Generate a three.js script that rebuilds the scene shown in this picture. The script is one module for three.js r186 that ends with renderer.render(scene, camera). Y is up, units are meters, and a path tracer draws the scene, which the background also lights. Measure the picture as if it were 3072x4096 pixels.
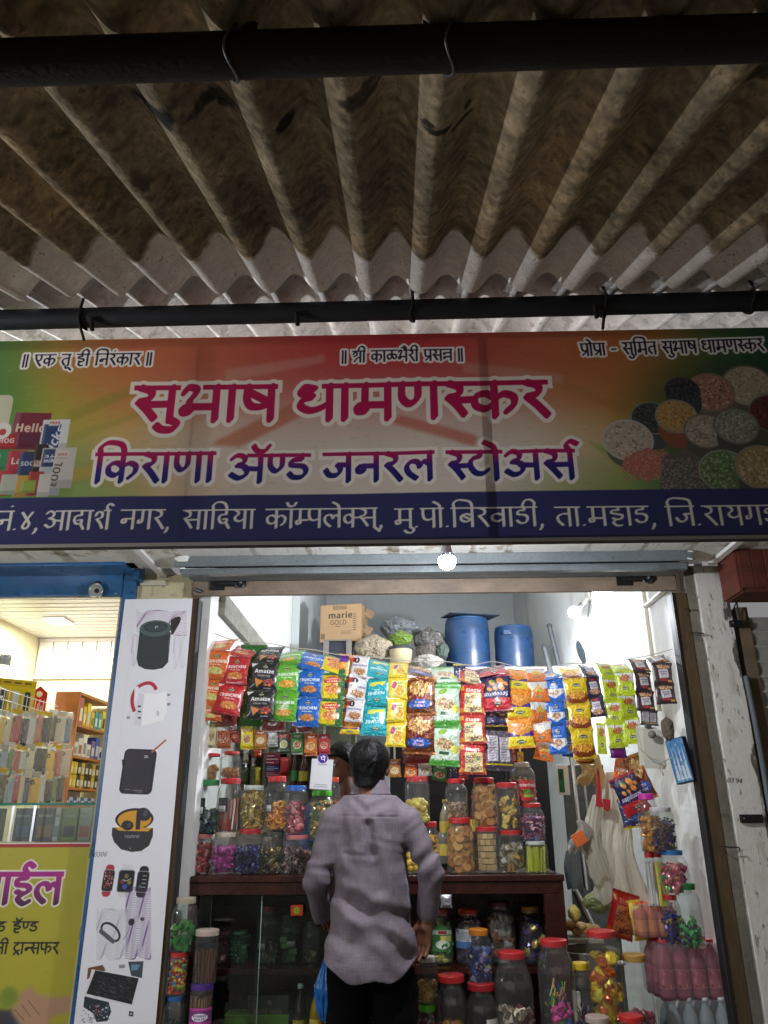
import * as THREE from 'three';
import { mergeGeometries, mergeVertices } from 'three/addons/utils/BufferGeometryUtils.js';
import { RoundedBoxGeometry } from 'three/addons/geometries/RoundedBoxGeometry.js';
import { MarchingCubes } from 'three/addons/objects/MarchingCubes.js';
import { RectAreaLightUniformsLib } from 'three/addons/lights/RectAreaLightUniformsLib.js';

// ---------- camera, sky, street light, exposure ----------
const scene = new THREE.Scene();
const camera = new THREE.PerspectiveCamera(66.93, 0.75, 0.05, 300);
camera.position.set(0, 1.42, 3.9);
camera.rotation.order = 'YXZ';
camera.rotation.set(THREE.MathUtils.degToRad(21.5), 0.0206, -0.006);
camera.updateMatrixWorld(true);
const renderer = new THREE.WebGLRenderer();
renderer.toneMapping = THREE.LinearToneMapping;
renderer.toneMappingExposure = 1.2;
renderer.shadowMap.enabled = true;
RectAreaLightUniformsLib.init();
{ // an even night sky, lit by the town
  const n = 16 * 8, data = new Float32Array(n * 4);
  for (let i = 0; i < n; i++) data.set([0.2, 0.197, 0.2, 1], i * 4);
  const sky = new THREE.DataTexture(data, 16, 8, THREE.RGBAFormat, THREE.FloatType);
  sky.mapping = THREE.EquirectangularReflectionMapping; sky.magFilter = THREE.LinearFilter; sky.needsUpdate = true;
  scene.background = sky; scene.environment = sky;
}
const street = new THREE.DirectionalLight(0xfff3e2, 0.1); // the only sun: night-time glow of the street, very soft
street.position.set(-2.2, 4.4, 12); street.target.position.set(0, 1.8, 0); street.castShadow = true; street.shadow.radius = 60;
Object.assign(street.shadow.camera, { left: -5, right: 5, top: 5, bottom: -5, near: 0.5, far: 30 });
scene.add(street, street.target);

// ---------- helpers ----------
const PXF = 3100, V3 = THREE.Vector3;
const rayTo = (u, v) => new V3((u - 1536) / PXF, -(v - 2048) / PXF, -1).applyQuaternion(camera.quaternion);
const at = (u, v, z) => { const d = rayTo(u, v); return d.multiplyScalar((z - camera.position.z) / d.z).add(camera.position); }; // the point of the place that stands at depth z
let seedN = 7;
const rnd = (a = 1, b) => { seedN = (seedN + 0x6d2b79f5) | 0; let t = Math.imul(seedN ^ (seedN >>> 15), 1 | seedN); t = (t + Math.imul(t ^ (t >>> 7), 61 | t)) ^ t; const r = ((t ^ (t >>> 14)) >>> 0) / 4294967296; return b === undefined ? r * a : a + r * (b - a); };
const pick = (a) => a[Math.floor(rnd() * a.length)];
const hash = (x, y, z = 0) => { let h = Math.imul(x, 374761393) + Math.imul(y, 668265263) + Math.imul(z, 2147483647 ^ 9176); h = Math.imul(h ^ (h >>> 13), 1274126177); return ((h ^ (h >>> 16)) >>> 0) / 4294967296; };
const vnoise = (x, y, z = 0) => {
  const xi = Math.floor(x), yi = Math.floor(y), zi = Math.floor(z), f = (t) => t * t * (3 - 2 * t), a = f(x - xi), b = f(y - yi), c = f(z - zi), L = (p, q, t) => p + (q - p) * t;
  const h = (i, j, k) => hash(xi + i, yi + j, zi + k);
  const lo = L(L(h(0, 0, 0), h(1, 0, 0), a), L(h(0, 1, 0), h(1, 1, 0), a), b);
  return c ? L(lo, L(L(h(0, 0, 1), h(1, 0, 1), a), L(h(0, 1, 1), h(1, 1, 1), a), b), c) : lo;
};
const fbm = (x, y, o = 4, z = 0) => { let s = 0, a = 0.5, n = 0; for (let i = 0; i < o; i++) { s += a * vnoise(x, y, z); n += a; a *= 0.5; x = x * 2.03 + 11.3; y = y * 2.03 + 5.7; z *= 2.03; } return s / n; };
const taken = {};
const numbered = (n) => { taken[n] = (taken[n] ?? -1) + 1; return taken[n] ? n + '_' + String(taken[n]).padStart(3, '0') : n; };
const on = (o) => { o.traverse?.((m) => { if (m.isMesh) { m.castShadow = true; m.receiveShadow = true; } }); return o; };
function thing(name, label, category, pos = [0, 0, 0], group) {
  const o = new THREE.Group(); o.name = numbered(name); scene.add(o);
  if (pos.isVector3) o.position.copy(pos); else o.position.set(...pos);
  o.userData = { label, category }; if (group) o.userData.group = group;
  return o;
}
function part(name, geo, mat, parent, pos) {
  const m = new THREE.Mesh(geo, mat); m.name = name; m.castShadow = m.receiveShadow = true; parent.add(m);
  if (pos) { if (pos.isVector3) m.position.copy(pos); else m.position.set(...pos); }
  return m;
}
function solid(name, label, category, geo, mat, pos, group) { // a thing that is one mesh
  const m = part(numbered(name), geo, mat, scene, pos); m.userData = { label, category }; if (group) m.userData.group = group; return m;
}
function struct(name, geo, mat, pos) { const m = part(numbered(name), geo, mat, scene, pos); m.userData = { kind: 'structure' }; return m; }
const box = (w, h, d, r = 0) => (r ? new RoundedBoxGeometry(w, h, d, 2, r) : new THREE.BoxGeometry(w, h, d));
// a box given by its corners, uv in metres
function slab(x0, x1, y0, y1, z0, z1, r = 0) {
  const g = box(x1 - x0, y1 - y0, z1 - z0, r); g.translate((x0 + x1) / 2, (y0 + y1) / 2, (z0 + z1) / 2); return uvBox(g);
}
function uvBox(g) { // uv in metres from each face's own plane
  g = g.index ? g.toNonIndexed() : g; const p = g.attributes.position, n = g.attributes.normal, uv = new Float32Array(p.count * 2);
  for (let i = 0; i < p.count; i++) {
    const ax = Math.abs(n.getX(i)), ay = Math.abs(n.getY(i)), az = Math.abs(n.getZ(i));
    if (az >= ax && az >= ay) uv.set([p.getX(i), p.getY(i)], i * 2); else if (ax >= ay) uv.set([p.getZ(i), p.getY(i)], i * 2); else uv.set([p.getX(i), p.getZ(i)], i * 2);
  }
  g.setAttribute('uv', new THREE.BufferAttribute(uv, 2)); return g;
}
const tube = (pts, r, seg = 24, rs = 8) => new THREE.TubeGeometry(new THREE.CatmullRomCurve3(pts.map((p) => (p.isVector3 ? p : new V3(...p)))), seg, r, rs);
const rod = (a, b, r, rs = 12) => { a = a.isVector3 ? a : new V3(...a); b = b.isVector3 ? b : new V3(...b); const g = new THREE.CylinderGeometry(r, r, a.distanceTo(b), rs, 1); g.rotateX(Math.PI / 2); const m = new THREE.Matrix4().lookAt(b, a, Math.abs(b.clone().sub(a).normalize().y) > 0.99 ? new V3(1, 0, 0) : new V3(0, 1, 0)); g.applyMatrix4(m); g.translate((a.x + b.x) / 2, (a.y + b.y) / 2, (a.z + b.z) / 2); return g; };
const lathe = (pts, seg = 28) => new THREE.LatheGeometry(pts.map((p) => new THREE.Vector2(p[0], p[1])), seg);
const clean = (g) => { g = g.index ? g.toNonIndexed() : g.clone(); for (const k of Object.keys(g.attributes)) if (!['position', 'normal', 'uv'].includes(k)) g.deleteAttribute(k); if (!g.attributes.uv) g.setAttribute('uv', new THREE.BufferAttribute(new Float32Array(g.attributes.position.count * 2), 2)); return g; };
const merged = (list) => mergeGeometries(list.map(clean));
const tint = (g, c) => { const n = g.attributes.position.count, a = new Float32Array(n * 3); for (let i = 0; i < n; i++) a.set(c, i * 3); g.setAttribute('color', new THREE.BufferAttribute(a, 3)); return g; };

// ---------- textures and materials ----------
function noiseTex(w, h, fn, srgb = true) { // fn(x, y) -> [r, g, b] 0..255
  const d = new Uint8Array(w * h * 4);
  for (let y = 0; y < h; y++) for (let x = 0; x < w; x++) { const c = fn(x, y), i = (y * w + x) * 4; d[i] = c[0]; d[i + 1] = c[1]; d[i + 2] = c[2]; d[i + 3] = 255; }
  const t = new THREE.DataTexture(d, w, h); t.magFilter = THREE.LinearFilter; t.wrapS = t.wrapT = THREE.RepeatWrapping; if (srgb) t.colorSpace = THREE.SRGBColorSpace; t.needsUpdate = true; return t;
}
function canvasTex(w, h, draw) {
  const c = document.createElement('canvas'); c.width = w; c.height = h; const x = c.getContext('2d'); draw(x, w, h);
  const t = new THREE.CanvasTexture(c); t.colorSpace = THREE.SRGBColorSpace; t.wrapS = t.wrapT = THREE.ClampToEdgeWrapping; t.magFilter = THREE.LinearFilter; return t;
}
const grey = (w, h, fn) => noiseTex(w, h, (x, y) => { const v = Math.max(0, Math.min(255, fn(x, y))); return [v, v, v]; }, false);
const mat = (color, roughness = 0.7, o = {}) => new THREE.MeshStandardMaterial({ color, roughness, ...o });
const phys = (color, roughness, o = {}) => new THREE.MeshPhysicalMaterial({ color, roughness, ...o });
const rep = (t, x, y = x) => { const c = t.clone(); c.repeat.set(x, y); c.needsUpdate = true; return c; };
// fine unevenness shared by many materials (bump)
const bumpFine = grey(256, 256, (x, y) => 128 + 110 * (fbm(x / 9, y / 9, 4) - 0.5) * 2);
const bumpSoft = grey(256, 256, (x, y) => 255 * fbm(x / 40, y / 40, 4));
const smudge = grey(256, 256, (x, y) => 90 + 150 * fbm(x / 30, y / 30, 5)); // uneven gloss
const plasterTex = noiseTex(1024, 1024, (x, y) => {
  const a = fbm(x / 90, y / 90, 5), b = fbm(x / 6 + 40, y / 14, 3), c = fbm(x / 34 + 9, y / 220 + 3, 4), s = fbm(x / 55 + 77, y / 55 + 31, 5);
  let v = 226 - 26 * Math.max(0, a - 0.5) * 2 - 14 * (b - 0.5); let r = v, g = v - 1, bl = v - 9;
  if (s > 0.62) { const k = Math.min(1, (s - 0.62) * 9); r -= 46 * k; g -= 52 * k; bl -= 60 * k; }
  if (c > 0.63) { const k = Math.min(1, (c - 0.63) * 8) * (0.4 + 0.6 * b); r -= 60 * k; g -= 66 * k; bl -= 72 * k; }
  return [r, g, bl];
});
const wallTex = noiseTex(512, 512, (x, y) => { const a = fbm(x / 70, y / 70, 5), b = fbm(x / 5, y / 9, 2), k = Math.max(0, a - 0.56) * 90; return [228 - k - 8 * b, 229 - k - 8 * b, 226 - 1.15 * k - 8 * b]; });
const grimeTex = noiseTex(512, 512, (x, y) => { const a = fbm(x / 60, y / 60, 5), b = fbm(x / 4, y / 4, 2), v = 190 + 60 * (a - 0.5) + 26 * (b - 0.5); return [v, v, v]; });
const M = {
  plaster: mat(0xffffff, 0.92, { map: rep(plasterTex, 0.62), bumpMap: rep(bumpFine, 2.3), bumpScale: 0.003 }),
  wall: mat(0xffffff, 0.8, { map: rep(wallTex, 0.5), bumpMap: rep(bumpFine, 1.7), bumpScale: 0.0015 }),
  wallGrey: mat(0xe2e6ea, 0.85, { map: rep(wallTex, 0.4) }),
  concrete: mat(0x9c9686, 0.95, { map: rep(grimeTex, 0.9), bumpMap: rep(bumpFine, 2), bumpScale: 0.004 }),
  ground: mat(0x8f887c, 0.95, { map: rep(grimeTex, 0.7), bumpMap: rep(bumpFine, 2), bumpScale: 0.004 }),
  hood: mat(0x8e989c, 0.55, { map: rep(grimeTex, 0.8), roughnessMap: rep(smudge, 1.3) }),
  rail: mat(0xb09a84, 0.6, { map: rep(grimeTex, 1.6, 3.1), bumpMap: rep(bumpFine, 2), bumpScale: 0.002 }),
  channel: mat(0x6b5637, 0.7, { map: rep(grimeTex, 4.1, 1.1), bumpMap: rep(bumpFine, 5, 1), bumpScale: 0.002 }),
  black: mat(0x17171a, 0.6),
  steelDark: mat(0x1d1c1b, 0.55, { metalness: 0.3, bumpMap: rep(bumpFine, 6), bumpScale: 0.001 }),
  rust: mat(0x2c231b, 0.8, { map: rep(grimeTex, 6) }),
  blue: mat(0x2f78b4, 0.5, { map: rep(grimeTex, 1.2), roughnessMap: rep(smudge, 2) }),
  steel: mat(0xb4b6b8, 0.3, { metalness: 0.9 }),
  chrome: mat(0xd5d7d8, 0.18, { metalness: 1 }),
  zinc: mat(0x8d9296, 0.45, { metalness: 0.7, map: rep(grimeTex, 3) }),
  white: mat(0xe6e6e2, 0.5),
  pvc: mat(0xeff1f1, 0.25),
  cream: mat(0xf0e8c4, 0.8, { map: rep(wallTex, 0.5) }),
  orange: mat(0xf59a4a, 0.45, { map: rep(grimeTex, 2) }),
  maroon: mat(0x4f231c, 0.42, { map: rep(grimeTex, 2.3), roughnessMap: rep(smudge, 2), bumpMap: rep(bumpFine, 4, 1), bumpScale: 0.0008 }),
  darkwood: mat(0x4a3226, 0.6, { map: rep(grimeTex, 2) }),
  glass: phys(0xeef6f2, 0.03, { transmission: 1, thickness: 0, ior: 1.5 }),
  jar: phys(0xf1f4f2, 0.08, { transmission: 0.972, thickness: 0, ior: 1.5, bumpMap: rep(bumpSoft, 2, 1), bumpScale: 0.0015 }),
  film: phys(0xf4f4f2, 0.16, { transmission: 0.9, thickness: 0, ior: 1.5 }),
  bag: phys(0xe9e6da, 0.5, { transmission: 0.55, thickness: 0 }),
};
// ---------- Devanagari lettering: every letter as pen strokes; headline at y = 0, foot at y = 1 ----------
const B = (x, y = 1) => [[x, 0], [x, y]];
const G = { // name: [width, stem x, strokes, headline start]
  ka: [0.98, 0.5, [B(0.5), [[0.5, 0.46], [0.33, 0.32], [0.13, 0.42], [0.13, 0.68], [0.32, 0.78], [0.5, 0.6]], [[0.5, 0.5], [0.68, 0.34], [0.87, 0.44], [0.86, 0.68], [0.72, 0.86]]]],
  ta: [0.74, 0.6, [B(0.6), [[0.6, 0.36], [0.34, 0.36], [0.14, 0.5], [0.15, 0.74], [0.32, 0.96]]]],
  ha: [0.7, 0.45, [[[0.45, 0], [0.45, 0.18]], [[0.45, 0.18], [0.22, 0.2], [0.16, 0.33], [0.38, 0.4], [0.58, 0.46], [0.54, 0.64], [0.34, 0.68], [0.2, 0.62]], [[0.36, 0.67], [0.2, 0.84], [0.34, 1.02], [0.52, 1.0]]]],
  na: [0.76, 0.62, [B(0.62), [[0.62, 0.46], [0.26, 0.46]], [[0.28, 0.46], [0.13, 0.5], [0.13, 0.66], [0.27, 0.66], [0.28, 0.46]]]],
  ra: [0.58, 0.4, [[[0.16, 0], [0.38, 0.12], [0.36, 0.34], [0.15, 0.43]], [[0.15, 0.43], [0.33, 0.68], [0.52, 1.0]]]],
  shr: [0.84, 0.7, [B(0.7), [[0.12, 0.3], [0.2, 0.12], [0.4, 0.14], [0.4, 0.36], [0.18, 0.48]], [[0.7, 0.52], [0.42, 0.66], [0.2, 0.94]]]],
  La: [0.96, 0.48, [[[0.48, 0], [0.48, 0.3]], [[0.48, 0.3], [0.46, 0.62], [0.28, 0.8], [0.12, 0.66], [0.16, 0.4], [0.36, 0.36], [0.52, 0.58], [0.68, 0.78], [0.85, 0.64], [0.8, 0.4], [0.6, 0.37], [0.48, 0.55]]]],
  bha: [0.86, 0.72, [B(0.72), [[0.1, 0.16], [0.17, 0.0], [0.33, 0.06], [0.3, 0.24], [0.22, 0.4], [0.2, 0.62]], [[0.72, 0.6], [0.2, 0.6]], [[0.21, 0.6], [0.09, 0.64], [0.12, 0.78], [0.24, 0.74], [0.22, 0.6]]], 0.5],
  pa: [0.7, 0.58, [B(0.58), [[0.14, 0], [0.13, 0.36], [0.22, 0.58], [0.42, 0.6], [0.58, 0.48]]]],
  pra: [0.7, 0.58, [B(0.58), [[0.14, 0], [0.13, 0.36], [0.22, 0.58], [0.42, 0.6], [0.58, 0.48]], [[0.56, 0.64], [0.36, 0.76], [0.18, 0.95]]]],
  sa: [0.88, 0.74, [B(0.74), [[0.14, 0], [0.34, 0.12], [0.32, 0.34], [0.12, 0.43]], [[0.12, 0.43], [0.28, 0.66], [0.44, 0.94]], [[0.26, 0.52], [0.74, 0.5]]]],
  nna: [0.84, 0.7, [B(0.7), [[0.7, 0.3], [0.26, 0.3]], [[0.27, 0.3], [0.13, 0.33], [0.15, 0.46], [0.27, 0.3]], [[0.7, 0.66], [0.26, 0.66]], [[0.27, 0.66], [0.13, 0.69], [0.15, 0.83], [0.27, 0.66]]]],
  ma: [0.82, 0.68, [B(0.68), [[0.24, 0], [0.23, 0.62]], [[0.68, 0.6], [0.22, 0.6]], [[0.23, 0.6], [0.09, 0.64], [0.11, 0.8], [0.25, 0.77], [0.23, 0.6]]]],
  sha: [0.72, 0.6, [B(0.6), [[0.14, 0], [0.13, 0.36], [0.22, 0.6], [0.42, 0.62], [0.6, 0.5]], [[0.16, 0.16], [0.58, 0.5]]]],
  dha: [0.8, 0.66, [B(0.66), [[0.36, 0.08], [0.16, 0.02], [0.1, 0.2], [0.32, 0.32], [0.14, 0.4], [0.1, 0.6], [0.28, 0.74], [0.5, 0.66], [0.66, 0.5]]], 0.5],
  Na: [0.92, 0.76, [B(0.76), [[0.14, 0], [0.14, 0.4], [0.28, 0.6], [0.44, 0.42], [0.45, 0]]]],
  Nh: [0.52, 0.4, [[[0.12, 0], [0.12, 0.4], [0.26, 0.6], [0.42, 0.42], [0.43, 0]]]],
  sh: [0.52, 0.3, [[[0.14, 0], [0.34, 0.12], [0.32, 0.34], [0.12, 0.43]], [[0.12, 0.43], [0.28, 0.66], [0.42, 0.94]], [[0.26, 0.52], [0.56, 0.5]]]],
  kh: [0.66, 0.46, [B(0.46), [[0.46, 0.46], [0.3, 0.32], [0.12, 0.42], [0.12, 0.68], [0.3, 0.78], [0.46, 0.6]], [[0.46, 0.5], [0.7, 0.5]]]],
  mh: [0.5, 0.24, [[[0.24, 0], [0.23, 0.62]], [[0.56, 0.6], [0.22, 0.6]], [[0.23, 0.6], [0.09, 0.64], [0.11, 0.8], [0.25, 0.77], [0.23, 0.6]]]],
  nh: [0.42, 0.3, [[[0.48, 0.46], [0.26, 0.46]], [[0.28, 0.46], [0.13, 0.5], [0.13, 0.66], [0.27, 0.66], [0.28, 0.46]]]],
  a: [1.0, 0.86, [B(0.86), [[0.12, 0.12], [0.26, 0.0], [0.44, 0.08], [0.42, 0.28], [0.26, 0.38]], [[0.26, 0.38], [0.48, 0.46], [0.5, 0.72], [0.3, 0.86], [0.1, 0.72]], [[0.46, 0.5], [0.86, 0.52]]], 0.5],
  e: [0.7, 0.5, [[[0.15, 0], [0.15, 0.3], [0.26, 0.52], [0.46, 0.5], [0.54, 0.3], [0.54, 0]], [[0.46, 0.5], [0.3, 0.62], [0.56, 1.0]]]],
  ii: [0.66, 0.42, [[[0.42, 0], [0.42, 0.14]], [[0.42, 0.14], [0.16, 0.18], [0.16, 0.36], [0.44, 0.4], [0.54, 0.54], [0.36, 0.68], [0.16, 0.6]], [[0.38, 0.68], [0.22, 0.84], [0.4, 1.02], [0.56, 0.94]], [[0.42, 0], [0.32, -0.2], [0.42, -0.38], [0.58, -0.26]]]],
  da: [0.66, 0.42, [[[0.42, 0], [0.42, 0.16]], [[0.42, 0.16], [0.18, 0.2], [0.16, 0.38], [0.44, 0.42], [0.54, 0.6], [0.44, 0.82], [0.22, 0.84], [0.1, 0.7]]]],
  dd: [0.64, 0.42, [[[0.42, 0], [0.42, 0.24]], [[0.42, 0.24], [0.18, 0.28], [0.11, 0.5], [0.22, 0.7], [0.42, 0.66], [0.44, 0.5], [0.3, 0.5]], [[0.4, 0.66], [0.56, 0.98]]]],
  ja: [0.86, 0.72, [B(0.72), [[0.72, 0.4], [0.42, 0.4]], [[0.42, 0.4], [0.5, 0.58], [0.4, 0.78], [0.2, 0.78], [0.1, 0.6]]]],
  la: [0.88, 0.74, [B(0.74), [[0.74, 0.44], [0.58, 0.34], [0.46, 0.52]], [[0.48, 0.52], [0.38, 0.34], [0.2, 0.36], [0.11, 0.56], [0.18, 0.78], [0.36, 0.96]]]],
  Ta: [0.6, 0.36, [[[0.36, 0], [0.36, 0.16]], [[0.36, 0.16], [0.16, 0.26], [0.1, 0.5], [0.22, 0.76], [0.4, 0.8], [0.54, 0.68]]]],
  Tra: [0.6, 0.36, [[[0.36, 0], [0.36, 0.16]], [[0.36, 0.16], [0.16, 0.26], [0.1, 0.5], [0.22, 0.72], [0.4, 0.76], [0.54, 0.66]], [[0.12, 1.1], [0.32, 0.86], [0.54, 1.1]]]],
  ga: [0.74, 0.6, [B(0.6), [[0.28, 0], [0.28, 0.5], [0.24, 0.66], [0.11, 0.68], [0.12, 0.54]]]],
  ya: [0.74, 0.6, [B(0.6), [[0.14, 0], [0.3, 0.12], [0.3, 0.28], [0.18, 0.38], [0.2, 0.56], [0.4, 0.62], [0.6, 0.46]]]],
  va: [0.72, 0.58, [B(0.58), [[0.58, 0.42], [0.36, 0.32], [0.14, 0.42], [0.13, 0.64], [0.34, 0.74], [0.58, 0.58]]]],
  ba: [0.72, 0.58, [B(0.58), [[0.58, 0.42], [0.36, 0.32], [0.14, 0.42], [0.13, 0.64], [0.34, 0.74], [0.58, 0.58]], [[0.2, 0.42], [0.5, 0.62]]]],
  Sha: [0.82, 0.68, [B(0.68), [[0.12, 0.28], [0.2, 0.08], [0.4, 0.12], [0.4, 0.36], [0.18, 0.46]], [[0.18, 0.46], [0.34, 0.66], [0.46, 0.94]]], 0.5],
  pha: [0.98, 0.5, [B(0.5), [[0.12, 0], [0.11, 0.36], [0.2, 0.6], [0.36, 0.6], [0.5, 0.48]], [[0.5, 0.5], [0.68, 0.34], [0.87, 0.44], [0.86, 0.68], [0.72, 0.86]]]],
  4: [0.64, 0.3, [[[0.1, 0.08], [0.3, 0.4], [0.46, 0.7], [0.34, 0.94], [0.18, 0.84], [0.28, 0.56], [0.54, 0.08]]], 9],
  '.': [0.26, 0.1, [[[0.1, 0.97], [0.11, 0.97]]], 9], ',': [0.32, 0.1, [[[0.14, 0.94], [0.14, 1.05], [0.06, 1.2]]], 9], '|': [0.24, 0.1, [[[0.12, -0.05], [0.12, 1.08]]], 9], '-': [0.5, 0.2, [[[0.08, 0.52], [0.4, 0.52]]], 9],
};
const SPACE = 0.42;
// marks set on the letter before them; s = its stem
const MARK = {
  u: (s) => [[[s, 0.98], [s + 0.14, 1.1], [s + 0.06, 1.27], [s - 0.14, 1.27], [s - 0.24, 1.16]]],
  uu: (s) => [[[s, 0.98], [s - 0.2, 1.08], [s - 0.12, 1.24], [s + 0.04, 1.2], [s + 0.24, 1.4]]],
  em: (s) => [[[s, 0], [s - 0.06, -0.2], [s - 0.28, -0.36]]],
  ai: (s) => [[[s, 0], [s - 0.02, -0.22], [s - 0.2, -0.4]], [[s, 0], [s - 0.12, -0.14], [s - 0.36, -0.26]]],
  dot: (s) => [[[s, -0.27], [s + 0.01, -0.27]]], candra: (s) => [[[s - 0.2, -0.36], [s - 0.1, -0.18], [s + 0.1, -0.18], [s + 0.2, -0.36]]],
  reph: (s) => [[[s, 0], [s - 0.08, -0.2], [s + 0.04, -0.36], [s + 0.2, -0.26]]], hal: (s) => [[[s - 0.02, 1.0], [s + 0.22, 1.24]]],
};
function layout(text) { // -> { w, strokes, heads }
  let x = 0; const strokes = [], heads = []; let head = null, stem = 0, pend = null;
  const move = (st, dx) => st.map((q) => q.map(([a, b]) => [a + dx, b]));
  for (const t of text.split(' ')) {
    if (t === '/') { if (head) heads.push([head[0], x]); head = null; x += SPACE; continue; }
    if (MARK[t]) { strokes.push(...MARK[t](stem)); continue; }
    if (t === 'A' || t === 'I' || t === 'II') {
      if (!head) head = [x];
      strokes.push([[x + 0.16, 0], [x + 0.16, 1]]); stem = x + 0.16;
      if (t === 'II') strokes.push([[x + 0.16, 0], [x + 0.2, -0.24], [x + 0.02, -0.42], [x - 0.2, -0.34], [x - 0.3, -0.1], [x - 0.3, 0]]);
      if (t === 'I') pend = x + 0.16;
      x += 0.32; continue;
    }
    const g = G[t]; if (!g) throw new Error('no letter ' + t);
    strokes.push(...move(g[2], x)); stem = x + g[1];
    if (g[3] === 9) { if (head) heads.push([head[0], x]); head = null; } else { if (!head) head = [x + (g[3] ?? 0)]; else if (g[3]) { heads.push([head[0], x + 0.02]); head = [x + g[3] - 0.05]; } }
    if (pend !== null) { strokes.push([[pend, 0], [pend - 0.02, -0.26], [pend + 0.2, -0.44], [stem - 0.1, -0.36], [stem, -0.12], [stem, 0]]); pend = null; }
    x += g[0];
  }
  if (head) heads.push([head[0], x]);
  return { w: x, strokes, heads };
}
function devanagari(c, text, x0, x1, yH, yB, o = {}) { // o: pen (share of the height), nib angle, thin, color, rim colour and width, slope (dy per dx)
  const L = layout(text), sx = (x1 - x0) / L.w, sy = yB - yH, pen = (o.pen ?? 0.14) * sy, thin = Math.max(1, pen * (o.thin ?? 0.5)), na = o.nib ?? -0.5, slope = o.slope ?? 0;
  const P = ([a, b], d = 0) => { const x = x0 + a * sx; return [x + d * Math.cos(na), yH + b * sy + (x - x0) * slope + d * Math.sin(na)]; };
  const path = (q, d) => {
    const pts = q.map((p) => P(p, d)); c.beginPath(); c.moveTo(...pts[0]);
    if (pts.length === 2) c.lineTo(...pts[1]);
    else for (let i = 0; i < pts.length - 1; i++) {
      const a = pts[Math.max(0, i - 1)], b = pts[i], e = pts[i + 1], f = pts[Math.min(pts.length - 1, i + 2)], k = 1 / 6;
      c.bezierCurveTo(b[0] + (e[0] - a[0]) * k, b[1] + (e[1] - a[1]) * k, e[0] - (f[0] - b[0]) * k, e[1] - (f[1] - b[1]) * k, e[0], e[1]);
    }
    c.stroke();
  };
  const pass = (extra, style) => {
    c.strokeStyle = style; c.lineCap = 'round'; c.lineJoin = 'round'; c.lineWidth = thin + extra;
    const half = Math.max(0, (pen - thin) / 2), n = half > 0 ? Math.ceil(half * 2 / Math.max(0.8, thin * 0.4)) : 0;
    for (const q of L.strokes) for (let i = 0; i <= n; i++) path(q, n ? -half + (2 * half * i) / n : 0);
    c.lineWidth = pen * (o.headPen ?? 0.8) + extra; c.lineCap = 'butt';
    for (const h of L.heads) { const e = extra / 2 / sx; path([[h[0] - e, 0], [h[1] + e, 0]], 0); }
  };
  if (o.rim) pass(o.rimW ?? pen, o.rim);
  pass(0, o.color ?? '#111');
}
// ---------- ground, building shell ----------
const atX = (u, v, x) => { const d = rayTo(u, v); return d.multiplyScalar((x - camera.position.x) / d.x).add(camera.position); };
const atY = (u, v, y) => { const d = rayTo(u, v); return d.multiplyScalar((y - camera.position.y) / d.y).add(camera.position); };
const XL = -1.04, XR = 1.39, LINTEL = 2.49, COUNTER = 1.168;
struct('ground', uvBox(new THREE.PlaneGeometry(240, 240).rotateX(-Math.PI / 2)), M.ground);
struct('pavement', slab(-6, 6, -0.02, 0.12, -0.2, 1.25, 0.01), M.concrete);
struct('shop_floor', slab(-1.0, 1.42, 0.126, 0.2, -5.55, -0.206), M.concrete);
struct('shop_wall_left', slab(-1.16, -1.0, 0.124, 4.1, -5.6, -0.06), M.wall);
struct('shop_wall_right', slab(1.42, 1.58, 0.124, 4.1, -5.6, -0.06), M.wall);
struct('shop_wall_back', slab(-1.16, 1.58, 0.124, 4.1, -5.76, -5.603), M.wallGrey);
struct('shop_ceiling', slab(-1.16, 1.58, 4.103, 4.2, -5.76, -0.06), M.wall);
struct('facade_wall', slab(-6, 6, 2.722, 4.3, -0.055, 0.1), M.plaster);
struct('facade_wall_far_left', slab(-6, -3.1, 0.124, 2.719, -0.055, 0.1), M.plaster);
struct('facade_wall_far_right', slab(2.75, 6, 0.124, 2.719, -0.055, 0.1), M.plaster);
struct('canopy_slab', slab(-6, 6, 2.62, 2.719, 0.103, 0.75, 0.004), M.plaster);
struct('lintel_wall', slab(-1.16, 1.58, LINTEL + 0.145, 2.719, -0.2, 0.0), M.plaster);
// roof line: a sheet point stands at height 3.653 - 0.388 z
const SL = Math.atan(0.388), sCos = Math.cos(SL), sSin = Math.sin(SL), roofY = (z) => 3.653 - 0.388 * z, PITCH = 0.146;
const roofPatches = [[615, 440, 0.055, 0.04, 0.9], [850, 460, 0.07, 0.022, 0.75], [905, 490, 0.03, 0.018, 0.75], [1135, 500, 0.03, 0.02, 0.95], [1750, 470, 0.045, 0.011, 0.9], [1710, 445, 0.02, 0.012, 0.9], [1840, 500, 0.035, 0.01, 0.85], [1870, 460, 0.012, 0.02, 0.7], [1440, 350, 0.06, 0.03, 0.6], [3040, 350, 0.05, 0.03, 0.6], [560, 700, 0.03, 0.05, 0.35]].map(([u, v, a, b, k]) => {
  const d = rayTo(u, v), t = (3.653 - 0.388 * camera.position.z - camera.position.y) / (d.y + 0.388 * d.z), p = camera.position.clone().addScaledVector(d, t); return [p.x, p.z / sCos, a * 0.55, b * 0.9, k];
});
const T1 = 2.05 / sCos;
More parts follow.
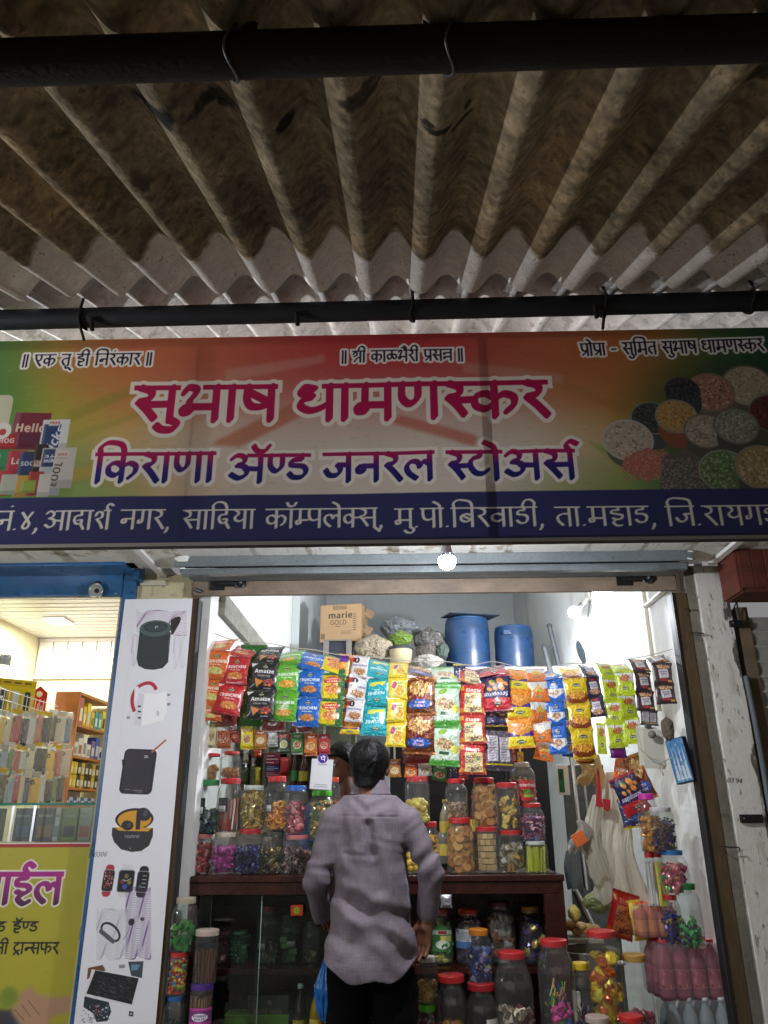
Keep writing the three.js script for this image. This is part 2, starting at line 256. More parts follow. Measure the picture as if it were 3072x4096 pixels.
const sheetNear = noiseTex(1400, 1400, (px, py) => {
  const x = -1.6 + (px / 1400) * 3.2, t = 1.9 + (py / 1400) * 2.8;
  const a = fbm(x * 7, t * 5, 5), b = fbm(x * 60 + 3, t * 55, 3), c = fbm(x * 150 + 8, t * 60 + 2, 2), w = fbm(x * 3 + 20, t * 2 + 9, 4);
  const ph = Math.cos((x / PITCH) * 2 * Math.PI);
  let k = 0.68 + 0.5 * (a - 0.5) + 0.42 * (b - 0.5) + 0.26 * (c - 0.5);
  let r = 205 * k, g = 183 * k, bl = 146 * k; // brown, fibrous, stained
  const warm = Math.min(1, Math.max(0, (w - 0.45) * 5)); r += 22 * warm * b; g += 12 * warm * b;
  const edge = T1 + 0.34 + 0.05 * (fbm(x * 9, 3.3, 3) - 0.5) + 0.03 * ph + 0.03 * (b - 0.5); // water mark where the sheets lap
  const q = Math.min(1, Math.max(0, (edge - t) / 0.03)); const v = 222 + 36 * (a - 0.5) + 34 * (b - 0.5) + 20 * (c - 0.5);
  r = r + (v - r) * q; g = g + (v * 0.965 - g) * q; bl = bl + (v * 0.92 - bl) * q;
  const line = Math.exp(-(((t - edge - 0.02) / 0.02) ** 2)) * 0.3 * b; r *= 1 - line; g *= 1 - line; bl *= 1 - line;
  for (const [X, T, A, Bw, K] of roofPatches) { const d = ((x - X) / A) ** 2 + ((t - T) / Bw) ** 2 + 0.9 * (b - 0.5) + 0.8 * (c - 0.5); if (d < 1.3) { const m = 1 - 0.8 * K * Math.min(1, Math.max(0, (1.3 - d) / 0.8)); r *= m; g *= m; bl *= m; } }
  if (c > 0.78 && b > 0.5) { r *= 0.72; g *= 0.72; bl *= 0.72; }
  return [r, g, bl].map((q2) => Math.max(8, Math.min(235, q2)));
});
sheetNear.wrapS = sheetNear.wrapT = THREE.ClampToEdgeWrapping;
const sheetFar = noiseTex(512, 512, (x, y) => { const a = fbm(x / 60, y / 60, 5), b = fbm(x / 6, y / 6, 3), s = fbm(x / 14 + 50, y / 40, 3) > 0.68 ? 26 : 0, v = 178 + 46 * (a - 0.5) + 34 * (b - 0.5) - s; return [v, v * 0.965, v * 0.925]; });
const sheetBump = grey(512, 512, (x, y) => 128 + 90 * (fbm(x / 4, y / 9, 3) - 0.5) * 2 + 60 * (fbm(x / 30, y / 30, 3) - 0.5));
const mSheetNear = mat(0xffffff, 0.95, { map: sheetNear, bumpMap: rep(sheetBump, 4, 4), bumpScale: 0.003 });
const mSheetFar = mat(0xffffff, 0.95, { map: rep(sheetFar, 1.4), bumpMap: rep(sheetBump, 3, 3), bumpScale: 0.002 });
function corrugated(x0, x1, z0, z1, lift, uvf, warp = 0) {
  const nx = Math.round(((x1 - x0) / PITCH) * 14), nt = 10, th = 0.0065, pos = [], uv = [], idx = [];
  const P = (x, t, o) => { const h = 0.028 * Math.cos((2 * Math.PI * x) / PITCH) + lift + o + warp * Math.sin(t * 2.1 + x); return [x, 3.653 - sSin * t + sCos * h, sCos * t + sSin * h]; };
  for (const o of [0, th]) for (let j = 0; j <= nt; j++) for (let i = 0; i <= nx; i++) { const x = x0 + ((x1 - x0) * i) / nx, t = (z0 + ((z1 - z0) * j) / nt) / sCos; pos.push(...P(x, t, o)); uv.push(...uvf(x, t)); }
  const W = nx + 1, N = W * (nt + 1), q = (a, b, c, d) => idx.push(a, b, c, a, c, d);
  for (let j = 0; j < nt; j++) for (let i = 0; i < nx; i++) { const a = j * W + i; q(a, a + 1, a + W + 1, a + W); q(N + a, N + a + W, N + a + W + 1, N + a + 1); }
  const g0 = new THREE.BufferGeometry(); g0.setAttribute('position', new THREE.Float32BufferAttribute(pos, 3)); g0.setAttribute('uv', new THREE.Float32BufferAttribute(uv, 2)); g0.setIndex(idx); g0.computeVertexNormals();
  const ep = [], eu = [], edge = (a, b) => { const A = pos.slice(a * 3, a * 3 + 3), Bq = pos.slice(b * 3, b * 3 + 3), C = pos.slice((N + b) * 3, (N + b) * 3 + 3), D = pos.slice((N + a) * 3, (N + a) * 3 + 3); ep.push(...A, ...Bq, ...C, ...A, ...C, ...D); for (const k of [a, b, b, a, b, a]) eu.push(uv[k * 2], uv[k * 2 + 1]); };
  for (let i = 0; i < nx; i++) { edge(i + 1, i); edge(nt * W + i, nt * W + i + 1); }
  for (let j = 0; j < nt; j++) { edge(j * W, j * W + W); edge(j * W + W + nx, j * W + nx); }
  const e = new THREE.BufferGeometry(); e.setAttribute('position', new THREE.Float32BufferAttribute(ep, 3)); e.setAttribute('uv', new THREE.Float32BufferAttribute(eu, 2)); e.computeVertexNormals();
  return merged([g0, e]);
}
const roof = thing('corrugated_roof', 'brown stained corrugated cement roof sheets over the shop front', 'roof');
const seam = at(1444, 1204, 1.95).x;
for (let k = -4; k < 3; k++) {
  const x0 = seam + k * 7 * PITCH, x1 = x0 + 7.3 * PITCH;
  const n = part('sheet', corrugated(x0, x1, 2.05 + (k & 1 ? 0.006 : 0), 4.35, (k & 1 ? 0.008 : 0), (x, t) => [(x + 1.6) / 3.2, (t - 1.9) / 2.8], 0.001), mSheetNear, roof);
  n.userData.label = 'brown stained lower roof sheet';
  const f = part('sheet', corrugated(x0 + 0.01, x1 + 0.01, 0.105, 2.2, 0.026 + (k & 1 ? 0.008 : 0), (x, t) => [x, t]), mSheetFar, roof);
  f.userData.label = 'pale upper roof sheet above the sign';
}
// purlin pipes with their hook bolts
function pipe(label, ua, va, ub, vb, z, r, m) {
  const a = at(ua, va, z), b = at(ub, vb, z), d = b.clone().sub(a).normalize(); a.addScaledVector(d, -1.2); b.addScaledVector(d, 1.2);
  const t = thing('roof_pipe', label, 'pipe', [0, 0, 0], 'purlin pipes under the roof'); part('tube', rod(a, b, r, 24), m, t);
  return (x) => a.clone().addScaledVector(d, (x - a.x) / d.x);
}
const mPipe1 = mat(0x2b2620, 0.62, { metalness: 0.2, map: rep(grimeTex, 1, 9), bumpMap: rep(bumpFine, 2, 20), bumpScale: 0.001 });
const mPipe2 = mat(0x33363a, 0.6, { metalness: 0.2, map: rep(grimeTex, 1, 9), bumpMap: rep(bumpFine, 2, 20), bumpScale: 0.001 });
const Z1 = 3.17, Z2 = 1.93;
const onP1 = pipe('thick dark steel pipe nearest the camera, under the brown sheets', 0, 252, 3072, 152, Z1, 0.029, mPipe1);
const onP2 = pipe('dark steel pipe just above the top edge of the signboard', 0, 1280, 3072, 1203, Z2, 0.031, mPipe2);
const ring = (c, r, wire, a0 = -0.6, a1 = 3.9) => { const pts = []; for (let i = 0; i <= 14; i++) { const a = a0 + ((a1 - a0) * i) / 14; pts.push(new V3(c.x + 0.006 * Math.sin(i), c.y - Math.sin(a) * r, c.z + Math.cos(a) * r)); } return tube(pts, wire, 40, 6); };
const U = (u, v, z) => at(u, v, z).x;
for (const [u, up, down, lab] of [[340, 0.06, 1362, 'bent iron hook rod holding the sign at its left end'], [1648, 0.075, 1238, 'short iron hook bolt on the pipe above the sign centre'], [2415, 0.05, 1318, 'bent iron hook rod holding the sign at its right third'], [3005, 0.08, 1242, 'hook bolt on the lower pipe near the right edge']]) {
  const c = onP2(U(u, 1240, Z2)), t = thing('hook_bolt', lab, 'hook', [0, 0, 0], 'hook bolts of the roof'); part('loop', ring(c, 0.035, 0.0045), M.rust, t);
  part('shank', tube([[c.x, c.y + up, c.z + 0.02], [c.x + 0.002, c.y, c.z + 0.037], [c.x - 0.002, c.y - 0.02, c.z + 0.03], at(u - 4, down, Z2 - 0.02)], 0.0048, 20, 6), M.rust, t);
}
for (const [u, lab] of [[935, 'wire tie looped round the near pipe, left of centre'], [1795, 'wire tie looped round the near pipe, right of centre']]) {
  const c = onP1(at(u, 200, Z1).x); const t = thing('wire_tie', lab, 'wire', [0, 0, 0], 'wire ties of the near pipe');
  part('loop', ring(c, 0.0315, 0.0022, -1.4, 4.4), M.zinc, t); part('tail', tube([[c.x, c.y + 0.09, c.z - 0.01], [c.x + 0.004, c.y + 0.03, c.z + 0.02], [c.x + 0.006, c.y, c.z + 0.032]], 0.003, 10, 5), M.rust, t);
}
for (const [u, v] of [[375, 1325], [2375, 1275], [1190, 1285]]) { const c = onP2(U(u, v, Z2)); const s = solid('bolt_end', u === 375 ? 'rusty bolt end below the lower pipe at left' : u === 2375 ? 'rusty bolt end below the lower pipe at right' : 'rusty lump of clamp under the lower pipe near the centre', 'bolt', tube([[c.x, c.y - 0.02, c.z + 0.03], [c.x + 0.004, c.y - 0.06, c.z + 0.02]], 0.007, 6, 6), M.rust, undefined, 'bolt ends under the pipe'); }
{ const c = onP1(at(1725, 20, Z1).x); solid('iron_strap', 'dark iron strap rising from the near pipe to the sheets', 'strap', slab(c.x - 0.012, c.x + 0.008, c.y + 0.02, c.y + 0.12, c.z - 0.002, c.z + 0.004), M.rust); }
{ const c = onP1(at(995, 80, Z1).x); solid('iron_strap', 'dark bolt head above the near pipe left of centre', 'bolt', tube([[c.x, c.y + 0.03, c.z], [c.x, c.y + 0.075, c.z - 0.01]], 0.011, 6, 8), M.rust); }

// ---------- signboard ----------
const SZ = 1.7, sT = 2.925, sB = 2.184, sL = -1.78, sR = 1.66, sW = 2048, sH = Math.round((2048 * (sT - sB)) / (sR - sL));
const S = (u, v) => { const p = at(u, v, SZ); return [((p.x - sL) / (sR - sL)) * sW, ((sT - p.y) / (sT - sB)) * sH]; };
const signTex = canvasTex(sW, sH, (c, w, h) => {
  const X = (u, v = 1750) => S(u, v)[0], Y = (v, u = 1500) => S(u, v)[1];
  c.fillStyle = '#e9dcc8'; c.fillRect(0, 0, w, h);
  const rad = (u, v, r, col, sx = 1, sy = 1) => { const [x, y] = S(u, v); c.save(); c.translate(x, y); c.scale(sx, sy); const g = c.createRadialGradient(0, 0, 0, 0, 0, r); g.addColorStop(0, col); g.addColorStop(1, col.replace(/[\d.]+\)$/, '0)')); c.fillStyle = g; c.fillRect(-r, -r, 2 * r, 2 * r); c.restore(); };
  const lin = c.createLinearGradient(X(-150), 0, X(3150), 0);
  for (const [o, col] of [[0, 'rgba(40,120,60,1)'], [0.05, 'rgba(80,145,50,1)'], [0.11, 'rgba(172,172,44,0.95)'], [0.2, 'rgba(226,170,62,0.85)'], [0.31, 'rgba(226,170,112,0.4)'], [0.4, 'rgba(233,215,195,0)'], [0.62, 'rgba(233,215,195,0)'], [0.72, 'rgba(222,160,84,0.5)'], [0.8, 'rgba(214,160,50,0.9)'], [0.87, 'rgba(130,150,44,1)'], [0.93, 'rgba(40,120,50,1)'], [1, 'rgba(14,74,36,1)']]) lin.addColorStop(o, col);
  c.fillStyle = lin; c.fillRect(0, 0, w, h);
  rad(1500, 1330, 330, 'rgba(214,36,44,1)', 2.2, 0.8); rad(1500, 1290, 260, 'rgba(206,24,40,0.95)', 2.4, 0.7); rad(700, 1400, 260, 'rgba(222,110,60,0.75)', 1.6, 0.7); rad(2350, 1380, 240, 'rgba(206,112,48,0.8)', 1.4, 0.8);
  rad(1520, 1830, 380, 'rgba(240,228,212,0.95)', 1.9, 0.34); rad(150, 1960, 180, 'rgba(60,140,60,0.7)', 1.4, 0.7); rad(2600, 1960, 190, 'rgba(90,160,80,0.7)', 1.6, 0.5); rad(3050, 1900, 240, 'rgba(20,90,50,0.75)', 1, 1.4);
  const ray = (pts, col) => { c.fillStyle = col; c.beginPath(); pts.forEach(([u, v], i) => (i ? c.lineTo(...S(u, v)) : c.moveTo(...S(u, v)))); c.fill(); };
  c.filter = 'blur(3px)';
  ray([[840, 1780], [1210, 1590], [1330, 1600], [960, 1790]], 'rgba(204,84,48,0.6)'); ray([[1560, 1690], [1900, 1790], [1910, 1745], [1600, 1660]], 'rgba(198,70,50,0.6)');
  ray([[260, 1650], [540, 1545], [540, 1580], [270, 1700]], 'rgba(150,150,40,0.5)'); ray([[2200, 1540], [2500, 1660], [2520, 1620], [2230, 1520]], 'rgba(190,130,60,0.5)'); ray([[2340, 1760], [2480, 1860], [2700, 1900], [2500, 1820]], 'rgba(120,170,70,0.6)');
  ray([[900, 1480], [1300, 1420], [1300, 1450], [900, 1530]], 'rgba(238,210,190,0.35)'); ray([[1850, 1450], [2250, 1500], [2250, 1540], [1850, 1490]], 'rgba(238,210,190,0.3)'); ray([[270, 1890], [420, 1850], [420, 1900], [280, 1930]], 'rgba(226,160,50,0.5)');
  ray([[280, 1740], [560, 1650], [560, 1670], [280, 1780]], 'rgba(160,160,50,0.4)'); ray([[300, 1930], [560, 1970], [560, 1995], [290, 1995]], 'rgba(150,190,110,0.4)');
  c.filter = 'none';
  // fine weave and dust of the flex
  for (let i = 0; i < 2600; i++) { c.fillStyle = rnd() > 0.5 ? 'rgba(60,50,40,0.06)' : 'rgba(255,250,240,0.05)'; const s = rnd(1, 5); c.fillRect(rnd(w), rnd(h), s * rnd(1, 4), s); }
  // printed grocery packs, left
  const pk = (u0, v0, u1, v1, col, txt, tc = '#fff', k = 0.3, rot = 0) => { const [a, b] = S(u0, v0), [e, f] = S(u1, v1); c.save(); c.translate((a + e) / 2, (b + f) / 2); c.rotate(rot); const W = e - a, H = f - b; c.fillStyle = col; c.fillRect(-W / 2, -H / 2, W, H); c.fillStyle = 'rgba(255,255,255,0.18)'; c.fillRect(-W / 2, -H / 2, W * 0.16, H); c.fillStyle = 'rgba(0,0,0,0.15)'; c.fillRect(-W / 2, H * 0.3, W, H * 0.2); if (txt) { c.fillStyle = tc; c.font = `bold ${Math.round(H * k)}px sans-serif`; c.textAlign = 'center'; c.textBaseline = 'middle'; c.fillText(txt, 0, -H * 0.08, W * 0.92); } c.restore(); };
  c.fillStyle = '#d9d6b4'; c.beginPath(); c.roundRect(...S(-90, 1585), X(62) - X(-90), Y(1720) - Y(1585), 12); c.fill(); c.fillStyle = '#7b8a5c'; c.fillRect(X(-90), Y(1672), X(62) - X(-90), 8);
  pk(62, 1655, 182, 1800, '#7c1f33', 'Hello', '#f6dfc0', 0.3, 0.04); pk(62, 1735, 170, 1790, '#5a1830', ''); pk(176, 1682, 266, 1800, '#eef0ee', '', '#fff'); pk(180, 1700, 232, 1800, '#1c3a6e', ''); pk(200, 1686, 244, 1706, '#f2f2ee', 'FREE', '#c8201c', 0.8);
  c.save(); c.translate(...S(222, 1765)); c.rotate(-1.25); c.fillStyle = '#f4f6fa'; c.font = 'italic bold 26px sans-serif'; c.textAlign = 'center'; c.fillText('licks', 0, 8); c.restore();
  pk(-60, 1740, 60, 1800, '#b5242c', 'TI BHOG', '#f4e7d8', 0.42); c.fillStyle = '#f3efe6'; c.beginPath(); c.arc(...S(10, 1725), 18, 0, 7); c.fill(); c.fillStyle = '#c43a3a'; c.beginPath(); c.arc(...S(12, 1730), 7, 0, 7); c.fill();
  pk(-70, 1800, 34, 1880, '#2d8a52', 'al', '#e9f2df', 0.5); pk(36, 1805, 96, 1900, '#b9283c', 'La', '#f9e3d0', 0.4); pk(84, 1810, 150, 1925, '#20355f', 'SOCE', '#dfe4ea', 0.22); pk(146, 1780, 176, 1900, '#2c1c1c', '', '#fff'); pk(140, 1845, 170, 1870, '#d8d2c4', 'KIS', '#a32a22', 0.8);
  pk(174, 1795, 236, 1985, '#bcc4cc', ''); pk(178, 1800, 220, 1870, '#27406e', 'a+', '#e6ebf2', 0.5); pk(178, 1835, 220, 1862, '#22355e', 'milk', '#fff', 0.7); pk(226, 1795, 286, 1955, '#d9d2cc', '', '#333'); pk(232, 1805, 272, 1838, '#e8ddd6', 'GOLD', '#a33b2a', 0.4);
  c.save(); c.translate(...S(226, 1900)); c.rotate(-1.45); c.fillStyle = '#4d4a44'; c.font = 'bold 20px sans-serif'; c.textAlign = 'center'; c.fillText('EOOL', 0, 6); c.restore();
  for (const [a, b, d, e, col] of [[-60, 1885, 30, 1985, '#c03038'], [66, 1905, 118, 1990, '#c9a13a'], [120, 1890, 164, 1985, '#a63327'], [90, 1925, 140, 1975, '#8fae3e'], [162, 1900, 196, 1990, '#dcd8cc'], [10, 1900, 60, 1980, '#b6c0a8']]) pk(a, b, d, e, col, '');
  // printed bowls and sacks of pulses, right
  rad(2900, 1720, 230, 'rgba(26,40,26,0.9)', 1, 0.95); rad(3040, 1800, 200, 'rgba(14,30,20,0.9)', 0.9, 1.1);
  const bowl = (u, v, r, col, dots, rim, sack) => { const [x, y] = S(u, v), R = r * 0.62; if (!sack) { c.fillStyle = 'rgba(70,72,66,0.8)'; c.beginPath(); c.ellipse(x, y + R * 0.45, R * 0.95, R * 0.85, 0, 0, 7); c.fill(); } if (sack) { c.fillStyle = sack; c.beginPath(); c.ellipse(x, y + R * 0.7, R * 1.02, R * 1.15, 0, 0, 7); c.fill(); } c.fillStyle = rim; c.beginPath(); c.ellipse(x, y, R * 1.08, R * 0.98, 0, 0, 7); c.fill(); c.fillStyle = col; c.beginPath(); c.ellipse(x, y, R, R * 0.9, 0, 0, 7); c.fill(); for (let i = 0; i < 150; i++) { const a = rnd(6.28), q = Math.sqrt(rnd()) * R * 0.95; c.fillStyle = pick(dots); c.beginPath(); c.ellipse(x + Math.cos(a) * q, y + Math.sin(a) * q * 0.88, 2.6, 1.7, rnd(3), 0, 7); c.fill(); } };
  bowl(2990, 1545, 76, '#b5a888', ['#d8cdb0', '#8f8468', '#c6bb9b'], '#6b6250', '#56503f'); bowl(2842, 1570, 70, '#a8735a', ['#cf9a80', '#7d4c38', '#dcb69c'], '#8a775f', '#6e6150'); bowl(2730, 1565, 52, '#23262e', ['#3b3f49', '#14161b'], '#3c3f44', '#2a2d33');
  bowl(3090, 1655, 68, '#5b2420', ['#7a342c', '#3d1512'], '#6e6654', '#4a463b'); bowl(2605, 1672, 58, '#2f3a34', ['#47554b', '#1b2420'], '#7e8a84', '#3d4642'); bowl(2706, 1665, 60, '#b58a4a', ['#d9b06c', '#8b6530', '#c99c58'], '#8e8d80', '#8a4a30'); bowl(2512, 1760, 72, '#c3b49d', ['#e2d7c2', '#8d7d66', '#cdbfa8'], '#c9c4b8');
  c.fillStyle = '#b96a58'; c.beginPath(); for (const p of [[2590, 1790], [2700, 1830], [2650, 1880], [2600, 1930], [2490, 1880], [2500, 1830]]) c.lineTo(...S(...p)); c.fill(); for (let i = 0; i < 420; i++) { c.fillStyle = pick(['#d08a76', '#a65747', '#e0a592']); const q = S(2490 + rnd(180), 1800 + rnd(120)); c.fillRect(q[0], q[1], 2, 2); }
  bowl(2822, 1725, 60, '#a99d88', ['#d3c8b2', '#7d725e', '#bdb199'], '#6e6a5f', '#4a4740'); bowl(2945, 1705, 64, '#8d927e', ['#b9beaa', '#666b58'], '#5f645b', '#40453e');
  c.fillStyle = '#5d584f'; c.beginPath(); for (const p of [[2650, 1830], [2740, 1790], [2830, 1850], [2820, 1975], [2640, 1970]]) c.lineTo(...S(...p)); c.fill(); for (let i = 0; i < 700; i++) { c.fillStyle = pick(['#8b867b', '#3c3833', '#a49e91']); const q = S(2645 + rnd(175), 1830 + rnd(140)); c.fillRect(q[0], q[1], 2.4, 1.8); }
  bowl(2900, 1885, 72, '#5d7a4a', ['#86a56c', '#3b5a30', '#a7bf8c'], '#8f9a8e'); bowl(3050, 1870, 76, '#a88f5e', ['#cfb98a', '#77633c', '#dccda6'], '#8a8676', '#4a4436');
  // blue band
  const band = Y(1993, 200); c.fillStyle = '#1e2560'; c.fillRect(0, band, w, h - band); c.fillStyle = '#b9b7ae'; c.fillRect(0, h - 7, w, 7);
  c.fillStyle = 'rgba(120,106,94,0.24)'; c.fillRect(0, 0, w, h); // faded ink
  // writing
  const hd = (t, u0, u1, v0, v1, o) => { const [x0, y0] = S(u0, v0), [x1] = S(u1, v0), [, y1] = S(u0, v1); devanagari(c, t, x0, x1, y0, y1, o); };
  const small = { pen: 0.15, thin: 0.6, color: '#23172f', rim: '#efe6dc', rimW: 9, nib: -0.6, headPen: 0.7 };
  hd('| | / e ka / ta uu / ha II / I na ra dot ka A ra / | |', 96, 612, 1424, 1468, small);
  hd('| | / shr II / ka A La bha ai ra II / pra sa nna / | |', 1366, 1852, 1408, 1452, small);
  hd('pra A em pra A / - / sa u I ma ta / sa u bha A sha / dha A ma Na sh ka ra', 2318, 3052, 1378, 1425, { ...small, slope: -0.012 });
  hd('sa u bha A sha', 540, 1112, 1556, 1686, { pen: 0.245, thin: 0.55, color: '#b3174d', rim: '#e8dccd', rimW: 17, nib: -0.9, headPen: 0.62 });
  hd('dha A ma Na sh ka ra', 1186, 2192, 1548, 1678, { pen: 0.245, thin: 0.55, color: '#b0154c', rim: '#e8dccd', rimW: 17, nib: -0.9, headPen: 0.62 });
  const [, gy0] = S(400, 1800), [, gy1] = S(400, 1935), gr = c.createLinearGradient(0, gy0, 0, gy1); gr.addColorStop(0, '#b0184f'); gr.addColorStop(0.3, '#a01a58'); gr.addColorStop(0.62, '#3b2170'); gr.addColorStop(1, '#1b1f63');
  const mid = { pen: 0.22, thin: 0.5, color: gr, rim: '#e6dccf', rimW: 14, nib: -0.8, headPen: 0.62 };
  hd('I ka ra A Na A', 384, 866, 1822, 1930, mid); hd('a candra Nh da', 914, 1244, 1825, 1930, mid); hd('ja na ra la', 1290, 1738, 1818, 1924, mid); hd('sh Ta A em a sa reph', 1782, 2300, 1812, 1920, mid);
  const bandT = { pen: 0.16, thin: 0.42, color: '#d9d3c4', nib: -0.35, headPen: 0.55 };
  hd('na dot . 4 ,', -8, 172, 2048, 2122, bandT); hd('A A', -400, -300, 2048, 2122, bandT);
  hd('a A dd A Sha reph / na ga ra ,', 182, 692, 2048, 2122, bandT); hd('sa A I dd ya A / ka A candra mh pa la em kh sa hal ,', 732, 1540, 2044, 2118, bandT);
  hd('ma u . pa A em . I ba ra va A da II ,', 1576, 2180, 2038, 2112, bandT); hd('ta A . ma ha A da ,', 2214, 2625, 2032, 2106, bandT); hd('I ja . ra A ya ga da', 2656, 3110, 2028, 2104, bandT);
});
const sign = thing('shop_signboard', 'wide printed shop signboard with purple lettering, red and green print and a blue band', 'signboard', [0, 0, 0]);
{
  const g = new THREE.PlaneGeometry(sR - sL, sT - sB, 120, 24); const p = g.attributes.position, tubesX = [at(778, 1600, SZ).x, at(1938, 1600, SZ).x];
  for (let i = 0; i < p.count; i++) { const x = p.getX(i) + (sL + sR) / 2, y = p.getY(i); const near = Math.min(...tubesX.map((q) => Math.abs(x - q))); const e = Math.min(1, near / 0.2) * (1 - (y / 0.371) ** 2); p.setZ(i, 0.004 + 0.003 * e * Math.sin(x * 5 + y * 3) + 0.0025 * e * (fbm(x * 6, y * 5, 3) - 0.5) * 4); }
  g.computeVertexNormals();
  part('printed_banner', g, phys(0xffffff, 0.62, { map: signTex, transmission: 0.06, thickness: 0 }), sign, [(sL + sR) / 2, (sT + sB) / 2, SZ]).material.roughness = 1;
  const ft = (x0, x1, y0, y1) => part('frame_tube', slab(x0, x1, y0, y1, SZ - 0.026, SZ - 0.002), M.steelDark, sign);
  ft(sL, sR, sT - 0.026, sT - 0.001); ft(sL, sR, sB + 0.001, sB + 0.02); for (const x of [...tubesX, sL + 0.014, sR - 0.014]) ft(x - 0.013, x + 0.013, sB + 0.022, sT - 0.028);
}
// ---------- rolling-shutter hood, bottom rail, guide channels ----------
{
  const h = thing('shutter_hood', 'grey painted sheet metal hood of the rolled-up shutter under the signboard', 'shutter hood');
  const a = at(703, 2200, 0.3).x, b = at(2765, 2180, 0.3).x;
  part('front_plate', slab(a, b, 2.566, 2.618, 0.285, 0.3, 0.003), M.hood, h);
  part('upper_plate', slab(a, b, 2.6185, 2.72, 0.12, 0.102, 0), M.hood, h).visible = true;
  part('drip_groove', slab(a + 0.02, b - 0.02, 2.55, 2.5645, 0.25, 0.27), M.hood, h);
  part('lower_flange', slab(a + 0.035, b - 0.03, 2.526, 2.5485, 0.25, 0.292, 0.003), M.hood, h);
  part('underside', slab(a + 0.035, b - 0.03, 2.552, 2.562, 0.09, 0.249), M.hood, h);
  const torn = new THREE.IcosahedronGeometry(0.03, 3); const p = torn.attributes.position; for (let i = 0; i < p.count; i++) { const k = 0.7 + 0.6 * fbm(p.getX(i) * 60, p.getY(i) * 60, 3); p.setXYZ(i, p.getX(i) * k * 1.3, p.getY(i) * k * 0.55, p.getZ(i) * 0.15 * k); } torn.computeVertexNormals();
  part('foam_patch', torn, mat(0xdcdcd4, 0.9), h, [a + 0.035, 2.606, 0.303]);
  for (const [u, v] of [[2760, 2235], [2762, 2205], [2766, 2260]]) part('paper_scrap', slab(-0.012, 0.012, -0.004, 0.004, -0.001, 0.001).rotateZ(rnd(-0.6, 0.2)), M.white, h, at(u, v, 0.303));
  for (const u of [1100, 1350, 1900, 2200]) part('rivet', new THREE.SphereGeometry(0.004, 8, 6).scale(1, 1, 0.5), M.hood, h, at(u, 2222, 0.3));
}
{
  const r = thing('shutter_bottom_rail', 'brownish steel bottom rail of the raised shutter across the shop opening', 'rail');
  const y0 = LINTEL + 0.002, y1 = LINTEL + 0.115, g = slab(XL - 0.035, XR + 0.03, y0, y1, 0.02, 0.05, 0.012); part('bar', g, M.rail, r);
  part('lip', slab(XL - 0.02, XR + 0.02, y0 - 0.006, y0 + 0.006, 0.03, 0.058, 0.003), M.rail, r);
  const bolt = (x) => { const b = part('slide_bolt', merged([rod([x - 0.075, (y0 + y1) / 2, 0.056], [x + 0.075, (y0 + y1) / 2, 0.056], 0.016, 14), slab(x - 0.11, x - 0.035, y0 + 0.022, y1 - 0.02, 0.0505, 0.06)]), M.steelDark, r); part('bolt_ring', new THREE.TorusGeometry(0.024, 0.005, 8, 20), M.zinc, b, [x + 0.045, (y0 + y1) / 2, 0.064]); part('bolt_knob', new THREE.SphereGeometry(0.011, 12, 8), M.zinc, b, [x + 0.05, (y0 + y1) / 2, 0.074]); };
  bolt(XL + 0.17); bolt(XR - 0.17);
  part('name_plate', slab(at(1675, 2300, 0.05).x, at(1780, 2300, 0.05).x, y1 - 0.028, y1 + 0.004, 0.0505, 0.055), M.rail, r);
  part('end_rod', rod([XL - 0.02, y0 + 0.03, 0.055], [XL + 0.02, y0 + 0.012, 0.06], 0.009, 8), M.zinc, r);
}
for (const [x0, x1, s, lab] of [[XL - 0.052, XL, -1, 'brown steel guide channel beside the white poster'], [XR, XR + 0.075, 1, 'brown steel guide channel on the right jamb']]) {
  const c = thing('guide_channel', lab, 'channel', [0, 0, 0], 'shutter guide channels');
  part('face', slab(x0, x1, 0.13, LINTEL - 0.01, 0.012, 0.03, 0.003), M.channel, c); part('inner_web', slab(s < 0 ? x1 - 0.008 : x0, s < 0 ? x1 : x0 + 0.008, 0.13, LINTEL - 0.012, -0.052, 0.0105), M.black, c);
  part('groove_lip', slab(s < 0 ? x1 - 0.006 : x0 - 0.004, s < 0 ? x1 + 0.004 : x0 + 0.006, 0.13, LINTEL - 0.012, 0.0305, 0.038), M.black, c);
}
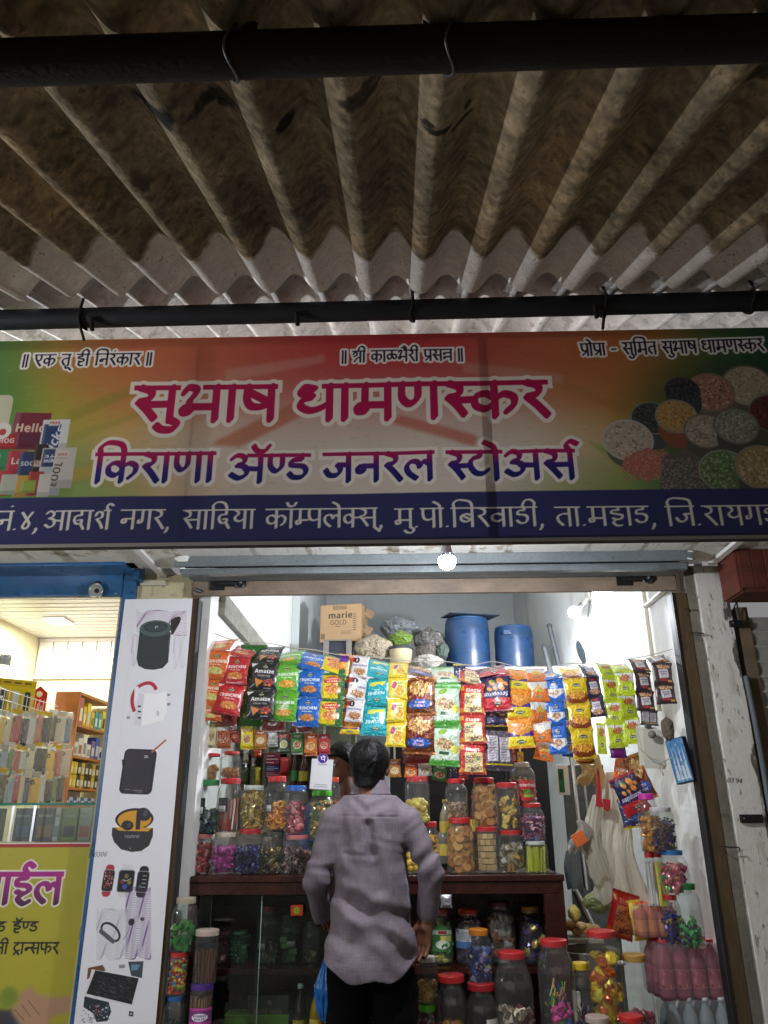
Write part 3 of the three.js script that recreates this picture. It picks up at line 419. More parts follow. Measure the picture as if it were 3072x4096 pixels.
// ---------- pillars ----------
struct('cement_strip', slab(XR + 0.077, XR + 0.12, 0.124, 2.618, -0.05, 0.03), M.concrete);
const inkMat = (txt, w, h) => { const t = canvasTex(256, 96, (c) => { c.clearRect(0, 0, 256, 96); c.strokeStyle = c.fillStyle = '#2b2a28'; c.font = 'italic 60px serif'; c.translate(10, 66); c.rotate(0.06); c.fillText(txt, 0, 0); }); return mat(0xffffff, 0.9, { map: t, transparent: true, alphaTest: 0.35 }); };
{
  const p = thing('pillar', 'dirty whitewashed masonry pillar with hooks at the right of the shop', 'pillar', [0, 0, 0]);
  const x0 = XR + 0.122, x1 = at(2958, 2620, 0.05).x;
  const body = slab(x0, x1, 0.124, 2.617, -0.2, 0.05, 0.006); // whitewash worn through to the cement along the right edge
  const wornTex = noiseTex(256, 1024, (x, y) => { const X = x / 256, Y = y / 1024, n = fbm(X * 5 + 3, Y * 22, 5), f = fbm(X * 30, Y * 110, 3), big = fbm(X * 2 + 9, Y * 6, 4); let v = 214 - 30 * Math.max(0, big - 0.5) - 16 * (f - 0.5); let c = [v, v - 3, v - 13]; const bare = X + 0.55 * (n - 0.5) + 0.12 * (f - 0.5); if (bare > 0.86) { const k = Math.min(1, (bare - 0.86) * 18), g = 92 + 60 * (f - 0.5); c = c.map((q, i) => q + (g - i * 5 - q) * k); } const ch = fbm(X * 9 + 40, Y * 60 + 7, 5); if (ch > 0.7) c = c.map((q) => q * (1 - Math.min(0.3, (ch - 0.7) * 5))); const d = fbm(X * 3 + 15, Y * 14 + 2, 4); if (d > 0.6) c = c.map((q, i) => q - (d - 0.6) * [150, 165, 190][i]); return c; });
  const worn = mat(0xffffff, 0.93, { map: wornTex, bumpMap: rep(bumpFine, 3, 8), bumpScale: 0.002 }); { const u2 = body.attributes.uv, p2 = body.attributes.position; for (let i = 0; i < u2.count; i++) u2.setXY(i, (p2.getX(i) - x0) / (x1 - x0), p2.getY(i) / 2.62); }
  part('masonry', body, worn, p);
  const ink = (txt, u, v, w, h) => part('handwriting', new THREE.PlaneGeometry(w, h), inkMat(txt), p, at(u, v, 0.0512).setZ(0.0512)); ink('03 94', 2955, 3122, 0.12, 0.045); ink('0305', 2915, 3262, 0.085, 0.03);
  const hook = (u, v, w) => { const c = at(u, v, 0.05); return part('iron_hook', tube([[c.x, c.y, 0.05], [c.x, c.y, 0.075], [c.x + w * 0.5, c.y - 0.004, 0.085], [c.x + w, c.y - 0.006, 0.085], [c.x + w + 0.003, c.y - 0.022, 0.085]], 0.0028, 24, 6), M.rust, p); };
  hook(2762, 2536, 0.05); hook(2880, 3385, 0.07); hook(2738, 2440, 0.012);
  { const c = at(2945, 2497, 0.05); const b = part('latch', slab(-0.036, 0.03, -0.016, 0.016, 0, 0.018, 0.003), M.steelDark, p, [c.x, c.y, 0.0505]); part('rivet', new THREE.SphereGeometry(0.006, 8, 6), M.zinc, b, [-0.022, 0.002, 0.019]); }
  { const c = at(3020, 3275, 0.05); const b = part('latch', slab(-0.05, 0.05, -0.018, 0.018, 0, 0.02, 0.003), M.steelDark, p, [c.x - 0.02, c.y, 0.0505]); part('rivet', new THREE.SphereGeometry(0.006, 8, 6), M.zinc, b, [-0.036, 0, 0.021]); }
  part('electric_cable', tube([at(2994, 2175, 0.1), at(2978, 2300, 0.09), at(2950, 2400, 0.07), at(2928, 2460, 0.07), at(2940, 2478, 0.07), at(2958, 2483, 0.066)], 0.0032, 40, 6), M.black, p);
  part('electric_cable', tube([at(2930, 2282, 0.08), at(2945, 2390, 0.07), at(2960, 2485, 0.062)], 0.0045, 30, 6), M.black, p);
  const x2 = x1 + 0.002; part('grey_conduit', tube([[x2 + 0.008, 2.05, 0.058], [x2 + 0.014, 1.8, 0.058], [x2 + 0.012, 1.2, 0.058], [x2 + 0.014, 0.3, 0.058]], 0.013, 40, 10), mat(0x7d868b, 0.7, { map: rep(grimeTex, 2) }), p);
}
struct('brown_jamb', slab(at(2958, 2620, 0.05).x + 0.03, at(2958, 2620, 0.05).x + 0.088, 0.124, 2.4, -0.05, 0.03), mat(0x8f7a60, 0.85, { map: rep(grimeTex, 1.4) }));
{ // the neighbour's closed shutter
  const s = thing('rolling_shutter', 'closed pale slatted shutter of the next shop at the right edge', 'shutter', [0, 0, 0]), x0 = at(2958, 2620, 0.05).x + 0.09, slat = (() => { const sh = new THREE.Shape(); sh.moveTo(0, 0); sh.quadraticCurveTo(0.028, 0.035, 0, 0.072); sh.lineTo(-0.004, 0.072); sh.quadraticCurveTo(0.02, 0.035, -0.004, 0); const g = new THREE.ExtrudeGeometry(sh, { depth: 0.9, bevelEnabled: false, curveSegments: 8 }); g.rotateY(Math.PI / 2); g.rotateY(Math.PI); return g; })();
  for (let y = 0.13; y < 2.32; y += 0.074) { const m = part('slat', slat, mat_shutter(), s, [x0, y, 0.0]); m.rotation.y = Math.PI; m.position.z = 0.02; m.position.x = x0; }
}
function mat_shutter() { return (mat_shutter.m ??= mat(0xb8b6aa, 0.55, { map: rep(grimeTex, 2) })); }
{
  const r = thing('red_shutter_hood', 'brick red boarded hood above the neighbouring shutter at the top right', 'shutter hood'), x0 = at(2962, 2300, 0.3).x;
  for (let k = 0; k < 7; k++) part('board', slab(x0 + k * 0.062, x0 + k * 0.062 + 0.0585, 2.425, 2.617, 0.29, 0.308, 0.002), mat_red(k), r);
  part('bottom_ledge', slab(x0, x0 + 0.6, 2.405, 2.424, 0.1, 0.3, 0.003), mat_red(1), r); part('side_board', slab(x0 - 0.016, x0 - 0.002, 2.41, 2.617, 0.102, 0.305), mat_red(0), r);
}
function mat_red(k) { mat_red.m ??= [0x84402f, 0x7a3a2b, 0x8a4634].map((c) => mat(c, 0.7, { map: rep(grimeTex, 2) })); return mat_red.m[k % 3]; }
// pillar between the shops
{
  const p = thing('pillar', 'cream painted pillar between the two shops, behind the white poster', 'pillar');
  part('masonry', slab(-1.462, XL - 0.054, 0.124, 2.617, -0.2, 0.0), mat(0xd8cfae, 0.9, { map: rep(plasterTex, 0.8) }), p);
  part('cable_trunking', slab(-1.262, -1.226, 2.6, 2.6185, 0.0, 0.6, 0.002), M.white, p); part('cable_trunking', slab(-1.36, -1.226, 2.555, 2.584, 0.001, 0.02, 0.002), mat(0xb9b39f, 0.8), p);
}
for (const [x, lab] of [[1.585, 'white cable trunking under the canopy slab at right']]) solid('cable_trunking', lab, 'trunking', slab(x - 0.018, x + 0.018, 2.6, 2.619, 0.104, 0.6, 0.002), M.white);
// ---------- white device poster ----------
const PZ = 0.045, pT = 2.474, pB = 0.42, pL = -1.42, pR = -1.068;
const posterTex = canvasTex(350, Math.round((350 * (pT - pB)) / (pR - pL)), (c, w, h) => {
  const Q = (u, v) => { const p = at(u, v, PZ); return [((p.x - pL) / (pR - pL)) * w, ((pT - p.y) / (pT - pB)) * h]; }; // place on the poster
  const g0 = c.createLinearGradient(0, 0, w, 0); c.fillStyle = '#e4e4ea'; c.fillRect(0, 0, w, h);
  const z3 = (a, b) => Q(a * 0.52, 2150 + b * 0.52), z4 = (a, b) => Q(a * 0.4822, 3200 + b * 0.4822);
  const poly = (pts, col, f = z3) => { c.fillStyle = col; c.beginPath(); pts.forEach((p, i) => (i ? c.lineTo(...f(...p)) : c.moveTo(...f(...p)))); c.closePath(); c.fill(); };
  const dist = (f, a, b) => { const p = f(...a), q = f(...b); return Math.hypot(p[0] - q[0], p[1] - q[1]); };
  const ell = (f, x, y, a, b, rot, col) => { const p = f(x, y); c.fillStyle = col; c.beginPath(); c.ellipse(p[0], p[1], dist(f, [x - a, y], [x, y]), dist(f, [x, y - b], [x, y]), rot, 0, 7); c.fill(); };
  // woven ripple pattern
  const ripple = (f, x0, x1, y0, y1, step, col, dash) => { c.strokeStyle = col; c.lineWidth = 1.7; c.setLineDash(dash); for (let k = 0; k < (y1 - y0) / step; k++) { c.beginPath(); for (let i = 0; i <= 24; i++) { const x = x0 + ((x1 - x0) * i) / 24, y = y0 + k * step + 26 * Math.sin((i + k * 0.7) * 0.42) + 14 * Math.sin(i * 0.9 + k * 0.2); if (y < y0 || y > y1) { continue; } const p = f(x, y); i ? c.lineTo(...p) : c.moveTo(...p); } c.stroke(); } c.setLineDash([]); };
  ripple(z3, 1050, 1435, 555, 760, 11, 'rgba(100,50,95,0.8)', [4, 1.5]); ripple(z3, 1010, 1090, 740, 1000, 12, 'rgba(110,60,100,0.4)', [2, 3]); ripple(z3, 1330, 1420, 740, 1010, 12, 'rgba(90,90,110,0.35)', [2, 4]);
  // speaker
  poly([[1075, 700], [1050, 930], [1062, 985], [1110, 1012], [1180, 1018], [1250, 1005], [1292, 960], [1312, 730]], '#2c3236'); ell(z3, 1195, 700, 122, 62, 0, '#4b5a5c'); ell(z3, 1196, 690, 92, 40, 0, '#2b3436'); ell(z3, 1198, 690, 78, 32, 0, '#37444a');
  poly([[1312, 640], [1345, 615], [1380, 607], [1392, 625], [1380, 660], [1330, 745], [1316, 750]], '#262426'); c.save(); c.translate(...z3(1205, 690)); c.fillStyle = '#aab4b4'; c.font = 'bold 22px sans-serif'; c.textAlign = 'center'; c.fillRect(-8, -6, 5, 14); c.fillRect(-8, -6, 12, 4); c.fillRect(2, -6, 4, 9); c.restore();
  for (let k = 0; k < 5; k++) ell(z3, 1302 - k * 2, 775 + k * 18, 4, 4, 0, '#8a9294'); c.strokeStyle = 'rgba(255,255,255,0.08)'; c.lineWidth = 1; for (let k = 0; k < 20; k++) { c.beginPath(); c.moveTo(...z3(1070 - k, 760 + k * 11)); c.lineTo(...z3(1290, 770 + k * 11)); c.stroke(); }
  // charger with its red cable
  c.strokeStyle = '#b3213a'; c.lineWidth = 17; c.beginPath(); c.moveTo(...z3(1035, 1340)); c.quadraticCurveTo(...z3(985, 1230), ...z3(1060, 1150)); c.quadraticCurveTo(...z3(1170, 1080), ...z3(1200, 1172)); c.stroke();
  poly([[1062, 1195], [1200, 1205], [1280, 1180], [1282, 1340], [1255, 1405], [1085, 1455], [1030, 1440]], '#f3f3f6'); poly([[1062, 1195], [1110, 1205], [1085, 1455], [1030, 1440]], '#d9d9e0'); for (const y of [1300, 1340, 1388]) poly([[1062, y - 8], [1084, y - 5], [1082, y + 8], [1060, y + 5]], '#33343a'); poly([[1285, 1203], [1307, 1200], [1307, 1220], [1285, 1222]], '#8a8c92'); poly([[1285, 1275], [1310, 1272], [1310, 1292], [1285, 1294]], '#8a8c92');
  poly([[975, 1375], [1000, 1375], [998, 1397], [974, 1397]], '#9a9aa0'); poly([[1035, 1150], [1065, 1145], [1062, 1250], [1030, 1255]], '#ececf0'); poly([[1205, 1335], [1222, 1335], [1222, 1372], [1205, 1372]], '#c3c3ca'); poly([[980, 1330], [1005, 1330], [1003, 1378], [978, 1378]], '#dedee4');
  // power bank
  c.fillStyle = '#26222a'; { const a = z3(960, 1630), b = z3(1165, 1975); c.save(); c.translate((a[0] + b[0]) / 2, (a[1] + b[1]) / 2); c.rotate(0.045); c.beginPath(); c.roundRect(-(b[0] - a[0]) * 0.52, -(b[1] - a[1]) / 2, (b[0] - a[0]) * 1.04, b[1] - a[1], 24); c.fill(); c.fillStyle = '#2f2b35'; c.beginPath(); c.roundRect(-(b[0] - a[0]) * 0.46, -(b[1] - a[1]) / 2 + 6, (b[0] - a[0]) * 0.9, (b[1] - a[1]) - 16, 18); c.fill(); c.fillStyle = '#c9c8cc'; c.font = 'bold 17px sans-serif'; c.fillText('20.', 18, -62); c.fillStyle = '#76737c'; c.fillRect(-12, 82, 44, 4); c.fillRect(-2, 90, 34, 3); c.fillRect(-52, 80, 26, 3); c.restore(); }
  c.strokeStyle = '#b06a48'; c.lineWidth = 9; c.lineCap = 'round'; c.beginPath(); c.moveTo(...z3(1170, 1650)); c.lineTo(...z3(1272, 1562)); c.stroke(); c.strokeStyle = '#2a272c'; c.lineWidth = 6; c.beginPath(); c.moveTo(...z3(948, 1850)); c.lineTo(...z3(950, 1715)); c.stroke(); poly([[938, 1710], [962, 1708], [964, 1755], [940, 1758]], '#1d1b20');
  // earbud case
  ell(z4, 1113, 160, 158, 90, 0, '#1f1c20'); ell(z4, 1113, 165, 140, 76, 0, '#d0981f'); poly([[930, 230], [1268, 235], [1266, 300], [1235, 380], [1170, 425], [1090, 433], [1000, 410], [945, 350], [926, 290]], '#2d2b31', z4); poly([[945, 228], [1262, 233], [1225, 262], [985, 256]], '#d6a02a', z4); ell(z4, 1055, 212, 50, 40, 0.2, '#222026'); ell(z4, 1190, 120, 62, 52, 0.4, '#27242a'); poly([[1130, 110], [1168, 110], [1158, 248], [1122, 246]], '#2a272e', z4); ell(z4, 1205, 110, 20, 30, 0.3, '#4a4852'); ell(z4, 1068, 208, 14, 20, 0.3, '#4a4852');
  c.fillStyle = '#a7a7ac'; c.font = '22px sans-serif'; c.textAlign = 'center'; c.fillText('realme', ...z4(1092, 318)); ell(z4, 1078, 402, 4, 4, 0, '#d6d6d6');
  c.strokeStyle = '#22252c'; c.fillStyle = '#22252c'; c.font = 'italic 27px serif'; c.textAlign = 'left'; c.fillText('0306', ...z4(772, 472));
  // three watches
  const watch = (x, y, w2, h2, strap, face, rot) => { const p = z4(x, y), W = dist(z4, [x - w2, y], [x, y]), H = dist(z4, [x, y - h2], [x, y]); c.save(); c.translate(...p); c.rotate(rot); c.fillStyle = strap; c.beginPath(); c.roundRect(-W * 0.78, -H * 1.5, W * 1.56, H * 3, 16); c.fill(); c.fillStyle = '#8d8f96'; c.beginPath(); c.roundRect(-W * 1.04, -H * 1.04, W * 2.08, H * 2.08, 13); c.fill(); c.fillStyle = '#141319'; c.beginPath(); c.roundRect(-W * 0.95, -H * 0.96, W * 1.9, H * 1.92, 11); c.fill(); face(W, H); c.restore(); };
  watch(895, 670, 46, 88, '#b4304a', (W, H) => { for (let i = 0; i < 70; i++) { c.fillStyle = pick(['#a33a3e', '#c9787a', '#6b1f28', '#e0a9a4']); c.beginPath(); c.arc(rnd(-W * 0.7, W * 0.7), rnd(-H * 0.8, H * 0.8), rnd(1, 4), 0, 7); c.fill(); } }, 0.06);
  watch(1180, 680, 50, 86, '#1e1e22', (W, H) => { c.fillStyle = '#c6c9cf'; for (let k = 0; k < 4; k++) c.fillRect(-W * 0.1, -H * 0.6 + k * H * 0.36, W * 0.7, 2.5); c.fillStyle = '#3a7d8c'; c.fillRect(-W * 0.5, H * 0.35, W * 0.4, H * 0.2); }, 0.05);
  watch(1042, 675, 66, 90, '#d9d9de', (W, H) => { c.fillStyle = '#2c2d33'; for (const [a, b, r, col] of [[0, -0.45, 0.28, '#7b6a2a'], [-0.45, 0.05, 0.26, '#873a33'], [0.45, 0.1, 0.26, '#8a7a2e'], [-0.05, 0.5, 0.3, '#3d55a8']]) { c.fillStyle = col; c.beginPath(); c.arc(a * W, b * H, r * W, 0, 7); c.fill(); } c.strokeStyle = '#e8e8ec'; c.lineWidth = 2.4; c.beginPath(); c.moveTo(-W * 0.35, -H * 0.12); c.lineTo(0, 0); c.lineTo(W * 0.6, -H * 0.25); c.stroke(); }, 0.03);
  // fitness band on the ripple field, phones being repaired
  ripple(z4, 1040, 1250, 720, 1330, 15, 'rgba(86,50,112,0.9)', [5, 2]); ripple(z4, 800, 1060, 900, 1330, 15, 'rgba(70,70,90,0.5)', [2, 3]);
  c.strokeStyle = '#2a2a33'; c.lineWidth = 9; c.beginPath(); c.ellipse(...z4(915, 1098), 48, 26, 0.62, 0, 6.3); c.stroke(); c.strokeStyle = '#55555f'; c.lineWidth = 17; c.beginPath(); c.moveTo(...z4(835, 1090)); c.lineTo(...z4(935, 1175)); c.stroke(); ell(z4, 1088, 1015, 26, 30, 0.2, '#2c2636'); ell(z4, 1178, 990, 18, 16, 0.2, '#4a4458'); c.strokeStyle = '#4a4a55'; c.lineWidth = 2; c.beginPath(); c.moveTo(...z4(1080, 1030)); c.quadraticCurveTo(...z4(1060, 1110), ...z4(1020, 1160)); c.stroke();
  poly([[730, 1395], [850, 1370], [875, 1415], [720, 1490]], '#6d4a36', z4); poly([[1060, 1345], [1188, 1340], [1175, 1480], [1085, 1460]], '#3b4450', z4); poly([[1085, 1370], [1160, 1365], [1140, 1410], [1090, 1420]], '#5f90a8', z4); poly([[985, 1370], [1035, 1368], [1035, 1395], [985, 1400]], '#8b8b92', z4);
  poly([[760, 1405], [1150, 1480], [1100, 1715], [700, 1630]], '#dcdce0', z4); poly([[790, 1415], [1148, 1483], [1090, 1700], [715, 1608]], '#17161b', z4);
  for (let i = 0; i < 90; i++) { c.strokeStyle = pick(['rgba(190,190,196,0.25)', 'rgba(120,120,128,0.35)', 'rgba(230,230,232,0.18)']); c.lineWidth = rnd(1, 3); const x = rnd(770, 1080), y = rnd(1470, 1640); c.beginPath(); c.moveTo(...z4(x, y)); c.lineTo(...z4(x + rnd(10, 60), y + rnd(-10, 40))); c.stroke(); }
  poly([[700, 1630], [900, 1680], [920, 1760], [890, 1835], [800, 1845], [770, 1770], [690, 1720]], '#232b36', z4); for (let i = 0; i < 60; i++) { c.fillStyle = pick(['#4b6d84', '#8a8f98', '#a0553f', '#c9cbd0', '#2f3a48']); const p = z4(rnd(760, 905), rnd(1690, 1820)); c.fillRect(p[0], p[1], rnd(2, 9), rnd(2, 7)); } for (let i = 0; i < 30; i++) { const p = z4(rnd(670, 760), rnd(1700, 1850)); c.fillStyle = pick(['#3a3f48', '#9a9ca2']); c.fillRect(p[0], p[1], rnd(2, 6), rnd(2, 5)); }
  poly([[1068, 1755], [1105, 1760], [1102, 1800], [1066, 1795]], '#26252b', z4); poly([[1078, 1768], [1094, 1770], [1092, 1788], [1077, 1786]], '#c2c2c8', z4);
  c.strokeStyle = 'rgba(120,120,130,0.25)'; c.lineWidth = 1; c.beginPath(); c.moveTo(...z3(1050, 540)); c.lineTo(...z3(925, 1500)); c.stroke();
});
{
  const p = thing('device_poster', 'tall white poster of gadgets hung on the pillar between the shops', 'poster');
  const g = new THREE.PlaneGeometry(pR - pL, pT - pB, 24, 100), q = g.attributes.position; for (let i = 0; i < q.count; i++) { const x = q.getX(i), y = q.getY(i); q.setZ(i, 0.004 * (fbm(x * 5 + 4, y * 3, 3) - 0.5) * 2 + 0.0035 * Math.exp(-(((x + 0.105 + 0.01 * Math.sin(y)) / 0.008) ** 2))); } g.computeVertexNormals();
  part('printed_sheet', g, mat(0xffffff, 0.55, { map: posterTex }), p, [(pL + pR) / 2, (pT + pB) / 2, PZ]);
  part('backing_board', slab(pL + 0.004, pR - 0.004, pB + 0.01, pT - 0.004, 0.004, PZ - 0.012), M.white, p);
}
// ---------- blue shutter and mobile-phone shop ----------
{
  const b = thing('blue_shutter', 'blue painted rolled-up shutter and hood over the phone shop', 'shutter hood'), x0 = -3.1, x1 = at(551, 2300, 0.06).x, xj = at(489, 2386, 0.03).x, y = (v, z) => at(250, v, z).y;
  part('upper_plate', slab(x0, x1 + 0.02, y(2241, 0.2), 2.618, 0.12, 0.2), M.blue, b);
  part('light_band', slab(x0, x1 - 0.02, y(2266, 0.21), y(2242, 0.21), 0.12, 0.222, 0.004), M.blue, b);
  part('groove', slab(x0, x1 - 0.01, y(2292, 0.1), y(2267, 0.18), 0.02, 0.16), M.blue, b);
  part('bottom_rail', slab(x0, xj + 0.0, y(2386, 0.05), y(2293, 0.05) + 0.01, 0.01, 0.05, 0.006), M.blue, b);
  part('rail_lip', slab(x0, x1 - 0.005, y(2293, 0.056) - 0.008, y(2293, 0.056) + 0.008, 0.0505, 0.06, 0.002), M.blue, b);
  part('jamb', slab(xj, x1 - 0.012, 0.124, y(2293, 0.05), 0.003, 0.04, 0.003), M.blue, b);
  part('end_bracket', slab(x1 - 0.01, x1 + 0.02, y(2330, 0.05), y(2268, 0.05), 0.01, 0.1, 0.004), M.blue, b);
}
{
  const c = at(385, 2363, 0.075); const l = thing('padlock', 'round steel disc padlock hanging on the blue shutter rail', 'padlock', c); part('body', new THREE.CylinderGeometry(0.037, 0.037, 0.02, 28).rotateX(Math.PI / 2), M.chrome, l); part('rim', new THREE.TorusGeometry(0.034, 0.005, 8, 28), M.steel, l, [0, 0, 0.009]); part('keyhole_disc', new THREE.CylinderGeometry(0.012, 0.012, 0.004, 16).rotateX(Math.PI / 2), M.steelDark, l, [0.006, -0.004, 0.012]); part('shackle', new THREE.TorusGeometry(0.016, 0.005, 8, 14, Math.PI), M.steelDark, l, [0, 0.032, 0]); part('hasp', slab(-0.06, 0.02, 0.026, 0.042, -0.025, -0.012), M.blue, l);
  solid('rivet', 'small bright rivet beside the padlock', 'rivet', new THREE.SphereGeometry(0.006, 10, 8), M.chrome, at(463, 2374, 0.053));
}
// phone shop room: wall and ceiling planes read off the photograph's edges
const mX0 = -2.85, mX1 = -1.464, mZ = -2.1, mY = 2.75;
struct('phone_shop_wall_left', slab(mX0 - 0.1, mX0, 0.124, mY + 0.1, mZ, 0.0), M.cream);
struct('phone_shop_wall_back', slab(mX0 - 0.1, mX1, 0.124, mY + 0.1, mZ - 0.1, mZ - 0.003), M.cream);
struct('phone_shop_wall_right', slab(mX1 + 0.003, mX1 + 0.06, 0.124, mY + 0.1, mZ, -0.202), M.wall);
struct('phone_shop_floor', slab(mX0, mX1, 0.126, 0.2, mZ, -0.206), M.concrete);
struct('lintel_wall_phone_shop', slab(mX0 - 0.25, mX1, 2.6, 2.719, -0.2, -0.0), M.plaster);
{
  const c = thing('panelled_ceiling', 'white plastic panelled ceiling of the phone shop', 'ceiling');
  for (let z = mZ + 0.003; z < -0.21; z += 0.1) { const n = Math.min(0.096, -0.205 - z); part('panel', slab(mX0 + 0.003, mX1, mY, mY + 0.012, z, z + n, 0.003), M.pvc, c); part('panel_ridge', slab(mX0 + 0.003, mX1, mY - 0.004, mY - 0.0002, z + n * 0.44, z + n * 0.52), M.pvc, c); }
  const w = thing('panelled_wall', 'white glossy plastic panel band on the back wall of the phone shop', 'panelling'), y0 = at(300, 2706, mZ + 0.02).y;
  for (let x = mX0 + 0.01, k = 0; x < mX1 - 0.02; x += 0.115, k++) part('panel', slab(x, Math.min(x + 0.108, mX1), y0, mY - 0.03, mZ, mZ + 0.014, 0.004), M.pvc, w);
  part('edge_trim', slab(mX0 + 0.004, mX1, mY - 0.03, mY - 0.006, mZ, mZ + 0.02), M.pvc, w); part('edge_trim', slab(mX0 + 0.004, mX1, y0 - 0.016, y0 - 0.001, mZ, mZ + 0.022), M.pvc, w);
}
// ---------- snack packets hanging in strips ----------
const unitPacks = [0, 1, 2, 3, 4, 5].map((s) => {
  const nx = 12, ny = 16, pos = [], uv = [], idx = [];
  for (const side of [1, -1]) for (let j = 0; j <= ny; j++) for (let i = 0; i <= nx; i++) {
    const u = i / nx, v = j / ny, a = 2 * u - 1, seal = Math.min(1, Math.max(0, (Math.min(v, 1 - v) - 0.055) / 0.2)), body = Math.sin((seal * Math.PI) / 2);
    const wr = (fbm(u * 4 + s * 7, v * 5 + s * 3 + side, 3) - 0.5) * 0.5 + 0.16 * Math.sin((a * 7 + s) * (1.2 - seal)) * (1 - seal) * Math.min(1, seal * 6 + 0.15);
    const edge = Math.abs(a) > 0.999;
    let z = edge ? 0 : side * (Math.pow(1 - Math.abs(a) ** 2.4, 0.62) * body * (0.85 + wr) + 0.02);
    const inX = 1 - 0.1 * body + 0.035 * (fbm(v * 6 + s * 5, a > 0 ? 3 : 8, 2) - 0.5) * 2 * body;
    const zig = j === 0 || j === ny ? ((i % 2) - 0.5) * 0.014 : 0, sway = 0.03 * Math.sin(v * 9 + s * 2) * body;
    pos.push(a * 0.5 * inX, v - 0.5 + zig, z * 0.5 + sway); uv.push(u, v);
  }
  const W = nx + 1, N = W * (ny + 1);
  for (let j = 0; j < ny; j++) for (let i = 0; i < nx; i++) { const a = j * W + i; idx.push(a, a + 1, a + W + 1, a, a + W + 1, a + W, N + a, N + a + W + 1, N + a + 1, N + a, N + a + W, N + a + W + 1); }
  const g = new THREE.BufferGeometry(); g.setAttribute('position', new THREE.Float32BufferAttribute(pos, 3)); g.setAttribute('uv', new THREE.Float32BufferAttribute(uv, 2)); g.setIndex(idx); g.computeVertexNormals(); return g;
});
const foilMat = {};
function print(name, draw, o = {}) {
  const t = canvasTex(120, 150, (c, w, h) => { draw(c, w, h); if (o.flip) { /* printed head down */ } });
  foilMat[name] = phys(0xffffff, o.rough ?? 0.3, { map: t, metalness: o.metal ?? 0.1, clearcoat: 0.5, clearcoatRoughness: 0.22, bumpMap: rep(bumpSoft, 2), bumpScale: 0.007 });
}
const T = {
  text(c, s, x, y, size, col, font = 'sans-serif', rot = 0, maxW) { c.save(); c.translate(x, y); c.rotate(rot); c.fillStyle = col; c.font = `${font.includes('bold') || font.includes('italic') ? font : 'bold ' + font}`.replace(/^(.*?)(sans-serif|serif|monospace)$/, `$1${size}px $2`); c.textAlign = 'center'; c.textBaseline = 'middle'; maxW ? c.fillText(s, 0, 0, maxW) : c.fillText(s, 0, 0); c.restore(); },
  blob(c, x, y, rx, ry, cols, n = 90) { for (let i = 0; i < n; i++) { const a = rnd(6.28), q = Math.sqrt(rnd()); c.fillStyle = pick(cols); c.beginPath(); c.ellipse(x + Math.cos(a) * q * rx, y + Math.sin(a) * q * ry, rnd(2, rx * 0.22 + 2), rnd(1.2, 4), rnd(3.1), 0, 7); c.fill(); } },
  brand(c, x, y, k = 1, flip = false) { c.save(); c.translate(x, y); if (flip) c.rotate(Math.PI); c.fillStyle = '#e8d9a0'; c.beginPath(); c.ellipse(0, -9 * k, 7 * k, 5 * k, 0, 0, 7); c.fill(); c.fillStyle = '#1d2a1c'; c.beginPath(); c.ellipse(0, 0, 20 * k, 9 * k, 0, 0, 7); c.fill(); c.fillStyle = '#c9c64a'; c.fillRect(-9 * k, 8 * k, 18 * k, 3 * k); c.fillStyle = '#f3efe0'; c.font = `bold ${10 * k}px sans-serif`; c.textAlign = 'center'; c.textBaseline = 'middle'; c.fillText('BALAJI', 0, 0.5 * k, 34 * k); c.restore(); },
  seal(c, w, h, col) { c.fillStyle = col; c.fillRect(0, 0, w, 9); c.fillRect(0, h - 9, w, 9); c.fillStyle = 'rgba(255,255,255,0.25)'; for (let x = 2; x < w; x += 5) { c.fillRect(x, 1, 2, 7); c.fillRect(x, h - 8, 2, 7); } },
};
const crunch = (bg, dk, name, cols, title = 'CRUNCHEM') => print(name, (c, w, h) => { c.fillStyle = bg; c.fillRect(0, 0, w, h); c.fillStyle = dk; c.globalAlpha = 0.35; c.fillRect(0, h * 0.62, w, h * 0.38); c.globalAlpha = 1; c.fillStyle = 'rgba(255,255,255,0.85)'; c.beginPath(); c.moveTo(0, 10); c.lineTo(26, 10); c.lineTo(0, 26); c.fill(); T.brand(c, 62, 32, 0.8); T.text(c, title, 60, 58, 21, '#fbfbf6', 'sans-serif', -0.05, 100); T.text(c, 'Masala Twist', 60, 75, 8, '#fbf3dd'); T.blob(c, 62, 106, 34, 15, cols, 120); c.fillStyle = cols[0]; c.beginPath(); c.moveTo(28, 120); c.lineTo(66, 84); c.lineTo(96, 120); c.fill(); T.blob(c, 62, 112, 34, 9, cols, 60); T.seal(c, w, h, dk); });
crunch('#e4702a', '#c95a1c', 'orange', ['#c9c06a', '#e0d88c', '#a6a04a', '#d8cf7c']); crunch('#c8272d', '#a31c22', 'red', ['#d98a3a', '#e8a85c', '#b96d24']); crunch('#62b52c', '#4c9620', 'lime', ['#e2a02a', '#eebb4c', '#c27f1c']); crunch('#1468c8', '#0f52a4', 'blue', ['#c97b34', '#de9a54', '#a35f22']);
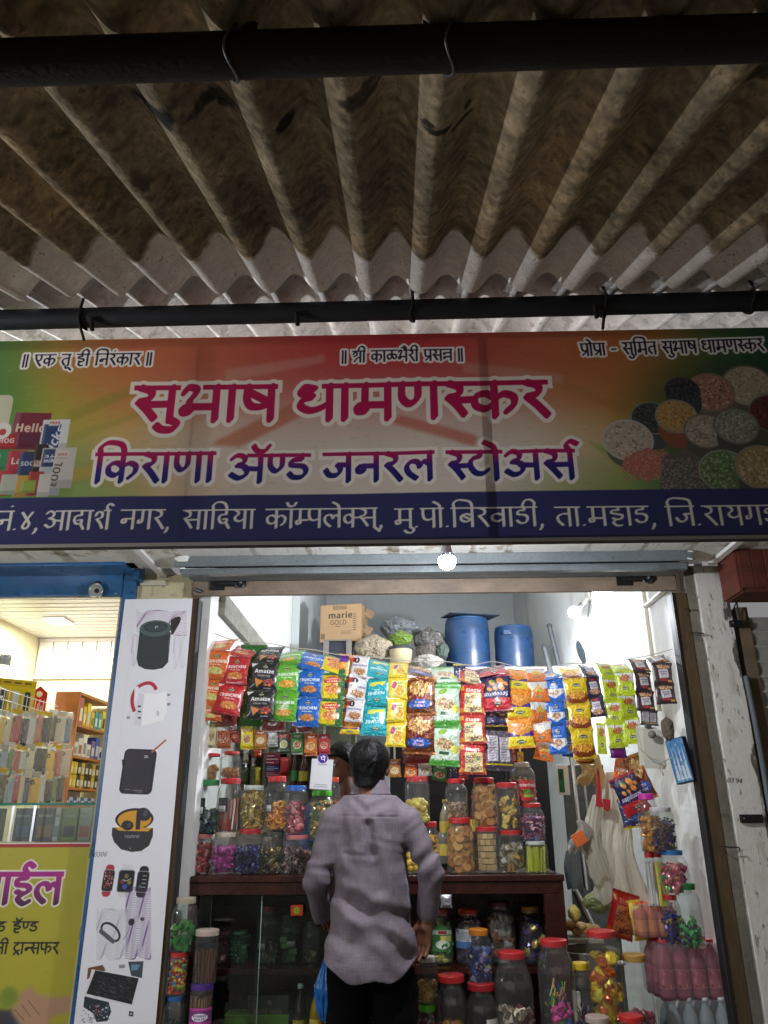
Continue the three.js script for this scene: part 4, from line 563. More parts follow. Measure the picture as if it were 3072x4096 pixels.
print('black', (c, w, h) => { c.fillStyle = '#1b1d20'; c.fillRect(0, 0, w, h); c.fillStyle = '#dfe0dc'; c.beginPath(); c.moveTo(0, 10); c.lineTo(30, 10); c.lineTo(0, 30); c.fill(); T.brand(c, 62, 24, 0.7); T.text(c, 'Amaize', 60, 48, 26, '#f6f4f0', 'sans-serif', 0, 104); c.fillStyle = 'rgba(200,40,60,0.7)'; c.fillRect(14, 58, 30, 3); T.text(c, "Flamin' Hot", 58, 70, 11, '#eee', 'italic serif'); c.fillStyle = '#d98a3c'; c.beginPath(); c.moveTo(18, 84); c.lineTo(60, 98); c.lineTo(30, 132); c.fill(); T.blob(c, 84, 104, 22, 17, ['#c9442c', '#e0763c', '#8f2a1c'], 60); T.text(c, 'Nachos', 78, 134, 9, '#eee', 'italic serif'); T.seal(c, w, h, '#111214'); });
print('green', (c, w, h) => { c.fillStyle = '#2f6a2a'; c.fillRect(0, 0, w, h); T.brand(c, 60, 40, 0.8); T.blob(c, 60, 96, 34, 18, ['#79a04a', '#a3b85a', '#4e7a34']); T.seal(c, w, h, '#245620'); });
print('chataka', (c, w, h) => { c.fillStyle = '#e9cf22'; c.fillRect(0, 0, w, h); c.fillStyle = '#2c6a2c'; c.fillRect(w * 0.72, 0, w * 0.28, h); c.fillRect(0, 0, w, 16); c.fillStyle = '#c4232a'; c.beginPath(); c.ellipse(58, 42, 42, 21, -0.15, 0, 7); c.fill(); T.text(c, 'CHATAKA', 56, 35, 14, '#ffe9a0', 'sans-serif', -0.1, 74); T.text(c, 'PATAKA', 58, 50, 14, '#ffe9a0', 'sans-serif', -0.1, 70); T.blob(c, 62, 94, 38, 26, ['#d9782a', '#e99848', '#b85a1a', '#f0b060'], 150); T.seal(c, w, h, '#37702c'); });
print('purpleorange', (c, w, h) => { c.fillStyle = '#ee9a1e'; c.fillRect(0, 0, w, h); c.fillStyle = '#5a2a8c'; c.fillRect(0, 0, w * 0.5, h * 0.3); c.fillStyle = '#e2c51e'; c.fillRect(0, h * 0.72, w, h * 0.28); T.brand(c, 60, 124, 0.8, true); T.blob(c, 60, 74, 40, 20, ['#f0b23c', '#d98a1e', '#f6cc70'], 110); T.seal(c, w, h, '#e07a1c'); });
print('manchurian', (c, w, h) => { c.fillStyle = '#e8e6e4'; c.fillRect(0, 0, w, h); c.fillStyle = '#c8252c'; c.fillRect(0, 14, 40, 34); c.fillStyle = '#16161a'; c.beginPath(); c.arc(36, 32, 20, 0, 7); c.fill(); c.fillStyle = '#f6f3ee'; c.fillRect(32, 22, 8, 20); T.text(c, 'MANCHURIAN', 60, 66, 18, '#46368c', 'sans-serif', 0, 112); c.fillStyle = '#e4dede'; c.fillRect(0, 78, w, 6); c.fillStyle = '#dcd8d4'; c.beginPath(); c.ellipse(64, 112, 48, 26, 0, 0, 7); c.fill(); T.blob(c, 64, 110, 42, 21, ['#a5622e', '#c98a52', '#7d4420', '#d9a878'], 130); T.seal(c, w, h, '#c9c6cc'); });
print('teal', (c, w, h) => { c.fillStyle = '#18a5b0'; c.fillRect(0, 0, w, h); c.fillStyle = '#e3dc4a'; c.beginPath(); c.moveTo(30, 26); c.lineTo(104, 18); c.lineTo(92, 42); c.lineTo(60, 36); c.lineTo(50, 48); c.lineTo(24, 44); c.fill(); T.text(c, 'PUNJABI', 60, 84, 20, '#e9f6f4', 'italic bold sans-serif', Math.PI - 0.08, 92); T.text(c, 'tadka', 60, 66, 10, '#d8efec', 'sans-serif', Math.PI); T.brand(c, 62, 118, 0.8, true); T.seal(c, w, h, '#138a94'); });
print('yellow', (c, w, h) => { c.fillStyle = '#ecd224'; c.fillRect(0, 0, w, h); c.fillStyle = '#f6e98c'; c.beginPath(); c.roundRect(24, 26, 76, 104, 12); c.fill(); c.fillStyle = '#c9568c'; c.beginPath(); c.ellipse(40, 56, 14, 24, 0.3, 0, 7); c.fill(); c.fillStyle = '#5fa84a'; T.text(c, 'Goli', 72, 42, 18, '#3f9a4c', 'italic bold sans-serif'); T.text(c, 'Mix', 76, 62, 16, '#d0402c'); c.fillStyle = '#e8a41c'; c.beginPath(); c.arc(74, 96, 26, 0, 7); c.fill(); T.blob(c, 74, 96, 20, 20, ['#f0c040', '#d9861c', '#f8dc80'], 50); T.seal(c, w, h, '#cfae18'); });
print('copper', (c, w, h) => { c.fillStyle = '#8a5228'; c.fillRect(0, 0, w, h); c.fillStyle = '#6b3a1c'; c.fillRect(0, h * 0.6, w, h * 0.4); c.fillStyle = '#7c2a22'; c.beginPath(); c.arc(60, 52, 46, 0, 7); c.fill(); T.blob(c, 60, 44, 44, 30, ['#d9b070', '#e8c88c', '#b98a48', '#c99a5c'], 150); c.fillStyle = '#2a55a0'; c.beginPath(); c.ellipse(60, 108, 48, 19, 0, 0, 7); c.fill(); T.text(c, 'TEDHE', 60, 101, 13, '#f0c0d4', 'sans-serif', 0, 78); T.text(c, 'MEDHE', 60, 115, 13, '#f0c0d4', 'sans-serif', 0, 78); T.seal(c, w, h, '#a8642e'); }, { metal: 0.35, rough: 0.25 });
print('biryani', (c, w, h) => { c.fillStyle = '#c5dcc4'; c.fillRect(0, 0, w, h); c.fillStyle = '#4a9e38'; c.fillRect(0, h * 0.84, w, h * 0.16); c.fillRect(0, 0, w, 14); T.blob(c, 58, 70, 40, 20, ['#d8b888', '#b98a58', '#efe0bc', '#a07040'], 130); c.fillStyle = '#8bb83c'; c.beginPath(); c.ellipse(46, 26, 20, 9, -0.3, 0, 7); c.fill(); c.fillStyle = '#d9d24a'; c.beginPath(); c.arc(100, 88, 15, 0, 7); c.fill(); c.fillStyle = '#20502c'; c.fillRect(36, 98, 42, 11); T.text(c, 'Biryani', 60, 121, 23, '#eef6e8', 'italic bold serif', -0.05); T.seal(c, w, h, '#4a9e38'); });
print('rings', (c, w, h) => { c.fillStyle = '#c42c28'; c.fillRect(0, 0, w, h); c.fillStyle = '#dfa022'; c.fillRect(2, 12, 20, 22); c.fillStyle = '#e0822c'; c.fillRect(0, h * 0.8, w, h * 0.2); c.fillStyle = '#e4d69a'; c.beginPath(); c.roundRect(24, 46, 84, 92, 8); c.fill(); for (let i = 0; i < 26; i++) { c.strokeStyle = pick(['#b8502c', '#5c8a70', '#3a6a8a', '#b39a3c', '#7a3a28']); c.lineWidth = 3; c.beginPath(); c.arc(rnd(32, 100), rnd(54, 130), rnd(4, 9), 0, rnd(3, 6.3)); c.stroke(); } T.text(c, 'Rings', 62, 32, 25, '#f6efdc', 'bold sans-serif'); T.seal(c, w, h, '#a5221f'); });
print('scoop', (c, w, h) => { c.fillStyle = '#251f4a'; c.fillRect(0, 0, w, h); c.fillStyle = '#c12430'; c.fillRect(0, h * 0.66, w, h * 0.34); for (const [x, y, r] of [[80, 30, 17], [46, 36, 14], [86, 56, 15], [34, 62, 11], [58, 60, 10], [104, 42, 10]]) { c.fillStyle = pick(['#d98a34', '#e2a04a', '#c97a28']); c.beginPath(); c.ellipse(x, y, r, r * 0.72, 0.7, 0, 7); c.fill(); } c.fillStyle = '#3f9a3c'; c.beginPath(); c.ellipse(52, 30, 7, 5, 0, 0, 7); c.fill(); T.text(c, 'Scoopitos', 62, 84, 23, '#e9e4f4', 'italic bold serif', Math.PI - 0.04, 104); T.brand(c, 64, 122, 0.85, true); T.seal(c, w, h, '#a31c28'); });
print('darkback', (c, w, h) => { c.fillStyle = '#4a4250'; c.fillRect(0, 0, w, h); c.fillStyle = '#b9b4bc'; c.fillRect(10, 20, 46, 96); c.fillRect(64, 26, 44, 90); c.fillStyle = '#3a343e'; for (let y = 28; y < 112; y += 6) { c.fillRect(16, y, 34 - (y % 4) * 4, 2); c.fillRect(68, y, 34 - (y % 5) * 3, 2); } c.fillStyle = '#c9b41c'; c.fillRect(0, 124, w, 6); T.seal(c, w, h, '#3c3440'); });
print('yellowband', (c, w, h) => { c.fillStyle = '#ee9826'; c.fillRect(0, 0, w, h); c.fillStyle = '#4d2a86'; c.beginPath(); c.moveTo(0, 70); c.lineTo(60, 92); c.lineTo(w, 66); c.lineTo(w, 96); c.lineTo(0, 96); c.fill(); c.fillStyle = '#e6cf22'; c.fillRect(0, 94, w, 56); T.blob(c, 60, 52, 50, 24, ['#e8963a', '#f0b25c', '#d47c22'], 140); T.brand(c, 60, 120, 1, true); T.seal(c, w, h, '#e8901c'); });
print('whiteorange', (c, w, h) => { c.fillStyle = '#e0762a'; c.fillRect(0, 0, w, h); c.fillStyle = '#d9dad8'; c.beginPath(); c.moveTo(0, 8); c.lineTo(w, 8); c.lineTo(w, 54); c.lineTo(60, 84); c.lineTo(0, 54); c.fill(); c.fillStyle = '#d8b23c'; c.beginPath(); c.moveTo(26, 84); c.lineTo(60, 24); c.lineTo(96, 84); c.fill(); T.blob(c, 60, 64, 26, 16, ['#e2c050', '#c99a2a', '#efd47c'], 80); T.brand(c, 62, 116, 0.9, true); T.seal(c, w, h, '#cf661e'); });
print('bluenut', (c, w, h) => { c.fillStyle = '#1463c2'; c.fillRect(0, 0, w, h); c.fillStyle = '#d7d9da'; c.beginPath(); c.moveTo(0, 72); c.lineTo(w, 72); c.lineTo(w, 100); c.lineTo(60, 132); c.lineTo(0, 100); c.fill(); T.blob(c, 60, 94, 28, 16, ['#b8834c', '#d0a470', '#96683a'], 80); T.brand(c, 62, 38, 0.95); T.text(c, 'Shing Bhujia', 60, 60, 9, '#f4f6fa'); T.seal(c, w, h, '#0f4c98'); });
print('yellowbrown', (c, w, h) => { c.fillStyle = '#e8c81e'; c.fillRect(0, 0, w, h); c.fillStyle = '#8a3f16'; c.beginPath(); c.ellipse(60, 110, 62, 34, 0, 0, 7); c.fill(); T.blob(c, 60, 96, 42, 22, ['#e09a2c', '#f0b848', '#c97f1c'], 150); T.brand(c, 62, 40, 1.05); T.text(c, 'Ratlami Sev', 60, 64, 9, '#8a4a12'); T.seal(c, w, h, '#d9b21c'); });
print('purplenut', (c, w, h) => { c.fillStyle = '#2f2440'; c.fillRect(0, 0, w, h); c.fillStyle = '#d8d4da'; c.save(); c.translate(62, 72); c.rotate(-0.08); c.fillRect(-30, -30, 60, 54); c.restore(); T.text(c, 'SALTED', 62, 60, 13, '#3c2a6e', 'sans-serif', -0.08); T.text(c, 'PEANUT', 63, 75, 13, '#3c2a6e', 'sans-serif', -0.08); c.fillStyle = '#b8323c'; c.beginPath(); c.ellipse(60, 28, 22, 9, 0, 0, 7); c.fill(); T.blob(c, 66, 114, 38, 16, ['#d9a07c', '#e8bc98', '#b87c58'], 90); T.seal(c, w, h, '#231a30'); });
print('lime2', (c, w, h) => { c.fillStyle = '#bcd01e'; c.fillRect(0, 0, w, h); c.fillStyle = '#dcdcda'; c.beginPath(); c.moveTo(0, 12); c.lineTo(w, 12); c.lineTo(w, 76); c.fill(); c.fillStyle = '#dcdcda'; c.fillRect(0, 12, w, 12); T.blob(c, 66, 46, 36, 20, ['#b8642c', '#cf8448', '#964a1c'], 100); T.brand(c, 60, 108, 1.1); T.seal(c, w, h, '#c9da30'); });
print('maroon', (c, w, h) => { c.fillStyle = '#3a2228'; c.fillRect(0, 0, w, h); c.fillStyle = '#dcd6d8'; c.save(); c.translate(62, 76); c.rotate(-0.1); c.fillRect(-32, -30, 64, 58); c.restore(); T.text(c, 'WAFER', 62, 62, 14, '#2c3a6e', 'sans-serif', -0.1); T.text(c, 'BITES', 63, 78, 14, '#2c3a6e', 'sans-serif', -0.1); c.fillStyle = '#b02a36'; c.beginPath(); c.ellipse(62, 116, 30, 10, 0, 0, 7); c.fill(); T.blob(c, 62, 28, 42, 14, ['#d9a878', '#e8c8a0', '#b98050'], 90); c.fillStyle = '#d9a23c'; c.fillRect(86, 118, 26, 14); T.seal(c, w, h, '#2a171c'); });
print('bluestrip', (c, w, h) => { c.fillStyle = '#23305e'; c.fillRect(0, 0, w, h); for (let i = 0; i < 40; i++) { c.fillStyle = pick(['#c9d2e6', '#c98a3c', '#6a3a7c', '#e8e2d0', '#3a5aa0']); c.fillRect(rnd(w), rnd(h), rnd(4, 20), rnd(3, 12)); } T.seal(c, w, h, '#c9b41c'); });
print('redback', (c, w, h) => { c.fillStyle = '#7a241f'; c.fillRect(0, 0, w, h); c.fillStyle = '#5d1a18'; c.fillRect(0, 40, w, 30); T.blob(c, 60, 100, 36, 20, ['#8f3a2a', '#6a201a']); T.seal(c, w, h, '#681c1a'); });
const PACKD = 0.018;
function packet(parent, type, cx, cy, cz, w, h, o = {}) {
  const m = part('packet', pick(unitPacks), foilMat[type], parent, [cx, cy, cz]); m.scale.set(w, h, (o.d ?? PACKD) * (w / 0.11)); m.rotation.set(o.rx ?? rnd(-0.08, 0.08), o.ry ?? rnd(-0.3, 0.3), (o.rz ?? 0) + rnd(-0.06, 0.06) + (o.flip ? Math.PI : 0)); return m;
}
// [top u, v, bottom u, v, width, packet heights (bounds in v), type(s), depth, label]
const zoomA = (x) => 700 + 0.4822 * x, zoomAy = (y) => 2500 + 0.4822 * y, zB = (x) => 1400 + 0.4822 * x, zBy = (y) => 2550 + 0.4822 * y, zC = (x) => 2050 + 0.4822 * x, zCy = (y) => 2600 + 0.4822 * y;
const fa = [zoomA, zoomAy], fb = [zB, zBy], fc = [zC, zCy], SG = 'strips of snack packets on the cord';
const strips = [
  [fa, 375, 265, 205, [90, 215, 445, 660, 790], ['orange'], 0, 'leftmost strip of orange chip packets on the cord'],
  [fa, 560, 425, 200, [140, 265, 490, 740], ['red'], 0, 'strip of red chip packets, second from the left'],
  [fa, 470, 420, 170, [640, 830], ['redback'], -0.07, 'dark red packet peeping out under the red strip'],
  [fa, 655, 620, 200, [170, 400, 620, 835], ['green'], -0.09, 'dark green packet strip half hidden behind the black nacho strip'],
  [fa, 775, 695, 200, [150, 315, 545, 780], ['black'], 0.01, 'strip of black nacho packets with orange triangles'],
  [fa, 945, 900, 205, [185, 325, 555, 795], ['lime'], 0, 'strip of lime green chip packets'],
  [fa, 820, 815, 190, [690, 880], ['redback'], -0.09, 'dull red packet hanging behind between black and lime strips'],
  [fa, 1142, 1085, 205, [205, 370, 600, 840], ['blue'], 0.01, 'strip of bright blue chip packets with white lettering'],
  [fa, 1050, 1045, 190, [700, 890], ['redback'], -0.1, 'dull red packet hanging behind the blue strip'],
  [fa, 1325, 1278, 190, [240, 400, 620, 835], ['chataka'], 0, 'strip of yellow packets with dark green sides and red oval'],
  [fa, 1440, 1420, 150, [250, 470, 690, 800], ['purpleorange'], -0.05, 'orange and purple strip half hidden behind the white noodle sachets'],
  [fa, 1460, 1448, 160, [800, 906], ['yellowband'], -0.02, 'yellow packet with upside-down badge below the white noodle sachets'],
  [fa, 1542, 1482, 140, [262, 430, 620, 802], ['manchurian'], 0.02, 'strip of white sachets with a noodle bowl and a black disc'],
  [fb, 245, 200, 205, [165, 340, 565, 812], ['teal'], 0, 'strip of turquoise packets with a yellow flash'],
  [fb, 405, 378, 150, [185, 330, 510, 700, 905], ['yellow'], 0.02, 'narrow strip of bright yellow packets beside the turquoise ones'],
  [fb, 588, 568, 245, [200, 335, 640, 962], ['copper'], 0, 'strip of shiny brown packets with a blue oval'],
  [fb, 560, 565, 220, [900, 1040], ['redback'], -0.07, 'dark maroon packet hanging under the shiny brown strip'],
  [fb, 800, 790, 220, [200, 400, 735, 1060], ['biryani'], 0.01, 'strip of pale green packets with rice pictures'],
  [fb, 912, 905, 90, [225, 420, 600, 780, 960], ['bluestrip'], -0.06, 'narrow dark blue strip between pale green and red packets'],
  [fb, 1010, 1018, 195, [230, 390, 635, 880, 1132], ['rings'], 0.01, 'strip of red packets with cream panels of coloured rings'],
  [fb, 1185, 1225, 235, [200, 310, 605], ['scoop'], 0.02, 'large navy and red packet pair with orange scoops'],
  [fb, 1225, 1235, 205, [600, 735], ['bluestrip'], -0.04, 'glossy dark blue packet under the navy and red one'],
  [fb, 1225, 1245, 215, [780, 1100], ['darkback'], -0.01, 'grey backs of dark packets hanging below the navy and red one'],
  [fb, 1392, 1418, 185, [240, 430, 670, 915], ['yellowband'], 0.01, 'strip of orange, purple and yellow packets right of the navy one'],
  [fb, 1552, 1592, 150, [240, 360, 530, 700, 868], ['whiteorange'], 0, 'narrow strip of white and orange packets'],
  [fb, 1625, 1600, 150, [860, 1020], ['whiteorange'], -0.05, 'single orange packet low under the white and orange strip'],
  [fc, 332, 388, 140, [135, 235, 425, 620, 862], ['bluenut'], 0.01, 'narrow strip of blue and white nut packets'],
  [fc, 475, 480, 110, [490, 690, 885], ['bluenut'], -0.05, 'blue packets half hidden right of the blue and white strip'],
  [fc, 500, 603, 172, [110, 240, 450, 660, 898], ['yellowbrown'], 0.01, 'strip of yellow packets with orange noodles on brown'],
  [fc, 600, 605, 150, [860, 945], ['yellowbrown'], -0.05, 'packet end below the yellow and brown strip'],
  [fc, 638, 712, 130, [110, 220, 385, 552], ['purplenut'], 0, 'dark violet strip of nut packets right of the yellow ones'],
  [fc, 735, 745, 70, [610, 860], ['lime2'], -0.03, 'thin lime packet hanging below the dark violet strip'],
  [fc, 790, 882, 140, [90, 235, 430, 615, 806], ['lime2'], 0, 'lime and white nut strip, left of the pair'],
  [fc, 905, 1006, 142, [80, 180, 370, 570, 778], ['lime2'], 0.015, 'lime and white nut strip, right of the pair'],
  [fc, 1065, 1112, 140, [60, 180, 345, 505], ['maroon'], 0, 'dark maroon wafer strip, second from the right end'],
  [fc, 1130, 1140, 130, [500, 625], ['darkback'], -0.02, 'grey packet under the dark maroon strip'],
  [fc, 1225, 1285, 142, [25, 110, 285, 445], ['maroon'], 0.01, 'rightmost dark maroon wafer strip at the end of the cord'],
  [fc, 870, 885, 125, [800, 890], ['purplenut'], -0.06, 'small violet packet below the lime and white pair'],
];
const ZS = -0.14, tops = [];
for (const [f, ua, ub, w, b, types, dz, label] of strips) {
  const z = ZS + dz, v0 = f[1](b[0]), v1 = f[1](b[b.length - 1]), top = at(f[0](ua), v0, z), wm = (at(f[0](ua) + (w * 0.4822) / 2, v0, z).x - top.x) * 2;
  const t = thing('packet_strip', label, 'snack packets', top, SG); const full = Math.max(...b.slice(1).map((v, i) => v - b[i])); let n = 0;
  for (let i = 0; i + 1 < b.length; i++) {
    const va = f[1](b[i]), vb = f[1](b[i + 1]), k = (v) => f[0](ua) + ((f[0](ub) - f[0](ua)) * (v - v0)) / (v1 - v0 || 1), A = at(k(va), va, z), C = at(k(vb), vb, z), short = (b[i + 1] - b[i]) / full, h = A.y - C.y;
    const lean = Math.atan2(C.x - A.x, h), fold = i === 0 && short < 0.82 ? Math.acos(Math.max(0.35, short)) : 0, hh = fold ? h / Math.cos(fold) : h;
    const m = packet(t, types[i % types.length], (A.x + C.x) / 2 - top.x, (A.y + C.y) / 2 - top.y, (fold ? -Math.sin(fold) * hh * 0.5 : 0) + rnd(-0.004, 0.004), wm * rnd(1.1, 1.18), hh * 1.05, { rz: lean, rx: fold ? -fold : rnd(-0.12, 0.04), flip: false });
    n++;
  }
  if (dz > -0.03 && b[0] < 300) tops.push(top.clone().add(new V3(0, 0.003, -0.02)));
}
tops.sort((a, b) => a.x - b.x); tops.unshift(new V3(-0.99, tops[0].y + 0.015, tops[0].z)); tops.push(new V3(1.415, tops[tops.length - 1].y + 0.02, tops[tops.length - 1].z));
solid('rope_line', 'thin cord stretched across the opening that carries the snack strips', 'cord', tube(tops, 0.0025, 160, 6), mat(0xb9b3a4, 0.8));
// spice sachets under the strips, left
const sachet = (name, bg, acc, food) => print(name, (c, w, h) => { c.fillStyle = bg; c.fillRect(0, 0, w, h); c.fillStyle = acc; c.fillRect(0, 14, w, 30); c.fillStyle = 'rgba(255,255,255,0.8)'; c.fillRect(22, 22, 76, 5); c.fillRect(34, 32, 52, 4); c.fillStyle = '#e8dcc4'; c.beginPath(); c.ellipse(60, 96, 44, 32, 0, 0, 7); c.fill(); T.blob(c, 60, 94, 38, 27, food, 110); T.seal(c, w, h, bg); });
sachet('s_cream', '#d9cf9c', '#7a8a3c', ['#8a7a3c', '#a6985a']); sachet('s_brown', '#a8501c', '#d9d4c8', ['#8c2a1c', '#b03c28']); sachet('s_yellow', '#e0cc1e', '#c9a81a', ['#c98a3c', '#a8642c']); sachet('s_orange', '#b87828', '#8c3a1c', ['#d9b070', '#efdcb0']); sachet('s_white', '#a9aca8', '#d4d6d2', ['#8c7a68', '#6f5c4c']); sachet('s_dkgreen', '#20361e', '#c43a3c', ['#a8b83c', '#86963a']); sachet('s_green', '#3f7a2e', '#2c5c22', ['#b04a2c', '#8c3420']); sachet('s_tang', '#cf6c1c', '#a84c14', ['#d9a85c', '#b87c34']); sachet('s_red', '#b3242c', '#8c1a20', ['#c97a5c', '#a8502c']);
for (const [x, y0, y1, w, ty, lab] of [[315, 790, 1000, 80, 's_cream', 'cream'], [410, 825, 1005, 120, 's_brown', 'brown and white'], [498, 870, 955, 60, 's_red', 'small dark red'], [600, 840, 1010, 115, 's_yellow', 'bright yellow'], [712, 870, 1008, 105, 's_orange', 'ochre'], [808, 876, 990, 90, 's_white', 'grey'], [905, 890, 1048, 105, 's_dkgreen', 'very dark green'], [1015, 895, 1052, 100, 's_green', 'leaf green'], [1128, 900, 1065, 110, 's_tang', 'orange'], [1238, 905, 1052, 95, 's_red', 'crimson']]) {
  const A = at(zoomA(x), zoomAy(y0), -0.24), C = at(zoomA(x), zoomAy(y1), -0.24), t = thing('spice_sachet', lab + ' spice sachet in the row under the snack strips', 'sachet', A, 'spice sachets under the snack strips');
  const wm = (w * 0.4822 * 1.25) / 1000; packet(t, ty, 0, (C.y - A.y) / 2, 0, wm, A.y - C.y, { d: 0.008 }); packet(t, ty, 0.004, (C.y - A.y) / 2 - 0.012, -0.014, wm, A.y - C.y, { d: 0.008 });
  part('hang_tab', slab(-0.006, 0.006, -0.002, 0.05, -0.004, -0.002), M.white, t);
}
solid('rope_line', 'second cord behind, carrying the spice sachets', 'cord', tube([at(690, 2870, -0.25), at(1000, 2895, -0.25), at(1350, 2930, -0.25)], 0.002, 40, 6), mat(0x8c8577, 0.8));
// sachets and packets right of the customer's head
for (const [x, y0, y1, w, ty, lab] of [[370, 1010, 1160, 110, 's_orange', 'tan sachet hanging low right of the customer head'], [505, 1040, 1165, 115, 's_tang', 'orange and white sachet above the yellow ball jar'], [620, 1030, 1150, 130, 's_white', 'silver green sachet hanging under the pale green strip'], [745, 1055, 1190, 130, 's_green', 'green sachet half hidden under the pale green strip'], [850, 1055, 1190, 80, 'bluestrip', 'slim dark blue box-like packet beside the green sachet'], [935, 1075, 1180, 90, 'scoop', 'pinkish packet low under the red ring strip'], [1350, 930, 1040, 60, 's_red', 'dark red sachet under the orange and purple strip'], [1412, 950, 1035, 55, 'yellow', 'little yellow packet under the orange and purple strip']]) {
  const A = at(zB(x), zBy(y0), -0.26), C = at(zB(x), zBy(y1), -0.26), t = thing('hanging_sachet', lab, 'sachet', A, 'sachets below the snack strips'); packet(t, ty, 0, (C.y - A.y) / 2, 0, w * 0.4822 * 0.00125, A.y - C.y, { d: 0.012, rz: rnd(-0.1, 0.1) }); part('hang_tab', slab(-0.005, 0.005, -0.002, 0.07, -0.004, -0.002), M.white, t);
}
// ---------- jars ----------
class Acc { // many small pieces into one geometry with vertex colours
  constructor() { this.p = []; this.n = []; this.c = []; }
  add(g, m, col) { const P = g.attributes.position, N = g.attributes.normal, v = new V3(), nm = new THREE.Matrix3().getNormalMatrix(m); for (let i = 0; i < P.count; i++) { v.fromBufferAttribute(P, i).applyMatrix4(m); this.p.push(v.x, v.y, v.z); v.fromBufferAttribute(N, i).applyMatrix3(nm).normalize(); this.n.push(v.x, v.y, v.z); this.c.push(col.r, col.g, col.b); } }
  geo() { const g = new THREE.BufferGeometry(); g.setAttribute('position', new THREE.Float32BufferAttribute(this.p, 3)); g.setAttribute('normal', new THREE.Float32BufferAttribute(this.n, 3)); g.setAttribute('color', new THREE.Float32BufferAttribute(this.c, 3)); return g; }
}
const flat = (g) => { g = g.index ? g.toNonIndexed() : g; g.computeVertexNormals(); return g; };
const unit = {
  candy: (() => { const b = new THREE.BoxGeometry(1, 0.55, 0.55, 2, 1, 1), p = b.attributes.position; for (let i = 0; i < p.count; i++) if (Math.abs(p.getX(i)) < 0.1) p.setXYZ(i, p.getX(i), p.getY(i) * 1.35, p.getZ(i) * 1.35); const w = (s) => { const c = new THREE.ConeGeometry(0.42, 0.5, 5, 1, true); c.rotateZ((s * Math.PI) / 2); c.translate(s * 0.7, 0, 0); return c; }; return flat(merged([b, w(1), w(-1)])); })(),
  crumple: (() => { const g = new THREE.IcosahedronGeometry(0.5, 1), p = g.attributes.position; for (let i = 0; i < p.count; i++) { const k = 0.75 + 0.5 * hash(Math.round(p.getX(i) * 40), Math.round(p.getY(i) * 40), Math.round(p.getZ(i) * 40)); p.setXYZ(i, p.getX(i) * k, p.getY(i) * k * 0.7, p.getZ(i) * k); } return flat(g); })(),
  ball: new THREE.IcosahedronGeometry(0.5, 2), bean: new THREE.SphereGeometry(0.5, 10, 7).scale(1, 0.66, 0.66).toNonIndexed(),
  stick: new THREE.CylinderGeometry(0.5, 0.5, 1, 6).toNonIndexed(), block: flat(new RoundedBoxGeometry(1, 1, 1, 1, 0.08)), leaf: flat(new THREE.PlaneGeometry(1, 1, 2, 2)),
  cookie: new THREE.LatheGeometry([[0, 0.1], [0.16, 0.12], [0.34, 0.19], [0.46, 0.14], [0.5, 0], [0.46, -0.1], [0, -0.12]].map((a) => new THREE.Vector2(...a)), 16).toNonIndexed(),
  coin: new THREE.CylinderGeometry(0.5, 0.5, 0.16, 14).toNonIndexed(), roll: new THREE.TorusGeometry(0.34, 0.16, 6, 12).toNonIndexed(),
};
const col = (h) => new THREE.Color(h);
const M4 = (x, y, z, sx, sy, sz, rx = rnd(6.3), ry = rnd(6.3), rz = rnd(6.3)) => new THREE.Matrix4().compose(new V3(x, y, z), new THREE.Quaternion().setFromEuler(new THREE.Euler(rx, ry, rz)), new V3(sx, sy, sz));
const fillShiny = phys(0xffffff, 0.28, { vertexColors: true, metalness: 0.25, clearcoat: 0.4 }), fillMatt = mat(0xffffff, 0.75, { vertexColors: true }), fillSoft = phys(0xffffff, 0.35, { vertexColors: true, clearcoat: 0.3 });
const varied = (pal) => { const c = col(pick(pal)); const k = rnd(0.75, 1.15); return c.multiplyScalar(k); };
